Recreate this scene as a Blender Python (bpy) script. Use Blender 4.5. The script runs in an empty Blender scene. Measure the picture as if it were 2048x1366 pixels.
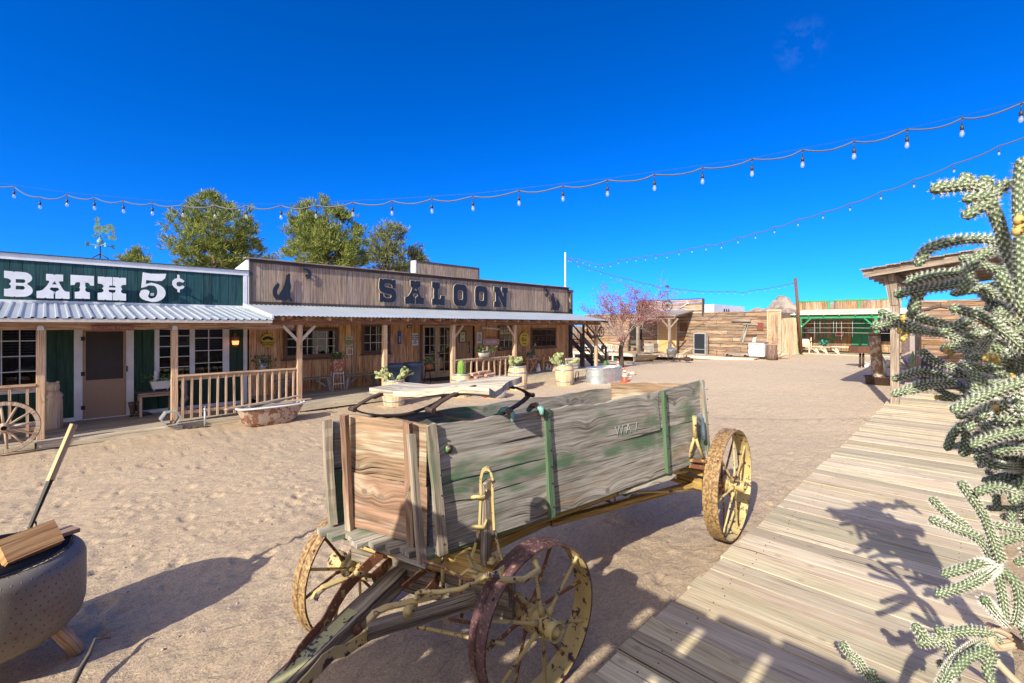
import bpy, math, random
import numpy as np
from mathutils import Vector, Matrix, noise as mnoise
random.seed(7)
R = math.radians
scene = bpy.context.scene
# ---------------------------------------------------------------- camera
EYE = 2.35
cam_data = bpy.data.cameras.new("camera")
cam = bpy.data.objects.new("camera", cam_data)
scene.collection.objects.link(cam)
cam.location = (0, 0, EYE)
cam.rotation_euler = (R(90), 0, R(-45))
cam_data.sensor_width = 36.0
cam_data.lens = 932.0 / 2048.0 * 36.0
cam_data.shift_y = -31.0 / 2048.0
cam_data.clip_start = 0.02
cam_data.clip_end = 8000
scene.camera = cam
# ---------------------------------------------------------------- sun and sky
LD = Vector((1.0, 0.25, -0.60)).normalized()          # the way sunlight travels
SUN_EL = math.asin(-LD.z)
sun_data = bpy.data.lights.new("sun", 'SUN')
sun_data.energy = 3.9
sun_data.angle = R(0.55)
sun_data.color = (1.0, 0.925, 0.76)
sun = bpy.data.objects.new("sun", sun_data)
scene.collection.objects.link(sun)
sun.rotation_euler = LD.to_track_quat('-Z', 'Y').to_euler()
world = bpy.data.worlds.new("World")
scene.world = world
world.use_nodes = True
wt = world.node_tree
wt.nodes.clear()
sky = wt.nodes.new('ShaderNodeTexSky')
sky.sky_type = 'NISHITA'
sky.sun_disc = False
sky.sun_elevation = SUN_EL
sky.sun_rotation = math.atan2(-LD.x, -LD.y)
sky.altitude = 2500
sky.air_density = 1.0
sky.dust_density = 0.15
sky.ozone_density = 4.0
hs = wt.nodes.new('ShaderNodeHueSaturation')
hs.inputs['Saturation'].default_value = 1.32
hs.inputs['Hue'].default_value = 0.502
bg = wt.nodes.new('ShaderNodeBackground')
bg.inputs['Strength'].default_value = 0.135
wo = wt.nodes.new('ShaderNodeOutputWorld')
tcw = wt.nodes.new('ShaderNodeTexCoord'); mpw = wt.nodes.new('ShaderNodeMapping')
mpw.inputs['Location'].default_value = (0, 0, .16)      # keeps the pale band of the horizon below the skyline
wt.links.new(tcw.outputs['Generated'], mpw.inputs['Vector']); wt.links.new(mpw.outputs[0], sky.inputs[0])
# added warm-white fill glow in the sky behind the camera, lifting the shade
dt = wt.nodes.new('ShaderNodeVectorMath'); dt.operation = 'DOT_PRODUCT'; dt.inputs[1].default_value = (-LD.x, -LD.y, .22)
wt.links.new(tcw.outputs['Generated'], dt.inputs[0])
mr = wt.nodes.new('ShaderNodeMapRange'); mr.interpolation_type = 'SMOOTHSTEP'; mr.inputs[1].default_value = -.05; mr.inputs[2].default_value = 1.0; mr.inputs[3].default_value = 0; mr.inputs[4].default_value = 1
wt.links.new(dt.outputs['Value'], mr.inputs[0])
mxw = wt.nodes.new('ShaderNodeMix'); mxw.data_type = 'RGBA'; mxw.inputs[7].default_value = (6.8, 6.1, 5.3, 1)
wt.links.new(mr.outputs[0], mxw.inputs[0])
wt.links.new(sky.outputs[0], hs.inputs['Color'])
gm = wt.nodes.new('ShaderNodeGamma'); gm.inputs[1].default_value = 1.3
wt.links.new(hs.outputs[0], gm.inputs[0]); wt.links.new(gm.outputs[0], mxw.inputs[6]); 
# a faint wisp of cloud high on the right
cd_ = wt.nodes.new('ShaderNodeVectorMath'); cd_.operation = 'DOT_PRODUCT'; v_ = Vector((1 + .62, 1 - .62, .605 * 1.4142)).normalized(); cd_.inputs[1].default_value = v_
nm_ = wt.nodes.new('ShaderNodeVectorMath'); nm_.operation = 'NORMALIZE'; wt.links.new(tcw.outputs['Generated'], nm_.inputs[0]); wt.links.new(nm_.outputs[0], cd_.inputs[0])
m1 = wt.nodes.new('ShaderNodeMapRange'); m1.interpolation_type = 'SMOOTHSTEP'
for k, q in enumerate((0, .9989, .99998, 0, 1)):
    if k: m1.inputs[k].default_value = q
wt.links.new(cd_.outputs['Value'], m1.inputs[0])
nz_ = wt.nodes.new('ShaderNodeTexNoise'); nz_.inputs['Scale'].default_value = 34; nz_.inputs['Detail'].default_value = 5; nz_.inputs['Roughness'].default_value = .65
wt.links.new(nm_.outputs[0], nz_.inputs['Vector'])
mq = wt.nodes.new('ShaderNodeMapRange'); mq.inputs[1].default_value = .46; mq.inputs[2].default_value = .72; wt.links.new(nz_.outputs[0], mq.inputs[0])
m2 = wt.nodes.new('ShaderNodeMath'); m2.operation = 'MULTIPLY'; wt.links.new(m1.outputs[0], m2.inputs[0]); wt.links.new(mq.outputs[0], m2.inputs[1])
m3 = wt.nodes.new('ShaderNodeMath'); m3.operation = 'MULTIPLY'; m3.inputs[1].default_value = .03; wt.links.new(m2.outputs[0], m3.inputs[0])
mxc = wt.nodes.new('ShaderNodeMix'); mxc.data_type = 'RGBA'; mxc.inputs[7].default_value = (5.0, 5.6, 6.2, 1); wt.links.new(m3.outputs[0], mxc.inputs[0])
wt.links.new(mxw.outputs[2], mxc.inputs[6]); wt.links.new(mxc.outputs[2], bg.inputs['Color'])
wt.links.new(bg.outputs[0], wo.inputs['Surface'])
scene.view_settings.view_transform = 'Standard'
scene.view_settings.look = 'None'
scene.view_settings.exposure = 0.84
scene.view_settings.gamma = 1.0
scene.cycles.max_bounces = 6
scene.cycles.diffuse_bounces = 4
scene.cycles.transparent_max_bounces = 12
scene.cycles.use_denoising = True

# ---------------------------------------------------------------- measuring helpers
F0 = 932.0
S2 = math.sqrt(2)
def hY(px, py, Y):
    """where the sight line of a photo pixel meets the upright plane at this Y: (X, z)"""
    u = (px - 1024) / F0
    d = Y * S2 / (1 - u)
    return d * (1 + u) / S2, EYE - (py - 652) / F0 * d
def hX(px, py, X):
    u = (px - 1024) / F0
    d = X * S2 / (1 + u)
    return d * (1 - u) / S2, EYE - (py - 652) / F0 * d
def hZ(px, py, z):
    u = (px - 1024) / F0
    d = (EYE - z) / ((py - 652) / F0)
    return d * (1 + u) / S2, d * (1 - u) / S2
def hD(px, py, d):
    u = (px - 1024) / F0
    return Vector((d * (1 + u) / S2, d * (1 - u) / S2, EYE - (py - 652) / F0 * d))

GX = [-1e5, 6, 10, 14, 20, 26, 30, 40, 60, 120, 400]
GZ = [0, 0, .05, .12, .28, .40, .50, .60, .75, 1.0, 1.6]
def gz(x, y=0):
    """height of the yard (it climbs away from the camera, less so on the far left)"""
    return float(np.interp(x, GX, GZ)) * min(1, max(.15, (17 - y) / 8))

# ---------------------------------------------------------------- mesh builder
ORG = {}
def V(*a): return Vector(a)
class MB:
    def __init__(s):
        s.v = []; s.f = []; s.uv = []; s.sm = []; s.mi = []; s.m = 0
    def add(s, vs, fs, uvs=None, smooth=False):
        o = len(s.v)
        s.v.extend([tuple(p) for p in vs])
        for i, f in enumerate(fs):
            s.f.append([o + k for k in f])
            if uvs is None: s.uv.extend([(vs[k][0], vs[k][1]) for k in f])
            else: s.uv.extend(uvs[i])
            s.sm.append(smooth); s.mi.append(s.m)
        return s
    def hexa(s, c, uvl=None):
        """eight corners: bottom 0-3, top 4-7; length runs 0->1"""
        fs = [(0, 3, 2, 1), (4, 5, 6, 7), (0, 1, 5, 4), (1, 2, 6, 5), (2, 3, 7, 6), (3, 0, 4, 7)]
        c = [Vector(p) for p in c]
        L = (c[1] - c[0]).length; W = (c[3] - c[0]).length; T = (c[4] - c[0]).length
        a, b = random.uniform(0, 40), random.uniform(0, 40)
        co = [(0, 0), (L, 0), (L, W), (0, W)]
        uvs = []
        for f in fs:
            u = []
            for k in f:
                q = co[k % 4]
                if f == (0, 1, 5, 4) or f == (2, 3, 7, 6): u.append((a + q[0], b + (T if k > 3 else 0)))
                elif f == (1, 2, 6, 5) or f == (3, 0, 4, 7): u.append((a + (T if k > 3 else 0) * .3, b + q[1]))
                else: u.append((a + q[0], b + q[1]))
            uvs.append(u)
        return s.add(c, fs, uvs)
    def board(s, a, b, w, t, up=(0, 0, 1), j=0.0):
        """a straight board from a to b (centre line), w wide, t thick along up"""
        a, b = Vector(a), Vector(b)
        d = (b - a).normalized(); up = Vector(up)
        sd = up.cross(d)
        if sd.length < 1e-4: sd = Vector((1, 0, 0)).cross(d)
        sd.normalize(); up = d.cross(sd).normalized()
        def J(): return random.uniform(-j, j)
        c = []
        for k in (-t / 2, t / 2):
            c += [a - sd * (w / 2 + J()) + up * (k + J()), b - sd * (w / 2 + J()) + up * (k + J()),
                  b + sd * (w / 2 + J()) + up * (k + J()), a + sd * (w / 2 + J()) + up * (k + J())]
        return s.hexa(c)
    def box(s, x0, x1, y0, y1, z0, z1, long=None):
        d = [x1 - x0, y1 - y0, z1 - z0]
        k = long if long is not None else d.index(max(d))
        m = [(x0 + x1) / 2, (y0 + y1) / 2, (z0 + z1) / 2]
        a = list(m); b = list(m)
        lo = (x0, y0, z0)[k]; hi = (x1, y1, z1)[k]
        a[k] = lo; b[k] = hi
        if k == 2: return s.board(a, b, d[0], d[1], up=(0, 1, 0))
        if k == 0: return s.board(a, b, d[1], d[2])
        return s.board(a, b, d[0], d[2])
    def plank(s, a, b, w, t, up=(0, 0, 1), n=8, warp=.006, edge=.004):
        """a weathered plank: several segments with uneven edges and a little warp"""
        a, b = Vector(a), Vector(b)
        d = (b - a); L = d.length; d.normalize(); up = Vector(up)
        sd = up.cross(d).normalized(); up = d.cross(sd).normalized()
        u0, v0 = random.uniform(0, 40), random.uniform(0, 40)
        vs = []; ph = random.uniform(0, 9)
        for i in range(n + 1):
            f = i / n; c = a + d * (L * f) + up * (warp * math.sin(ph + f * 3.3)) 
            w1 = w / 2 + random.uniform(-edge, edge); w2 = w / 2 + random.uniform(-edge, edge)
            e1 = random.uniform(-edge, edge) * 2 if i in (0, n) else 0
            vs += [c - sd * w1 - up * t / 2 + d * e1, c + sd * w2 - up * t / 2 - d * e1, c + sd * w2 + up * t / 2 - d * e1, c - sd * w1 + up * t / 2 + d * e1]
        fs = []; uvs = []
        vv = [0, w, w + t, 2 * w + t, 2 * w + 2 * t]
        for i in range(n):
            o = i * 4
            for k in range(4):
                k2 = (k + 1) % 4
                fs.append((o + k, o + 4 + k, o + 4 + k2, o + k2) if False else (o + k, o + k2, o + 4 + k2, o + 4 + k))
                ua, ub = u0 + L * i / n, u0 + L * (i + 1) / n
                uvs.append([(ua, v0 + vv[k]), (ua, v0 + vv[k + 1]), (ub, v0 + vv[k + 1]), (ub, v0 + vv[k])])
        o = n * 4
        fs += [(3, 2, 1, 0), (o, o + 1, o + 2, o + 3)]
        uvs += [[(u0, v0), (u0, v0 + w), (u0 + t, v0 + w), (u0 + t, v0)]] * 2
        # orientation: flip so that normals face out
        fs = [tuple(reversed(f)) for f in fs]; uvs = [list(reversed(u)) for u in uvs]
        return s.add(vs, fs, uvs)
    def tube(s, pts, rs, n=8, cap=True, smooth=True, flat=1.0, upv=(0, 0, 1)):
        pts = [Vector(p) for p in pts]
        if not isinstance(rs, (list, tuple)): rs = [rs] * len(pts)
        u0, v0 = random.uniform(0, 40), random.uniform(0, 40)
        vs = []; L = [0]
        for i in range(1, len(pts)): L.append(L[-1] + (pts[i] - pts[i - 1]).length)
        ref = Vector(upv)
        for i, p in enumerate(pts):
            d = (pts[min(i + 1, len(pts) - 1)] - pts[max(i - 1, 0)])
            if d.length < 1e-9: d = Vector((0, 0, 1))
            d.normalize()
            if abs(d.dot(ref)) > .97: ref = Vector((1, 0, 0)) if abs(d.x) < .9 else Vector((0, 1, 0))
            a = (ref - d * ref.dot(d)).normalized(); b = d.cross(a)
            ref = a
            for k in range(n):
                t = 2 * math.pi * k / n
                vs.append(p + (a * math.cos(t) * flat + b * math.sin(t)) * rs[i])
        fs = []; uvs = []
        for i in range(len(pts) - 1):
            ci = 2 * math.pi * max(rs[i], 1e-4)
            for k in range(n):
                k2 = (k + 1) % n
                fs.append((i * n + k, i * n + k2, (i + 1) * n + k2, (i + 1) * n + k))
                uvs.append([(u0 + L[i], v0 + ci * k / n), (u0 + L[i], v0 + ci * (k + 1) / n), (u0 + L[i + 1], v0 + ci * (k + 1) / n), (u0 + L[i + 1], v0 + ci * k / n)])
        s.add(vs, fs, uvs, smooth)
        if cap:
            o = len(s.v) - len(vs)
            for base, rev in ((0, True), ((len(pts) - 1) * n, False)):
                f = [o + base + k for k in range(n)]
                if rev: f.reverse()
                s.f.append(f); s.sm.append(False); s.mi.append(s.m)
                s.uv.extend([(u0 + .3 * math.cos(k), v0 + .3 * math.sin(k)) for k in range(n)])
        return s
    def bar(s, pts, w, t, up=(0, 0, 1), side=None):
        """flat strap following points; w along side, t along up"""
        pts = [Vector(p) for p in pts]; up0 = Vector(up)
        vs = []; L = 0; u0 = random.uniform(0, 9); fs = []; uvs = []; Ls = []
        for i, p in enumerate(pts):
            d = (pts[min(i + 1, len(pts) - 1)] - pts[max(i - 1, 0)]).normalized()
            sd = up0.cross(d).normalized() if side is None else Vector(side)
            u = d.cross(sd).normalized()
            if i: L += (p - pts[i - 1]).length
            Ls.append(L)
            vs += [p - sd * w / 2 - u * t / 2, p + sd * w / 2 - u * t / 2, p + sd * w / 2 + u * t / 2, p - sd * w / 2 + u * t / 2]
        vv = [0, w, w + t, 2 * w + t, 2 * w + 2 * t]
        for i in range(len(pts) - 1):
            o = i * 4
            for k in range(4):
                k2 = (k + 1) % 4
                fs.append((o + k2, o + k, o + 4 + k, o + 4 + k2)[::-1])
                uvs.append([(u0 + Ls[i + 1], vv[k + 1]), (u0 + Ls[i + 1], vv[k]), (u0 + Ls[i], vv[k]), (u0 + Ls[i], vv[k + 1])])
        o = (len(pts) - 1) * 4
        fs += [(0, 1, 2, 3), (o + 3, o + 2, o + 1, o)]
        uvs += [[(0, 0), (w, 0), (w, t), (0, t)]] * 2
        return s.add(vs, fs, uvs)
    def lathe(s, prof, c=(0, 0, 0), n=24, M=None, sx=1, sy=1, smooth=True, a0=0):
        c = Vector(c); vs = []; u0 = random.uniform(0, 30)
        for r, z in prof:
            for k in range(n):
                t = 2 * math.pi * k / n + a0
                p = Vector((r * math.cos(t) * sx, r * math.sin(t) * sy, z))
                vs.append((M @ p if M else p) + c)
        fs = []; uvs = []
        for i in range(len(prof) - 1):
            rr = max(prof[i][0], prof[i + 1][0])
            for k in range(n):
                k2 = (k + 1) % n
                fs.append((i * n + k, i * n + k2, (i + 1) * n + k2, (i + 1) * n + k))
                w = 2 * math.pi * rr / n
                uvs.append([(u0 + prof[i][1], w * k), (u0 + prof[i][1], w * (k + 1)), (u0 + prof[i + 1][1], w * (k + 1)), (u0 + prof[i + 1][1], w * k)])
        s.add(vs, fs, uvs, smooth)
        return s
    def prism(s, poly, o, ex, ey, t, smooth=False):
        """outline (2-D) laid in the plane o+ex*x+ey*y, thickness t along ex x ey"""
        o, ex, ey = Vector(o), Vector(ex), Vector(ey)
        nz = ex.cross(ey).normalized(); n = len(poly)
        ar = sum(poly[i][0] * poly[(i + 1) % n][1] - poly[(i + 1) % n][0] * poly[i][1] for i in range(n))
        if ar < 0: poly = poly[::-1]
        u0 = random.uniform(0, 30)
        vs = [o + ex * p[0] + ey * p[1] for p in poly] + [o + ex * p[0] + ey * p[1] + nz * t for p in poly]
        fs = [tuple(range(n - 1, -1, -1)), tuple(range(n, 2 * n))]
        uvs = [[(u0 + poly[k][0], poly[k][1]) for k in range(n - 1, -1, -1)], [(u0 + poly[k][0], poly[k][1]) for k in range(n)]]
        for k in range(n):
            k2 = (k + 1) % n
            fs.append((k, k2, n + k2, n + k))
            uvs.append([(u0 + poly[k][0], poly[k][1]), (u0 + poly[k2][0], poly[k2][1]), (u0 + poly[k2][0], poly[k2][1] + t), (u0 + poly[k][0], poly[k][1] + t)])
        return s.add(vs, fs, uvs, smooth)
    def ell(s, c, r, M=None, n=12, m=8):
        c = Vector(c)
        if not isinstance(r, (tuple, list)): r = (r, r, r)
        vs = []
        for i in range(m + 1):
            a = math.pi * i / m - math.pi / 2
            for k in range(n):
                t = 2 * math.pi * k / n
                p = Vector((r[0] * math.cos(a) * math.cos(t), r[1] * math.cos(a) * math.sin(t), r[2] * math.sin(a)))
                vs.append((M @ p if M else p) + c)
        fs = [(i * n + k, i * n + (k + 1) % n, (i + 1) * n + (k + 1) % n, (i + 1) * n + k) for i in range(m) for k in range(n)]
        return s.add(vs, fs, [[(vs[j][0], vs[j][1]) for j in f] for f in fs], True)
    def quad(s, a, b, c, d, smooth=False):
        return s.add([Vector(a), Vector(b), Vector(c), Vector(d)], [(0, 1, 2, 3)], [[(0, 0), (1, 0), (1, 1), (0, 1)]], smooth)
    def build(s, name, mat, parent=None, bevel=0, local=False):
        me = bpy.data.meshes.new(name)
        o = ORG.get(parent.name, Vector((0, 0, 0))) if (parent is not None and not local) else Vector((0, 0, 0))
        vs = s.v if o.length == 0 else [(p[0] - o.x, p[1] - o.y, p[2] - o.z) for p in s.v]
        me.from_pydata(vs, [], s.f)
        uvl = me.uv_layers.new(name="UVMap")
        uvl.data.foreach_set('uv', np.array(s.uv, dtype=np.float32).ravel())
        me.polygons.foreach_set('use_smooth', s.sm)
        mats = mat if isinstance(mat, (list, tuple)) else [mat]
        for m in mats: me.materials.append(m)
        if len(mats) > 1: me.polygons.foreach_set('material_index', s.mi)
        me.update()
        ob = bpy.data.objects.new(name, me)
        scene.collection.objects.link(ob)
        if parent is not None:
            ob.parent = parent
            ORG[ob.name] = o
        if bevel:
            md = ob.modifiers.new('bevel', 'BEVEL'); md.width = bevel; md.segments = 1; md.limit_method = 'ANGLE'
        return ob
def join_mesh(ob, name, mat, parent):
    pass
def tag(o, label=None, cat=None, group=None, kind=None):
    if label: o['label'] = label
    if cat: o['category'] = cat
    if group: o['group'] = group
    if kind: o['kind'] = kind
    return o
def root(name, label, cat, base=(0, 0, 0), group=None, rz=0):
    o = bpy.data.objects.new(name, None)
    o.empty_display_size = .1
    scene.collection.objects.link(o)
    o.location = base
    o.rotation_euler = (0, 0, rz)
    ORG[o.name] = Vector(base)
    return tag(o, label, cat, group)
def dup(r, loc, rz, label, group=None, sc=None):
    c = r.copy(); scene.collection.objects.link(c)
    c.location = loc; c.rotation_euler = (0, 0, rz)
    if sc: c.scale = (sc, sc, sc) if not isinstance(sc, tuple) else sc
    c['label'] = label
    if group: c['group'] = group
    def kids(a, b):
        for ch in list(a.children):
            if ch.name in skip: continue
            k = ch.copy(); scene.collection.objects.link(k); k.parent = b
            kids(ch, k)
    skip = set()
    kids(r, c)
    return c

def curve_shape(name, loops, depth, mat, parent, o, ex, ey, offset=0, text=None, size=1, align='CENTER', bold=0, spacing=1):
    """filled outline with holes (or lettering) as a mesh laid in a plane, depth along ex x ey"""
    if text is None:
        cu = bpy.data.curves.new('tmp', 'CURVE'); cu.dimensions = '2D'; cu.fill_mode = 'BOTH'
        for lp in loops:
            sp = cu.splines.new('POLY'); sp.points.add(len(lp) - 1)
            for p, q in zip(sp.points, lp): p.co = (q[0], q[1], 0, 1)
            sp.use_cyclic_u = True
    else:
        cu = bpy.data.curves.new('tmp', 'FONT'); cu.body = text; cu.size = size; cu.align_x = align; cu.align_y = 'CENTER'
        cu.space_line = spacing; cu.resolution_u = 3
    cu.extrude = depth / 2
    cu.offset = offset + bold
    ob = bpy.data.objects.new('tmp', cu); scene.collection.objects.link(ob)
    dg = bpy.context.evaluated_depsgraph_get()
    me = bpy.data.meshes.new_from_object(ob.evaluated_get(dg))
    bpy.data.objects.remove(ob); bpy.data.curves.remove(cu)
    o, ex, ey = Vector(o), Vector(ex), Vector(ey)
    nz = ex.cross(ey).normalized(); exl = ex.length
    org = ORG.get(parent.name, Vector((0, 0, 0))) if parent is not None else Vector((0, 0, 0))
    M = Matrix(((ex.x, ey.x, nz.x, o.x - org.x + nz.x * depth / 2), (ex.y, ey.y, nz.y, o.y - org.y + nz.y * depth / 2), (ex.z, ey.z, nz.z, o.z - org.z + nz.z * depth / 2), (0, 0, 0, 1)))
    me.transform(M)
    me.name = name
    me.materials.clear(); me.materials.append(mat)
    ob = bpy.data.objects.new(name, me); scene.collection.objects.link(ob)
    if parent is not None:
        ob.parent = parent; ORG[ob.name] = org
    return ob
def lettering(text, size, mat, parent, o, ex=(1, 0, 0), ey=(0, 0, 1), depth=.004, bold=0, spacing=1, name='lettering', align='CENTER'):
    return curve_shape(name, None, depth, mat, parent, o, ex, ey, text=text, size=size, bold=bold, spacing=spacing, align=align)
# ---------------------------------------------------------------- materials
class NT:
    def __init__(s, name):
        s.mat = bpy.data.materials.new(name); s.mat.use_nodes = True
        s.t = s.mat.node_tree; s.t.nodes.clear()
    def n(s, typ, ins=None, **pr):
        nd = s.t.nodes.new('ShaderNode' + typ)
        for k, v in pr.items(): setattr(nd, k, v)
        for k, v in (ins or {}).items():
            sk = nd.inputs[k]
            if isinstance(v, bpy.types.NodeSocket): s.t.links.new(v, sk)
            else: sk.default_value = v
        return nd
    def mix(s, fac, a, b, mode='MIX'):
        nd = s.t.nodes.new('ShaderNodeMix'); nd.data_type = 'RGBA'; nd.blend_type = mode
        for i, v in ((0, fac), (6, a), (7, b)):
            if isinstance(v, bpy.types.NodeSocket): s.t.links.new(v, nd.inputs[i])
            else: nd.inputs[i].default_value = v if i == 0 or len(v) == 4 else (*v, 1)
        return nd.outputs[2]
    def math(s, op, a, b=0.0, c=None):
        nd = s.t.nodes.new('ShaderNodeMath'); nd.operation = op
        for i, v in enumerate((a, b) if c is None else (a, b, c)):
            if isinstance(v, bpy.types.NodeSocket): s.t.links.new(v, nd.inputs[i])
            else: nd.inputs[i].default_value = v
        return nd.outputs[0]
    def ramp(s, fac, stops):
        nd = s.t.nodes.new('ShaderNodeValToRGB'); s.t.links.new(fac, nd.inputs[0])
        el = nd.color_ramp.elements
        while len(el) < len(stops): el.new(.5)
        for e, (p, c) in zip(el, stops):
            e.position = p; e.color = (c, c, c, 1) if isinstance(c, (int, float)) else (*c, 1)
        return nd.outputs[0]
    def rng(s, v, a, b, c, d):
        nd = s.n('MapRange', {0: v, 1: a, 2: b, 3: c, 4: d}); return nd.outputs[0]
    def noise(s, vec, sc, det=4, rough=.55, dist=0.0):
        return s.n('TexNoise', {'Vector': vec, 'Scale': sc, 'Detail': det, 'Roughness': rough, 'Distortion': dist}).outputs[0]
    def mapv(s, vec, scale=(1, 1, 1), loc=(0, 0, 0)):
        return s.n('Mapping', {'Vector': vec, 'Scale': scale, 'Location': loc}).outputs[0]
    def out(s, col, rough=.8, bump=None, bs=.5, bd=.01, metal=0.0, **kw):
        b = s.n('BsdfPrincipled', {'Base Color': col if isinstance(col, bpy.types.NodeSocket) or len(col) == 4 else (*col, 1), 'Roughness': rough, 'Metallic': metal})
        for k, v in kw.items():
            k = k.replace('_', ' ')
            if isinstance(v, bpy.types.NodeSocket): s.t.links.new(v, b.inputs[k])
            else: b.inputs[k].default_value = v
        if bump is not None:
            bn = s.n('Bump', {'Height': bump, 'Strength': bs, 'Distance': bd})
            s.t.links.new(bn.outputs[0], b.inputs['Normal'])
        o = s.n('OutputMaterial'); s.t.links.new(b.outputs[0], o.inputs[0])
        return s.mat

def wood(name, c1, c2, c3, gs=1.0, vary=.35, knots=.0, rough=.85, bump=.6, paint=None, pamt=.5, cracks=.6, stain=None, samt=.5, sscale=1.6, huev=.008, bd=.004, con=1.0):
    """weathered board wood; grain runs along U of the board and flows round the knots"""
    t = NT(name)
    uv = t.n('UVMap', uv_map='UVMap').outputs[0]
    isl = t.n('NewGeometry').outputs['Random Per Island']
    off = t.n('CombineXYZ', {0: t.math('MULTIPLY', isl, 37.0), 1: t.math('MULTIPLY', isl, 91.0), 2: isl}).outputs[0]
    p = t.n('VectorMath', {0: uv, 1: off}, operation='ADD').outputs[0]
    sx = t.n('SeparateXYZ', {0: p})
    U, Vv = sx.outputs[0], sx.outputs[1]
    wob = t.math('MULTIPLY', t.math('SUBTRACT', t.noise(t.mapv(p, (.5, 1.3, 1)), 1.0, 2), .5), .03)
    v2 = t.math('ADD', Vv, wob)
    if knots:
        vo = t.n('TexVoronoi', {'Vector': t.mapv(p, (1.9, 2.5, 1)), 'Scale': 1.0, 'Randomness': 1.0}, voronoi_dimensions='2D')
        dk = vo.outputs['Distance']
        kf = t.math('POWER', 2.718, t.math('MULTIPLY', t.math('MULTIPLY', dk, dk), -30.0))
        v2 = t.math('ADD', v2, t.math('MULTIPLY', kf, .05 * knots))
    vec = t.n('CombineXYZ', {0: U, 1: v2}).outputs[0]
    fine = t.noise(t.mapv(vec, (3.0, 95 * gs, 1)), 1.0, 4, .6)
    med = t.noise(t.mapv(vec, (1.1, 36 * gs, 1)), 1.0, 4, .6)
    broad = t.noise(t.mapv(vec, (.7, 9 * gs, 1), (4, 1, 0)), 1.0, 3, .55)
    g = t.math('ADD', t.math('MULTIPLY', fine, .42), t.math('ADD', t.math('MULTIPLY', med, .40), t.math('MULTIPLY', broad, .22)))
    col = t.ramp(g, [(.51 - .085 / con, c1), (.51, c2), (.51 + .09 / con, c3)])
    if stain is not None:
        sm = t.ramp(t.math('ADD', t.math('MULTIPLY', t.noise(t.mapv(vec, (.7, 4.0, 1)), sscale, 3, .6), .8), t.math('MULTIPLY', med, .22)), [(.62 - samt * .3, 0), (.70 - samt * .25, 1)])
        col = t.mix(t.math('MULTIPLY', sm, .8), col, t.mix(t.ramp(g, [(.40, 0), (.62, 1)]), [x * .3 for x in stain], [min(1, x * 1.35) for x in stain]))
    h = t.math('ADD', t.math('MULTIPLY', fine, .5), t.math('MULTIPLY', med, .5))
    if knots:
        kk = t.ramp(dk, [(.035, 1), (.075, 0)])
        ringk = t.n('TexWave', {'Vector': t.n('CombineXYZ', {0: dk}).outputs[0], 'Scale': 14.0}, bands_direction='X').outputs[1]
        col = t.mix(t.math('MULTIPLY', kk, min(1, knots)), col, t.mix(ringk, [x * .4 for x in c1], [x * .85 for x in c2]))
    ck = t.noise(t.mapv(vec, (.55, 34 * gs, 1), (3, 7, 0)), 1.0, 3, .55)
    ckm = t.ramp(ck, [(.315, 1), (.345, 0)])
    col = t.mix(t.math('MULTIPLY', ckm, cracks), col, [x * .15 for x in c1])
    h = t.math('SUBTRACT', h, t.math('MULTIPLY', ckm, .8))
    if paint is not None:
        pm = t.noise(t.mapv(p, (.9, 1.7, 1), (5, 2, 0)), 1.3, 3, .6, .3)
        pf = t.math('ADD', pm, t.math('ADD', t.math('MULTIPLY', med, .42), t.math('MULTIPLY', fine, .16)))
        pmk = t.ramp(pf, [(1.0 - pamt * .4, 0), (1.10 - pamt * .4, 1)])
        col = t.mix(t.math('MULTIPLY', pmk, .85), col, t.mix(g, [x * .45 for x in paint], [min(1, x * 1.5) for x in paint]))
    hv = t.n('HueSaturation', {'Hue': t.rng(t.math('FRACT', t.math('MULTIPLY', isl, 7.31)), 0, 1, .5 - huev, .5 + huev), 'Saturation': t.rng(t.math('FRACT', t.math('MULTIPLY', isl, 3.7)), 0, 1, 1 - vary * .6, 1 + vary * .4),
                               'Value': t.rng(isl, 0, 1, 1 - vary, 1 + vary), 'Color': col}).outputs[0]
    return t.out(hv, rough, h, bump, bd)

def painted(name, col, rough=.6, dirt=.15, bump=.15, chips=None, camt=.4, sc=6.0, bd=.003, under=None):
    t = NT(name)
    tc = t.n('TexCoord').outputs['Object']
    n1 = t.noise(tc, sc, 5, .6)
    n2 = t.noise(tc, sc * 5, 4, .6)
    c = t.mix(t.ramp(n1, [(.35, 0), (.7, 1)]), [x * (1 - dirt) for x in col], [min(1, x * (1 + dirt * .6)) for x in col])
    h = n2
    if chips is not None:
        m = t.ramp(t.math('ADD', t.noise(tc, sc * 1.3, 7, .68), t.math('MULTIPLY', n2, .25)), [(.72 - camt * .25, 0), (.745 - camt * .25, 1)])
        ch = t.mix(t.noise(tc, sc * 6, 3), [x * .5 for x in chips], [min(1, x * 1.5) for x in chips])
        c = t.mix(m, c, ch)
        h = t.math('SUBTRACT', n2, t.math('MULTIPLY', m, 1.2))
    return t.out(c, rough, h, bump, bd)

def plain(name, col, rough=.6, metal=0.0, var=.12, sc=9.0, bump=.1, bd=.002):
    t = NT(name)
    tc = t.n('TexCoord').outputs['Object']
    n1 = t.noise(tc, sc, 5, .6)
    c = t.mix(t.ramp(n1, [(.3, 0), (.7, 1)]), [x * (1 - var) for x in col], [min(1, x * (1 + var)) for x in col])
    return t.out(c, rough, t.noise(tc, sc * 6, 3), bump, bd, metal)

def mk_glass(name='window_glass', tint=(.012, .014, .016), rough=.03):
    t = NT(name)
    tc = t.n('TexCoord').outputs['Object']
    n = t.noise(tc, 1.3, 2)
    return t.out(tint, rough, n, .05, .01, Specular_IOR_Level=.8)

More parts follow.
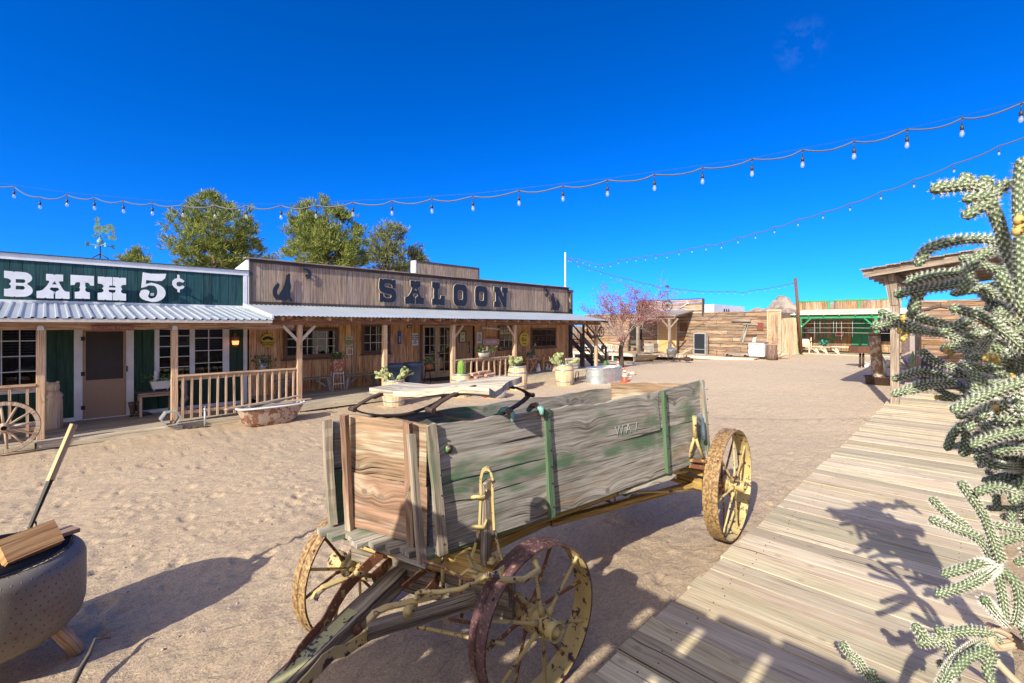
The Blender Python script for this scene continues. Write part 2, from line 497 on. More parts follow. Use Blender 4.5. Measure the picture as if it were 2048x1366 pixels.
W_BEAM = wood('porch_timber', (.16, .08, .04), (.40, .23, .12), (.58, .38, .22), vary=.22, knots=.7, cracks=.6)
W_RAIL = wood('rail_timber', (.24, .14, .08), (.50, .33, .20), (.66, .48, .32), vary=.18, knots=.5, cracks=.5)
W_POST = wood('post_timber', (.25, .14, .07), (.50, .33, .19), (.66, .46, .29), vary=.18, knots=.4, cracks=.6)
W_DECK = wood('porch_deck', (.20, .16, .13), (.36, .30, .24), (.50, .43, .35), vary=.18, cracks=.5)
W_WALK = wood('boardwalk_wood', (.27, .20, .13), (.53, .435, .30), (.75, .67, .51), vary=.26, knots=.5, con=.5, cracks=.9, bump=.7, gs=.9, huev=.012)
W_SIGN = wood('saloon_front_siding', (.13, .088, .065), (.28, .20, .15), (.42, .32, .25), vary=.16, cracks=.7, gs=1.0)
W_SALW = wood('saloon_wall_siding', (.22, .09, .04), (.55, .29, .13), (.78, .50, .27), vary=.18, cracks=.55, gs=.6, knots=.2)
W_BRN = wood('brown_trim', (.06, .035, .025), (.14, .08, .055), (.20, .125, .09), vary=.1, cracks=.3)
W_GREEN = wood('green_siding', (.004, .028, .036), (.008, .058, .070), (.02, .095, .105), vary=.10, cracks=.5, gs=1.1, huev=.006)
W_GREEN2 = wood('green_wall_siding', (.010, .034, .024), (.020, .062, .042), (.034, .09, .062), vary=.10, cracks=.3, huev=.006)
W_GREY = wood('bench_wood', (.10, .085, .075), (.24, .205, .18), (.38, .34, .30), vary=.2, cracks=.7)
W_WAG = wood('wagon_grey_wood', (.10, .085, .07), (.29, .265, .23), (.49, .46, .41), vary=.08, knots=.8, cracks=1.0, bump=.9, gs=.8, paint=(.06, .15, .07), pamt=.52, stain=(.33, .22, .13), samt=.15, con=.85, huev=.01)
W_WAGF = wood('wagon_front_wood', (.11, .075, .05), (.40, .31, .22), (.64, .54, .42), vary=.08, knots=1.0, cracks=1.0, bump=.9, gs=.6, stain=(.24, .12, .065), samt=.62, sscale=1.3, con=.8, huev=.01)
W_WAGG = wood('wagon_green_wood', (.12, .10, .08), (.27, .24, .19), (.42, .39, .33), vary=.15, knots=.4, cracks=1.0, bump=.9, paint=(.05, .14, .065), pamt=.95, huev=.01)
W_CRACK = wood('wagon_cracked_beam', (.06, .045, .035), (.20, .165, .13), (.40, .35, .28), vary=.12, cracks=1.0, bump=1.2, gs=1.1, bd=.008)
W_YEL = wood('wagon_yellow_wood', (.10, .06, .02), (.42, .27, .06), (.60, .43, .14), vary=.12, cracks=1.0, bump=1.0)
W_FAR = wood('barn_boards', (.085, .055, .037), (.26, .175, .115), (.42, .315, .22), vary=.30, knots=.4, cracks=.8, gs=.8, stain=(.42, .20, .11), samt=.3, huev=.010)
W_FARV = wood('fence_boards', (.26, .17, .11), (.50, .36, .24), (.66, .50, .35), vary=.22, knots=.3, cracks=.7)
W_RED = wood('mercantile_boards', (.09, .045, .025), (.29, .165, .09), (.46, .31, .19), vary=.34, cracks=.8, knots=.3)
W_PALE = wood('pale_boards', (.42, .34, .25), (.62, .53, .42), (.76, .68, .56), vary=.12, cracks=.5)
W_BARR = wood('barrel_oak', (.36, .24, .13), (.62, .46, .28), (.76, .61, .42), vary=.16, cracks=.5, gs=1.3)
W_PAV = wood('pavilion_timber', (.10, .075, .055), (.24, .185, .14), (.38, .31, .245), vary=.2, cracks=.8, knots=.3)
W_DARK = wood('dark_stair_timber', (.035, .028, .025), (.08, .065, .055), (.14, .115, .10), vary=.2, cracks=.5)
W_WAGN = wood('wagon_batten_wood', (.11, .085, .06), (.29, .24, .18), (.46, .40, .31), vary=.1, cracks=1.0, bump=1.0, paint=(.05, .14, .065), pamt=.25)
W_SEAT = wood('seat_plank_wood', (.22, .18, .13), (.46, .41, .32), (.66, .60, .50), vary=.05, knots=.7, cracks=1.0, bump=1.0)
WHITE = painted('white_paint', (.74, .75, .78), .55, .1, sc=4)
METAL_Y = painted('yellow_metal', (.55, .43, .19), .5, .12, chips=(.07, .035, .045), camt=.14, sc=9, bump=.3)
METAL_YR = painted('yellow_rusty_metal', (.60, .45, .17), .6, .15, chips=(.21, .085, .05), camt=.75, sc=13, bump=.5)
METAL_RIM2 = painted('rust_flecked_tyre', (.40, .28, .12), .6, .35, chips=(.19, .085, .05), camt=.36, sc=30, bump=.5)
METAL_RIM = painted('rust_tyre_metal', (.11, .05, .06), .45, .4, chips=(.28, .19, .11), camt=.12, sc=30, bump=.5)
RUST = plain('rust', (.17, .075, .045), .8, .2, .35, 14, .4)
RUSTD = plain('dark_rust', (.075, .045, .035), .75, .3, .3, 14, .4)
BLACK = plain('black_paint', (.018, .018, .022), .55)
BLACKL = plain('letter_black', (.012, .016, .026), .5, bump=.2)
LIT_RIMC = plain('letter_lit_edge', (.42, .38, .34), .7)
STEEL = plain('galvanised_steel', (.50, .54, .57), .42, .55, .22, 7, .12)
GALV = None
def galv_roof():
    t = NT('metal_roof_sheet')
    tc = t.n('TexCoord').outputs['Object']
    n1 = t.noise(t.mapv(tc, (3, .6, 1)), 1.2, 5, .6)
    n2 = t.noise(tc, 14, 4, .6)
    c = t.mix(n1, (.30, .36, .45), (.54, .59, .67))
    c = t.mix(t.ramp(t.noise(t.mapv(tc, (1.2, 2.5, 1)), 2.0, 5, .7), [(.66, 0), (.74, .7)]), c, (.42, .30, .22))
    return t.out(c, .42, n2, .06, .004, .35)
GALV = galv_roof()
GLASS = mk_glass()
TAN = plain('tan_door', (.36, .24, .16), .7, var=.05)
BLUEP = plain('blue_plastic', (.055, .095, .19), .45, var=.12)
def sand_mat():
    t = NT('sand')
    tc = t.n('TexCoord').outputs['Object']
    big = t.noise(tc, .16, 4, .55)
    mid = t.noise(tc, 1.3, 6, .62)
    fine = t.noise(tc, 26, 6, .7)
    grit = t.noise(tc, 170, 3, .6)
    c = t.mix(t.ramp(big, [(.3, 0), (.7, 1)]), (.43, .33, .225), (.56, .44, .31))
    c = t.mix(t.ramp(mid, [(.35, 0), (.72, .6)]), c, (.46, .335, .225))
    c = t.mix(t.ramp(t.noise(tc, .55, 5, .7), [(.56, 0), (.68, .45)]), c, (.33, .24, .165))
    c = t.mix(t.ramp(t.noise(tc, 7.0, 4, .7), [(.60, 0), (.70, .4)]), c, (.30, .215, .15))
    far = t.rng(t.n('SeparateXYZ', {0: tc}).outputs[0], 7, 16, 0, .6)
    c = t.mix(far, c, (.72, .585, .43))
    c = t.mix(t.ramp(fine, [(.28, .7), (.5, 0)]), c, (.24, .17, .12))
    sp = t.n('TexVoronoi', {'Vector': tc, 'Scale': 46.0})
    pick = t.n('SeparateColor', {0: sp.outputs['Color']}).outputs[0]
    stone = t.math('MULTIPLY', t.ramp(sp.outputs['Distance'], [(.16, 1), (.26, 0)]), t.math('GREATER_THAN', pick, .80))
    c = t.mix(t.math('MULTIPLY', stone, .75), c, t.mix(t.n('SeparateColor', {0: sp.outputs['Color']}).outputs[1], (.24, .17, .13), (.72, .62, .52)))
    c = t.mix(t.ramp(grit, [(.36, .6), (.46, 0)]), c, (.24, .165, .12))
    c = t.mix(t.ramp(grit, [(.58, 0), (.66, .5)]), c, (.70, .58, .46))
    g2 = t.noise(tc, 72, 3, .6)
    c = t.mix(t.ramp(g2, [(.34, .75), (.43, 0)]), c, (.23, .165, .12)); c = t.mix(t.ramp(g2, [(.60, 0), (.68, .6)]), c, (.72, .60, .46))
    ripple = t.noise(t.mapv(tc, (.9, 2.2, 1)), 3.4, 6, .62, .5)
    h = t.math('ADD', t.math('MULTIPLY', ripple, 2.0), t.math('ADD', t.math('MULTIPLY', fine, .30), t.math('ADD', t.math('MULTIPLY', g2, .14), t.math('MULTIPLY', stone, .18))))
    return t.out(c, .95, h, .85, .035)
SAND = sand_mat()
# ================================================================ THE GROUND
def vnoise(x, y, seed):
    """smooth value noise on arrays"""
    rs = np.random.RandomState(seed); T = rs.rand(256, 256)
    xi = np.floor(x).astype(int); yi = np.floor(y).astype(int)
    fx = x - xi; fy = y - yi
    fx = fx * fx * (3 - 2 * fx); fy = fy * fy * (3 - 2 * fy)
    a = T[xi % 256, yi % 256]; b = T[(xi + 1) % 256, yi % 256]; c = T[xi % 256, (yi + 1) % 256]; d = T[(xi + 1) % 256, (yi + 1) % 256]
    return (a * (1 - fx) + b * fx) * (1 - fy) + (c * (1 - fx) + d * fx) * fy - .5
def axis(lo, hi, step, far):
    a = list(np.arange(lo, hi, step)); s = step; x = hi
    while x < far: a.append(x); s *= 1.045; x += s
    s = step; x = lo - step; left = []
    while x > -far: left.append(x); s *= 1.09; x -= s
    return np.array(left[::-1] + a + [far])
xs = axis(-.5, 8.5, .032, 4500); ys = axis(1.5, 8.0, .032, 4500)
GXX, GYY = np.meshgrid(xs, ys, indexing='ij')
Z = np.interp(GXX, GX, GZ) * np.clip((17 - GYY) / 8, .15, 1)
near = np.clip(1.5 - np.hypot(GXX, GYY) / 30, 0, 1)
on_yard = np.clip((GYY - 1.7) * 4, 0, 1)
hh = .08 * vnoise(GXX * .35, GYY * .35, 1) + .03 * vnoise(GXX * 1.3, GYY * 1.3, 2) + .016 * vnoise(GXX * 4.1, GYY * 4.6, 3) + .014 * vnoise(GXX * 10, GYY * 11, 4) * (.4 + 1.6 * np.clip(vnoise(GXX * .8, GYY * .8, 12) + .3, 0, 1)) + .009 * vnoise(GXX * 23, GYY * 25, 8)
rs = np.random.RandomState(5)
# foot and hoof prints scattered in the sand, two tyre tracks running along the yard
for _ in range(700):
    px, py = rs.uniform(-.5, 15), rs.uniform(1.9, 12.4)
    if px > 7 and rs.rand() < .3: continue
    if 1.8 < py < 3.8 and rs.rand() < .6: continue
    r = rs.uniform(.05, .12); e = rs.uniform(.45, .9); th = rs.uniform(0, 3.14); dp = rs.uniform(.006, .020)
    i0, i1 = np.searchsorted(xs, [px - .3, px + .3]); j0, j1 = np.searchsorted(ys, [py - .3, py + .3])
    X_, Y_ = GXX[i0:i1, j0:j1] - px, GYY[i0:i1, j0:j1] - py
    a = X_ * math.cos(th) + Y_ * math.sin(th); b = (-X_ * math.sin(th) + Y_ * math.cos(th)) / e
    q = np.hypot(a, b) / r
    hh[i0:i1, j0:j1] += -1.5 * dp * np.exp(-q ** 4) + dp * .5 * np.exp(-((q - 1.35) / .25) ** 2)
for yc, w in ((6.1, .12), (7.5, .12)):
    c = yc + .25 * np.sin(GXX * .35)
    q = np.abs(GYY - c) / w
    hh += (-.012 * np.exp(-q ** 4) + .007 * np.exp(-((q - 1.4) / .3) ** 2) + .006 * np.sin(GXX * 48 + np.abs(GYY - c) * 30) * np.exp(-q ** 6)) * np.clip(9 - GXX, 0, 1)
Z = Z + hh * near * (.15 + .85 * on_yard) - .04 * (1 - on_yard) * near
# sand drifts gently up against the porch edges
Z += .05 * np.exp(-((GYY - 12.4) / .7) ** 2) * near * np.clip(GXX * .2, 0, 1)
nx, ny = len(xs), len(ys)
vv = np.stack([GXX, GYY, Z], -1).reshape(-1, 3)
idx = np.arange(nx * ny).reshape(nx, ny)
ff = np.stack([idx[:-1, :-1], idx[1:, :-1], idx[1:, 1:], idx[:-1, 1:]], -1).reshape(-1, 4)
me = bpy.data.meshes.new('ground')
me.vertices.add(len(vv)); me.vertices.foreach_set('co', vv.astype(np.float32).ravel())
me.loops.add(len(ff) * 4); me.loops.foreach_set('vertex_index', ff.ravel().astype(np.int32))
me.polygons.add(len(ff)); me.polygons.foreach_set('loop_start', (np.arange(len(ff)) * 4).astype(np.int32))
me.polygons.foreach_set('use_smooth', np.ones(len(ff), dtype=bool))
me.update(calc_edges=True); me.validate()
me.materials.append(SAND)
ground = bpy.data.objects.new('ground', me); scene.collection.objects.link(ground)
tag(ground, kind='structure')

# scattered pebbles and twigs lying on the sand
def gz2(x, y):
    i = min(max(int(np.searchsorted(xs, x)), 1), nx - 1); j = min(max(int(np.searchsorted(ys, y)), 1), ny - 1)
    return float(Z[i, j])
m = MB(); rr = random.Random(3)
for _ in range(1500):
    x = rr.uniform(-.3, 9) if rr.random() < .8 else rr.uniform(6, 22); y = rr.uniform(1.85, 12)
    s_ = rr.choice([.004, .005, .006, .008, .012]) * rr.uniform(.7, 1.4)
    m.ell((x, y, gz2(x, y) + s_ * .3), (s_, s_ * rr.uniform(.6, 1), s_ * .6), n=6, m=4)
tag(m.build('pebbles', plain('pebble', (.42, .34, .28), .9, var=.4, sc=3)), 'small pale pebbles scattered over the sandy yard', 'pebbles', kind='stuff')

# ================================================================ THE BOARDWALK
m = MB(); x = -4.5; rw = random.Random(11)
random.seed(21)
scr = []
while x < 20.5:
    w = rw.choice([.19, .24, .24, .285, .29])
    zt = gz(x) + .115 + rw.uniform(-.0018, .0018)
    y1 = 1.74 + rw.uniform(-.02, .02); y0 = -.17 + rw.uniform(-.03, .03)
    sk = rw.uniform(-.010, .010)
    m.plank((x + w / 2 - sk, y0, zt), (x + w / 2 + sk, y1, zt + rw.uniform(-.002, .002)), w - rw.uniform(.007, .013), .04, n=9, warp=.0015, edge=.0018)
    if x < 9:
        for yy in (.1, 1.5):
            scr.append((x + w * .3, yy + rw.uniform(-.04, .04), zt + .0215)); scr.append((x + w * .72, yy + rw.uniform(-.04, .04), zt + .0215))
    x += w
m.m = 1
for c in scr: m.lathe([(.0055, -.004), (.0055, .001), (.003, .0015), (0, .0015)], c, 8)
bw = m.build('boardwalk', [W_WALK, RUSTD]); tag(bw, kind='structure')
m = MB()
for yy in (.0, .8, 1.6):
    m.board((-4.5, yy, .045), (13.0, yy, .045), .09, .09)
tag(m.build('boardwalk_joists', W_GREY), kind='structure')

# ================================================================ HILLS
def hill(name, cx, cy, rad, h, seed, mat):
    m = MB(); n = 56; vs = []
    for i in range(n + 1):
        for j in range(n + 1):
            a, b = (i / n - .5) * 2, (j / n - .5) * 2
            d = math.hypot(a, b)
            e = max(0, 1 - d) ** 1.1
            zz = e * h * (.75 + .9 * mnoise.fractal(Vector((a * 3.0, b * 3.0, seed)), 1.0, 2.1, 6)) - 1
            vs.append((cx + a * rad, cy + b * rad, zz))
    fs = [(i * (n + 1) + j, (i + 1) * (n + 1) + j, (i + 1) * (n + 1) + j + 1, i * (n + 1) + j + 1) for i in range(n) for j in range(n)]
    m.add(vs, fs, None, False)
    return tag(m.build(name, mat), kind='structure')
def hill_mat():
    t = NT('rocky_hill')
    tc = t.n('TexCoord').outputs['Object']
    a = t.noise(tc, .035, 8, .7)
    c = t.ramp(a, [(.35, (.13, .10, .09)), (.5, (.30, .25, .22)), (.65, (.44, .37, .31))])
    return t.out(c, .95, a, 1.0, 6)
HM = hill_mat()
p = hD(1592, 652, 620)
hill('hills', p.x, p.y, 150, 47, 3.2, HM)
p = hD(1690, 652, 800)
hill('hills', p.x, p.y, 260, 46, 7.7, HM)
p = hD(1450, 652, 1500)
hill('hills', p.x, p.y, 500, 16, 5.1, HM)

# ================================================================ BUILDING HELPERS
def vsiding(m, x0, x1, z0, z1, Y, w=.2, t=.022, gap=.006, rnd=None, skip=()):
    """upright boards on a wall facing -Y, leaving the openings in skip (x0,x1,z0,z1) clear"""
    rnd = rnd or random
    cuts = [x0, x1]; x = x0
    while x < x1: x += w * rnd.uniform(.93, 1.07); cuts.append(min(x, x1))
    for k in skip: cuts += [min(max(k[0], x0), x1), min(max(k[1], x0), x1)]
    cuts = sorted(set(cuts))
    for x, b in zip(cuts, cuts[1:]):
        if b - x < .015: continue
        segs = [(z0, z1)]
        for sx0, sx1, sz0, sz1 in skip:
            if sx0 < (x + b) / 2 < sx1:
                ns = []
                for a, c in segs:
                    if sz0 > a: ns.append((a, min(c, sz0)))
                    if sz1 < c: ns.append((max(a, sz1), c))
                segs = ns
        for a, c in segs:
            if c - a > .02:
                yo = rnd.uniform(-.003, .003)
                m.board(((x + b) / 2, Y - t / 2 + yo, a), ((x + b) / 2, Y - t / 2 + yo, c), b - x - gap, t, up=(0, -1, 0))
def metal_roof(x0, x1, y0, z0, y1, z1, pitch, h=.022, kind='rib'):
    """sheet metal from the eave (y0,z0) up to the wall (y1,z1)"""
    m = MB(); prof = []; x = x0
    while x < x1:
        if kind == 'rib': prof += [(x, 0), (x + pitch * .62, 0), (x + pitch * .72, h), (x + pitch * .90, h)]
        else:
            for k in range(6): prof.append((x + pitch * k / 6, h * (.5 + .5 * math.cos(k / 6 * 2 * math.pi))))
        x += pitch
    prof.append((x1, 0))
    n = len(prof); vs = []
    NS = 4
    for i in range(NS + 1):
        f = i / NS
        for px, pz in prof: vs.append((px, y0 + (y1 - y0) * f, z0 + (z1 - z0) * f + pz + .003 * math.sin(px * 1.7 + i)))
    o = len(vs)
    vs += [(a, b, c - .004) for a, b, c in vs]
    fs = []
    for i in range(NS):
        for k in range(n - 1):
            fs.append((i * n + k, i * n + k + 1, (i + 1) * n + k + 1, (i + 1) * n + k))
            fs.append((o + i * n + k, o + (i + 1) * n + k, o + (i + 1) * n + k + 1, o + i * n + k + 1))
    for k in range(n - 1): fs.append((k, o + k, o + k + 1, k + 1))
    m.add(vs, fs, None, kind != 'rib')
    return m
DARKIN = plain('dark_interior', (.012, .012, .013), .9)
def clear_glass():
    t = NT('clear_window_glass')
    g = t.n('BsdfGlossy', {'Roughness': .02, 'Color': (.85, .9, .95, 1)})
    tr = t.n('BsdfTransparent', {'Color': (.40, .44, .46, 1)})
    lw = t.n('LayerWeight', {'Blend': .35})
    mx = t.n('MixShader', {0: t.rng(lw.outputs['Fresnel'], 0, 1, .05, .55), 1: tr.outputs[0], 2: g.outputs[0]})
    o = t.n('OutputMaterial'); t.t.links.new(mx.outputs[0], o.inputs[0])
    return t.mat
CGLASS = clear_glass()
def window_Y(parent, x0, x1, z0, z1, Y, cols, rows, fm, fw=.09, mw=.022, mm=None, blinds=None, sill=None, seed=0):
    """window on a wall facing -Y: frame with its pane, muntins, dark room and optional blind"""
    mm = mm or fm
    rnd = random.Random(seed)
    m = MB()
    m.box(x0 - fw, x0, Y - .06, Y - .024, z0 - fw, z1 + fw); m.box(x1, x1 + fw, Y - .06, Y - .024, z0 - fw, z1 + fw)
    m.box(x0, x1, Y - .058, Y - .024, z1, z1 + fw); m.box(x0, x1, Y - .058, Y - .024, z0 - fw, z0)
    fr = m.build('window', fm, parent)
    m = MB()
    for i in range(1, cols): m.box(x0 + (x1 - x0) * i / cols - mw / 2, x0 + (x1 - x0) * i / cols + mw / 2, Y - .052, Y - .038, z0, z1)
    for j in range(1, rows): m.box(x0, x1, Y - .0535, Y - .0395, z0 + (z1 - z0) * j / rows - mw / 2, z0 + (z1 - z0) * j / rows + mw / 2)
    m.build('muntins', mm, fr)
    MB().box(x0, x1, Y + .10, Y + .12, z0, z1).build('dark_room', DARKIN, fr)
    m = MB(); m.quad((x0, Y - .035, z0), (x1, Y - .035, z0), (x1, Y - .035, z1), (x0, Y - .035, z1)); m.quad((x0, Y - .031, z1), (x1, Y - .031, z1), (x1, Y - .031, z0), (x0, Y - .031, z0))
    m.build('pane', CGLASS, fr)
    if blinds:
        m = MB(); z = z1 - .04
        while z > z0 + (z1 - z0) * blinds:
            m.board((x0 + .01, Y + .03, z), (x1 - .01, Y + .03, z + rnd.uniform(-.004, .004)), .030, .003, up=(0, -.5, .85)); z -= .062
        m.build('blind', WHITE, fr)
    if sill:
        m = MB(); m.hexa([(x0 - fw - .07, Y - .115, z0 - fw - .05), (x1 + fw + .07, Y - .115, z0 - fw - .05), (x1 + fw + .07, Y - .024, z0 - fw - .05), (x0 - fw - .07, Y - .024, z0 - fw - .05),
                          (x0 - fw, Y - .085, z0 - fw - .002), (x1 + fw, Y - .085, z0 - fw - .002), (x1 + fw, Y - .024, z0 - fw - .002), (x0 - fw, Y - .024, z0 - fw - .002)])
        m.build('window_sill', sill, fr)
    return fr
def post(parent, x, y, z0, z1, w, mat, name='post', lean=0.0, plate=None):
    m = MB(); m.board((x, y, z0), (x + lean, y, z1), w, w * .95, up=(0, -1, 0), j=.004)
    o = m.build(name, mat, parent, bevel=.006)
    if plate is not None:
        q = [(-.05, 0), (.05, 0), (.05, .05), (.03, .09), (-.03, .09), (-.05, .05)]
        MB().prism(q, (x, y - w * .5 - .008, z1 - .005), (1, 0, 0), (0, 0, 1), -.004).build('post_bracket', plate, o)
    return o
def railing(parent, x0, x1, y, zt, zb, zlow, n, mat, crooked=0.0, seed=1, droop=0.0):
    rnd = random.Random(seed)
    m = MB(); m.board((x0, y, zt - .02), (x1, y, zt - .02 - droop), .13, .04); m.board((x0, y + .02, zt - .085), (x1, y + .02, zt - .085 - droop), .04, .085)
    m.board((x0, y + .02, zb), (x1, y + .02, zb), .04, .075)
    r = m.build('railing', mat, parent)
    for i in range(n):
        f = (i + .5) / n; x = x0 + (x1 - x0) * f
        c = rnd.uniform(-crooked, crooked)
        MB().board((x + c, y - .025, zlow), (x - c, y - .025, zt - .045 - droop * f), .042, .042, up=(0, -1, 0)).build('baluster', mat, r)
    return r

# ================================================================ BATHHOUSE
SZW = 15.0      # wall plane of both shop fronts
bath = root('bathhouse', 'dark green bathhouse shop with white lettering on its false front', 'building', (-2.4, 15, .1))
rb = random.Random(31); random.seed(31)
bx0, bx1 = -9.5, 4.12
dX0 = hY(150, 700, SZW)[0]; dX1 = hY(265, 700, SZW)[0]
wl = (hY(-75, 700, SZW)[0], hY(75, 700, SZW)[0]); w2 = (hY(318, 700, SZW)[0], hY(380, 700, SZW)[0]); w3 = (hY(387.5, 700, SZW)[0], hY(444.5, 700, SZW)[0])
m = MB()
opn = [(dX0 + .02, dX1 - .02, 0, 2.3), (wl[0] - .02, wl[1] + .02, .98, 2.42), (w2[0] - .02, w3[1] + .02, 1.0, 2.42), (-5.6, -4.2, 1.0, 2.42)]
vsiding(m, bx0, bx1 - .1, .12, 2.75, SZW, w=.305, gap=.01, rnd=rb, skip=opn)
m.build('lower_wall', W_GREEN2, bath)
m = MB(); vsiding(m, bx0, bx1 - .1, 2.93, 3.84, SZW, w=.203, gap=.008, rnd=rb)
m.build('false_front', W_GREEN, bath)
MB().box(bx0, bx1, SZW + .14, SZW + .20, .1, 3.9).build('backing_wall', DARKIN, bath)
m = MB()
m.box(bx0, bx1 + .02, SZW - .055, SZW + .14, 3.81, 3.945); m.box(bx0, bx1 - .10, SZW - .035, SZW, 2.84, 2.93)
m.box(bx1 - .10, bx1, SZW - .05, SZW, .12, 3.81)
x_ = dX0 + .0
m.build('white_trim', WHITE, bath)
MB().box(bx0, bx1 + .03, SZW - .09, SZW + .30, 3.945, 3.965).build('parapet_cap', plain('cap_green', (.02, .07, .055), .5), bath)
MB().box(bx0, dX0, SZW - .034, SZW - .012, .12, .21).build('white_skirt', WHITE, bath)
MB().box(dX1, bx1 - .1, SZW - .034, SZW - .012, .12, .21).build('white_skirt', WHITE, bath)
MB().box(bx0, bx1, 18.5, 18.55, 0, 3.6).build('rear_wall', W_GREEN2, bath)
MB().hexa([(bx0, 15.2, 3.7), (bx1, 15.2, 3.7), (bx1, 18.5, 3.4), (bx0, 18.5, 3.4), (bx0, 15.2, 3.76), (bx1, 15.2, 3.76), (bx1, 18.5, 3.46), (bx0, 18.5, 3.46)]).build('roof', GALV, bath)
window_Y(bath, wl[0], wl[1], 1.0, 2.36, SZW, 4, 4, WHITE, fw=.14, mw=.02, blinds=.45, seed=1)
window_Y(bath, -5.5, -4.3, 1.0, 2.36, SZW, 2, 4, WHITE, fw=.14, mw=.02, blinds=.45, seed=4)
a = window_Y(bath, w2[0], w2[1], 1.0, 2.36, SZW, 2, 5, WHITE, fw=.10, mw=.02, blinds=.80, seed=2)
window_Y(bath, w3[0], w3[1], 1.0, 2.36, SZW, 2, 4, WHITE, fw=.10, mw=.02, blinds=.55, seed=3)
MB().box(w2[1] - .0, w3[0] + .0, SZW - .066, SZW - .061, .9, 2.4).build('mullion', WHITE, bath)
MB().box(w3[1] + .1, w3[1] + .16, SZW - .05, SZW - .024, .9, 2.4).build('side_casing', WHITE, bath)
# screen door in its white frame
m = MB()
fz1 = 2.32
m.box(dX0 - .02, dX0 + .13, SZW - .06, SZW + .02, .13, fz1 + .1); m.box(dX1 - .13, dX1 + .02, SZW - .06, SZW + .02, .13, fz1 + .1)
m.box(dX0 + .13, dX1 - .13, SZW - .058, SZW + .02, fz1 - .04, fz1 + .1)
m.build('door_frame', WHITE, bath)
e0, e1 = dX0 + .135, dX1 - .135
m = MB()
m.box(e0, e0 + .05, SZW - .075, SZW - .04, .15, fz1 - .05); m.box(e1 - .05, e1, SZW - .075, SZW - .04, .15, fz1 - .05)
m.box(e0 + .05, e1 - .05, SZW - .074, SZW - .041, fz1 - .10, fz1 - .05); m.box(e0 + .05, e1 - .05, SZW - .074, SZW - .041, .15, .22)
m.box(e0 + .05, e1 - .05, SZW - .066, SZW - .045, .22, 1.06)
dr = m.build('door', [TAN], bath)
m = MB(); m.box(e0, e1, SZW - .073, SZW - .039, .125, .148); m.build('kick_plate', WHITE, dr)
MB().box(e0 + .05, e1 - .05, SZW - .055, SZW - .048, 1.06, fz1 - .10).build('screen', plain('screen_mesh', (.035, .028, .026), .6), dr)
for zz in (.42, 1.22, 2.05):
    m = MB(); m.box(dX0 + .10, dX0 + .17, SZW - .085, SZW - .061, zz - .045, zz + .045); m.tube([(dX0 + .135, SZW - .085, zz - .05), (dX0 + .135, SZW - .085, zz + .05)], .01)
    m.build('hinge', BLACK, dr)
m = MB(); m.box(e1 + .01, e1 + .035, SZW - .085, SZW - .061, 1.22, 1.36); m.tube([(e1 + .022, SZW - .085, 1.32), (e1 + .022, SZW - .13, 1.3), (e1 + .022, SZW - .13, 1.25)], .007)
m.build('handle', BLACK, dr)
# porch
metal_roof(bx0, 4.03, 12.55, 2.50, 14.96, 2.86, .17, .03).build('porch_roof', GALV, bath)
MB().box(bx0, 4.03, 12.56, 12.585, 2.425, 2.495).build('eave_trim', plain('grey_trim', (.50, .47, .44), .6), bath)
m = MB()
for i in range(12): m.board((bx0 + .6 + i * 1.17, 12.60, 2.43), (bx0 + .6 + i * 1.17, 14.95, 2.78), .05, .11)
m.build('rafters', W_BEAM, bath)
m = MB(); m.plank((bx0, 13.08, 2.365), (4.72, 13.08, 2.365), .12, .19, n=12, edge=.003)
m.build('porch_beam', W_BEAM, bath)
for x in (-4.55, -2.3, -.075, 2.085): post(bath, x, 13.06, .12, 2.27, .125, W_POST, plate=WHITE)
railing(bath, -4.5, -2.36, 13.05, 1.22, .34, .2, 10, W_RAIL, seed=2)
railing(bath, -2.24, -.14, 13.05, 1.22, .34, .2, 9, W_RAIL, seed=3)
railing(bath, 2.15, 4.79, 13.05, 1.22, .34, .2, 15, W_RAIL, .008, 4)
m = MB(); random.seed(5)
for k in range(12):
    y = 12.84 + .18 * k
    m.board((bx0, y + .09, .10), (4.18, y + .09, .10), .172, .036)
m.build('porch_floor', W_DECK, bath)
m = MB(); m.plank((-.12, 12.72, .10), (2.17, 12.72, .10), .13, .04, n=6); m.plank((-.12, 12.66, .035), (2.17, 12.66, .035), .04, .09, n=6)
m.plank((2.2, 12.83, .05), (4.8, 12.83, .05), .04, .11, n=6); m.plank((bx0, 12.83, .05), (-.15, 12.83, .05), .04, .11, n=6)
m.build('porch_step', W_WALK, bath)

# big lettering on the false fronts: outlines in a box 0..1 x 0..1
def arc(cx, cy, rx, ry, a0, a1, n=8):
    return [(cx + rx * math.cos(R(a0 + (a1 - a0) * i / n)), cy + ry * math.sin(R(a0 + (a1 - a0) * i / n))) for i in range(n + 1)]
GL = {}
GL['B'] = [[(0, 1), (.30, .99), (.34, .965), (.38, .99), (.62, .985)] + arc(.66, .76, .32, .225, 80, -60, 8) + [(.80, .52)] + arc(.66, .27, .34, .255, 55, -85, 8) + [(.40, .0), (.36, .03), (.32, .0), (0, .02), (0, .30), (.12, .30), (.22, .34), (.24, .40), (.22, .44), (.17, .50), (.22, .55), (.24, .60), (.22, .66), (.12, .71), (0, .72)],
           [(.40, .70), (.64, .70)] + arc(.66, .63, .08, .075, 80, -80, 4) + [(.64, .555), (.40, .555)], [(.40, .44), (.62, .44)] + arc(.64, .365, .08, .075, 80, -80, 4) + [(.62, .29), (.40, .29)]]
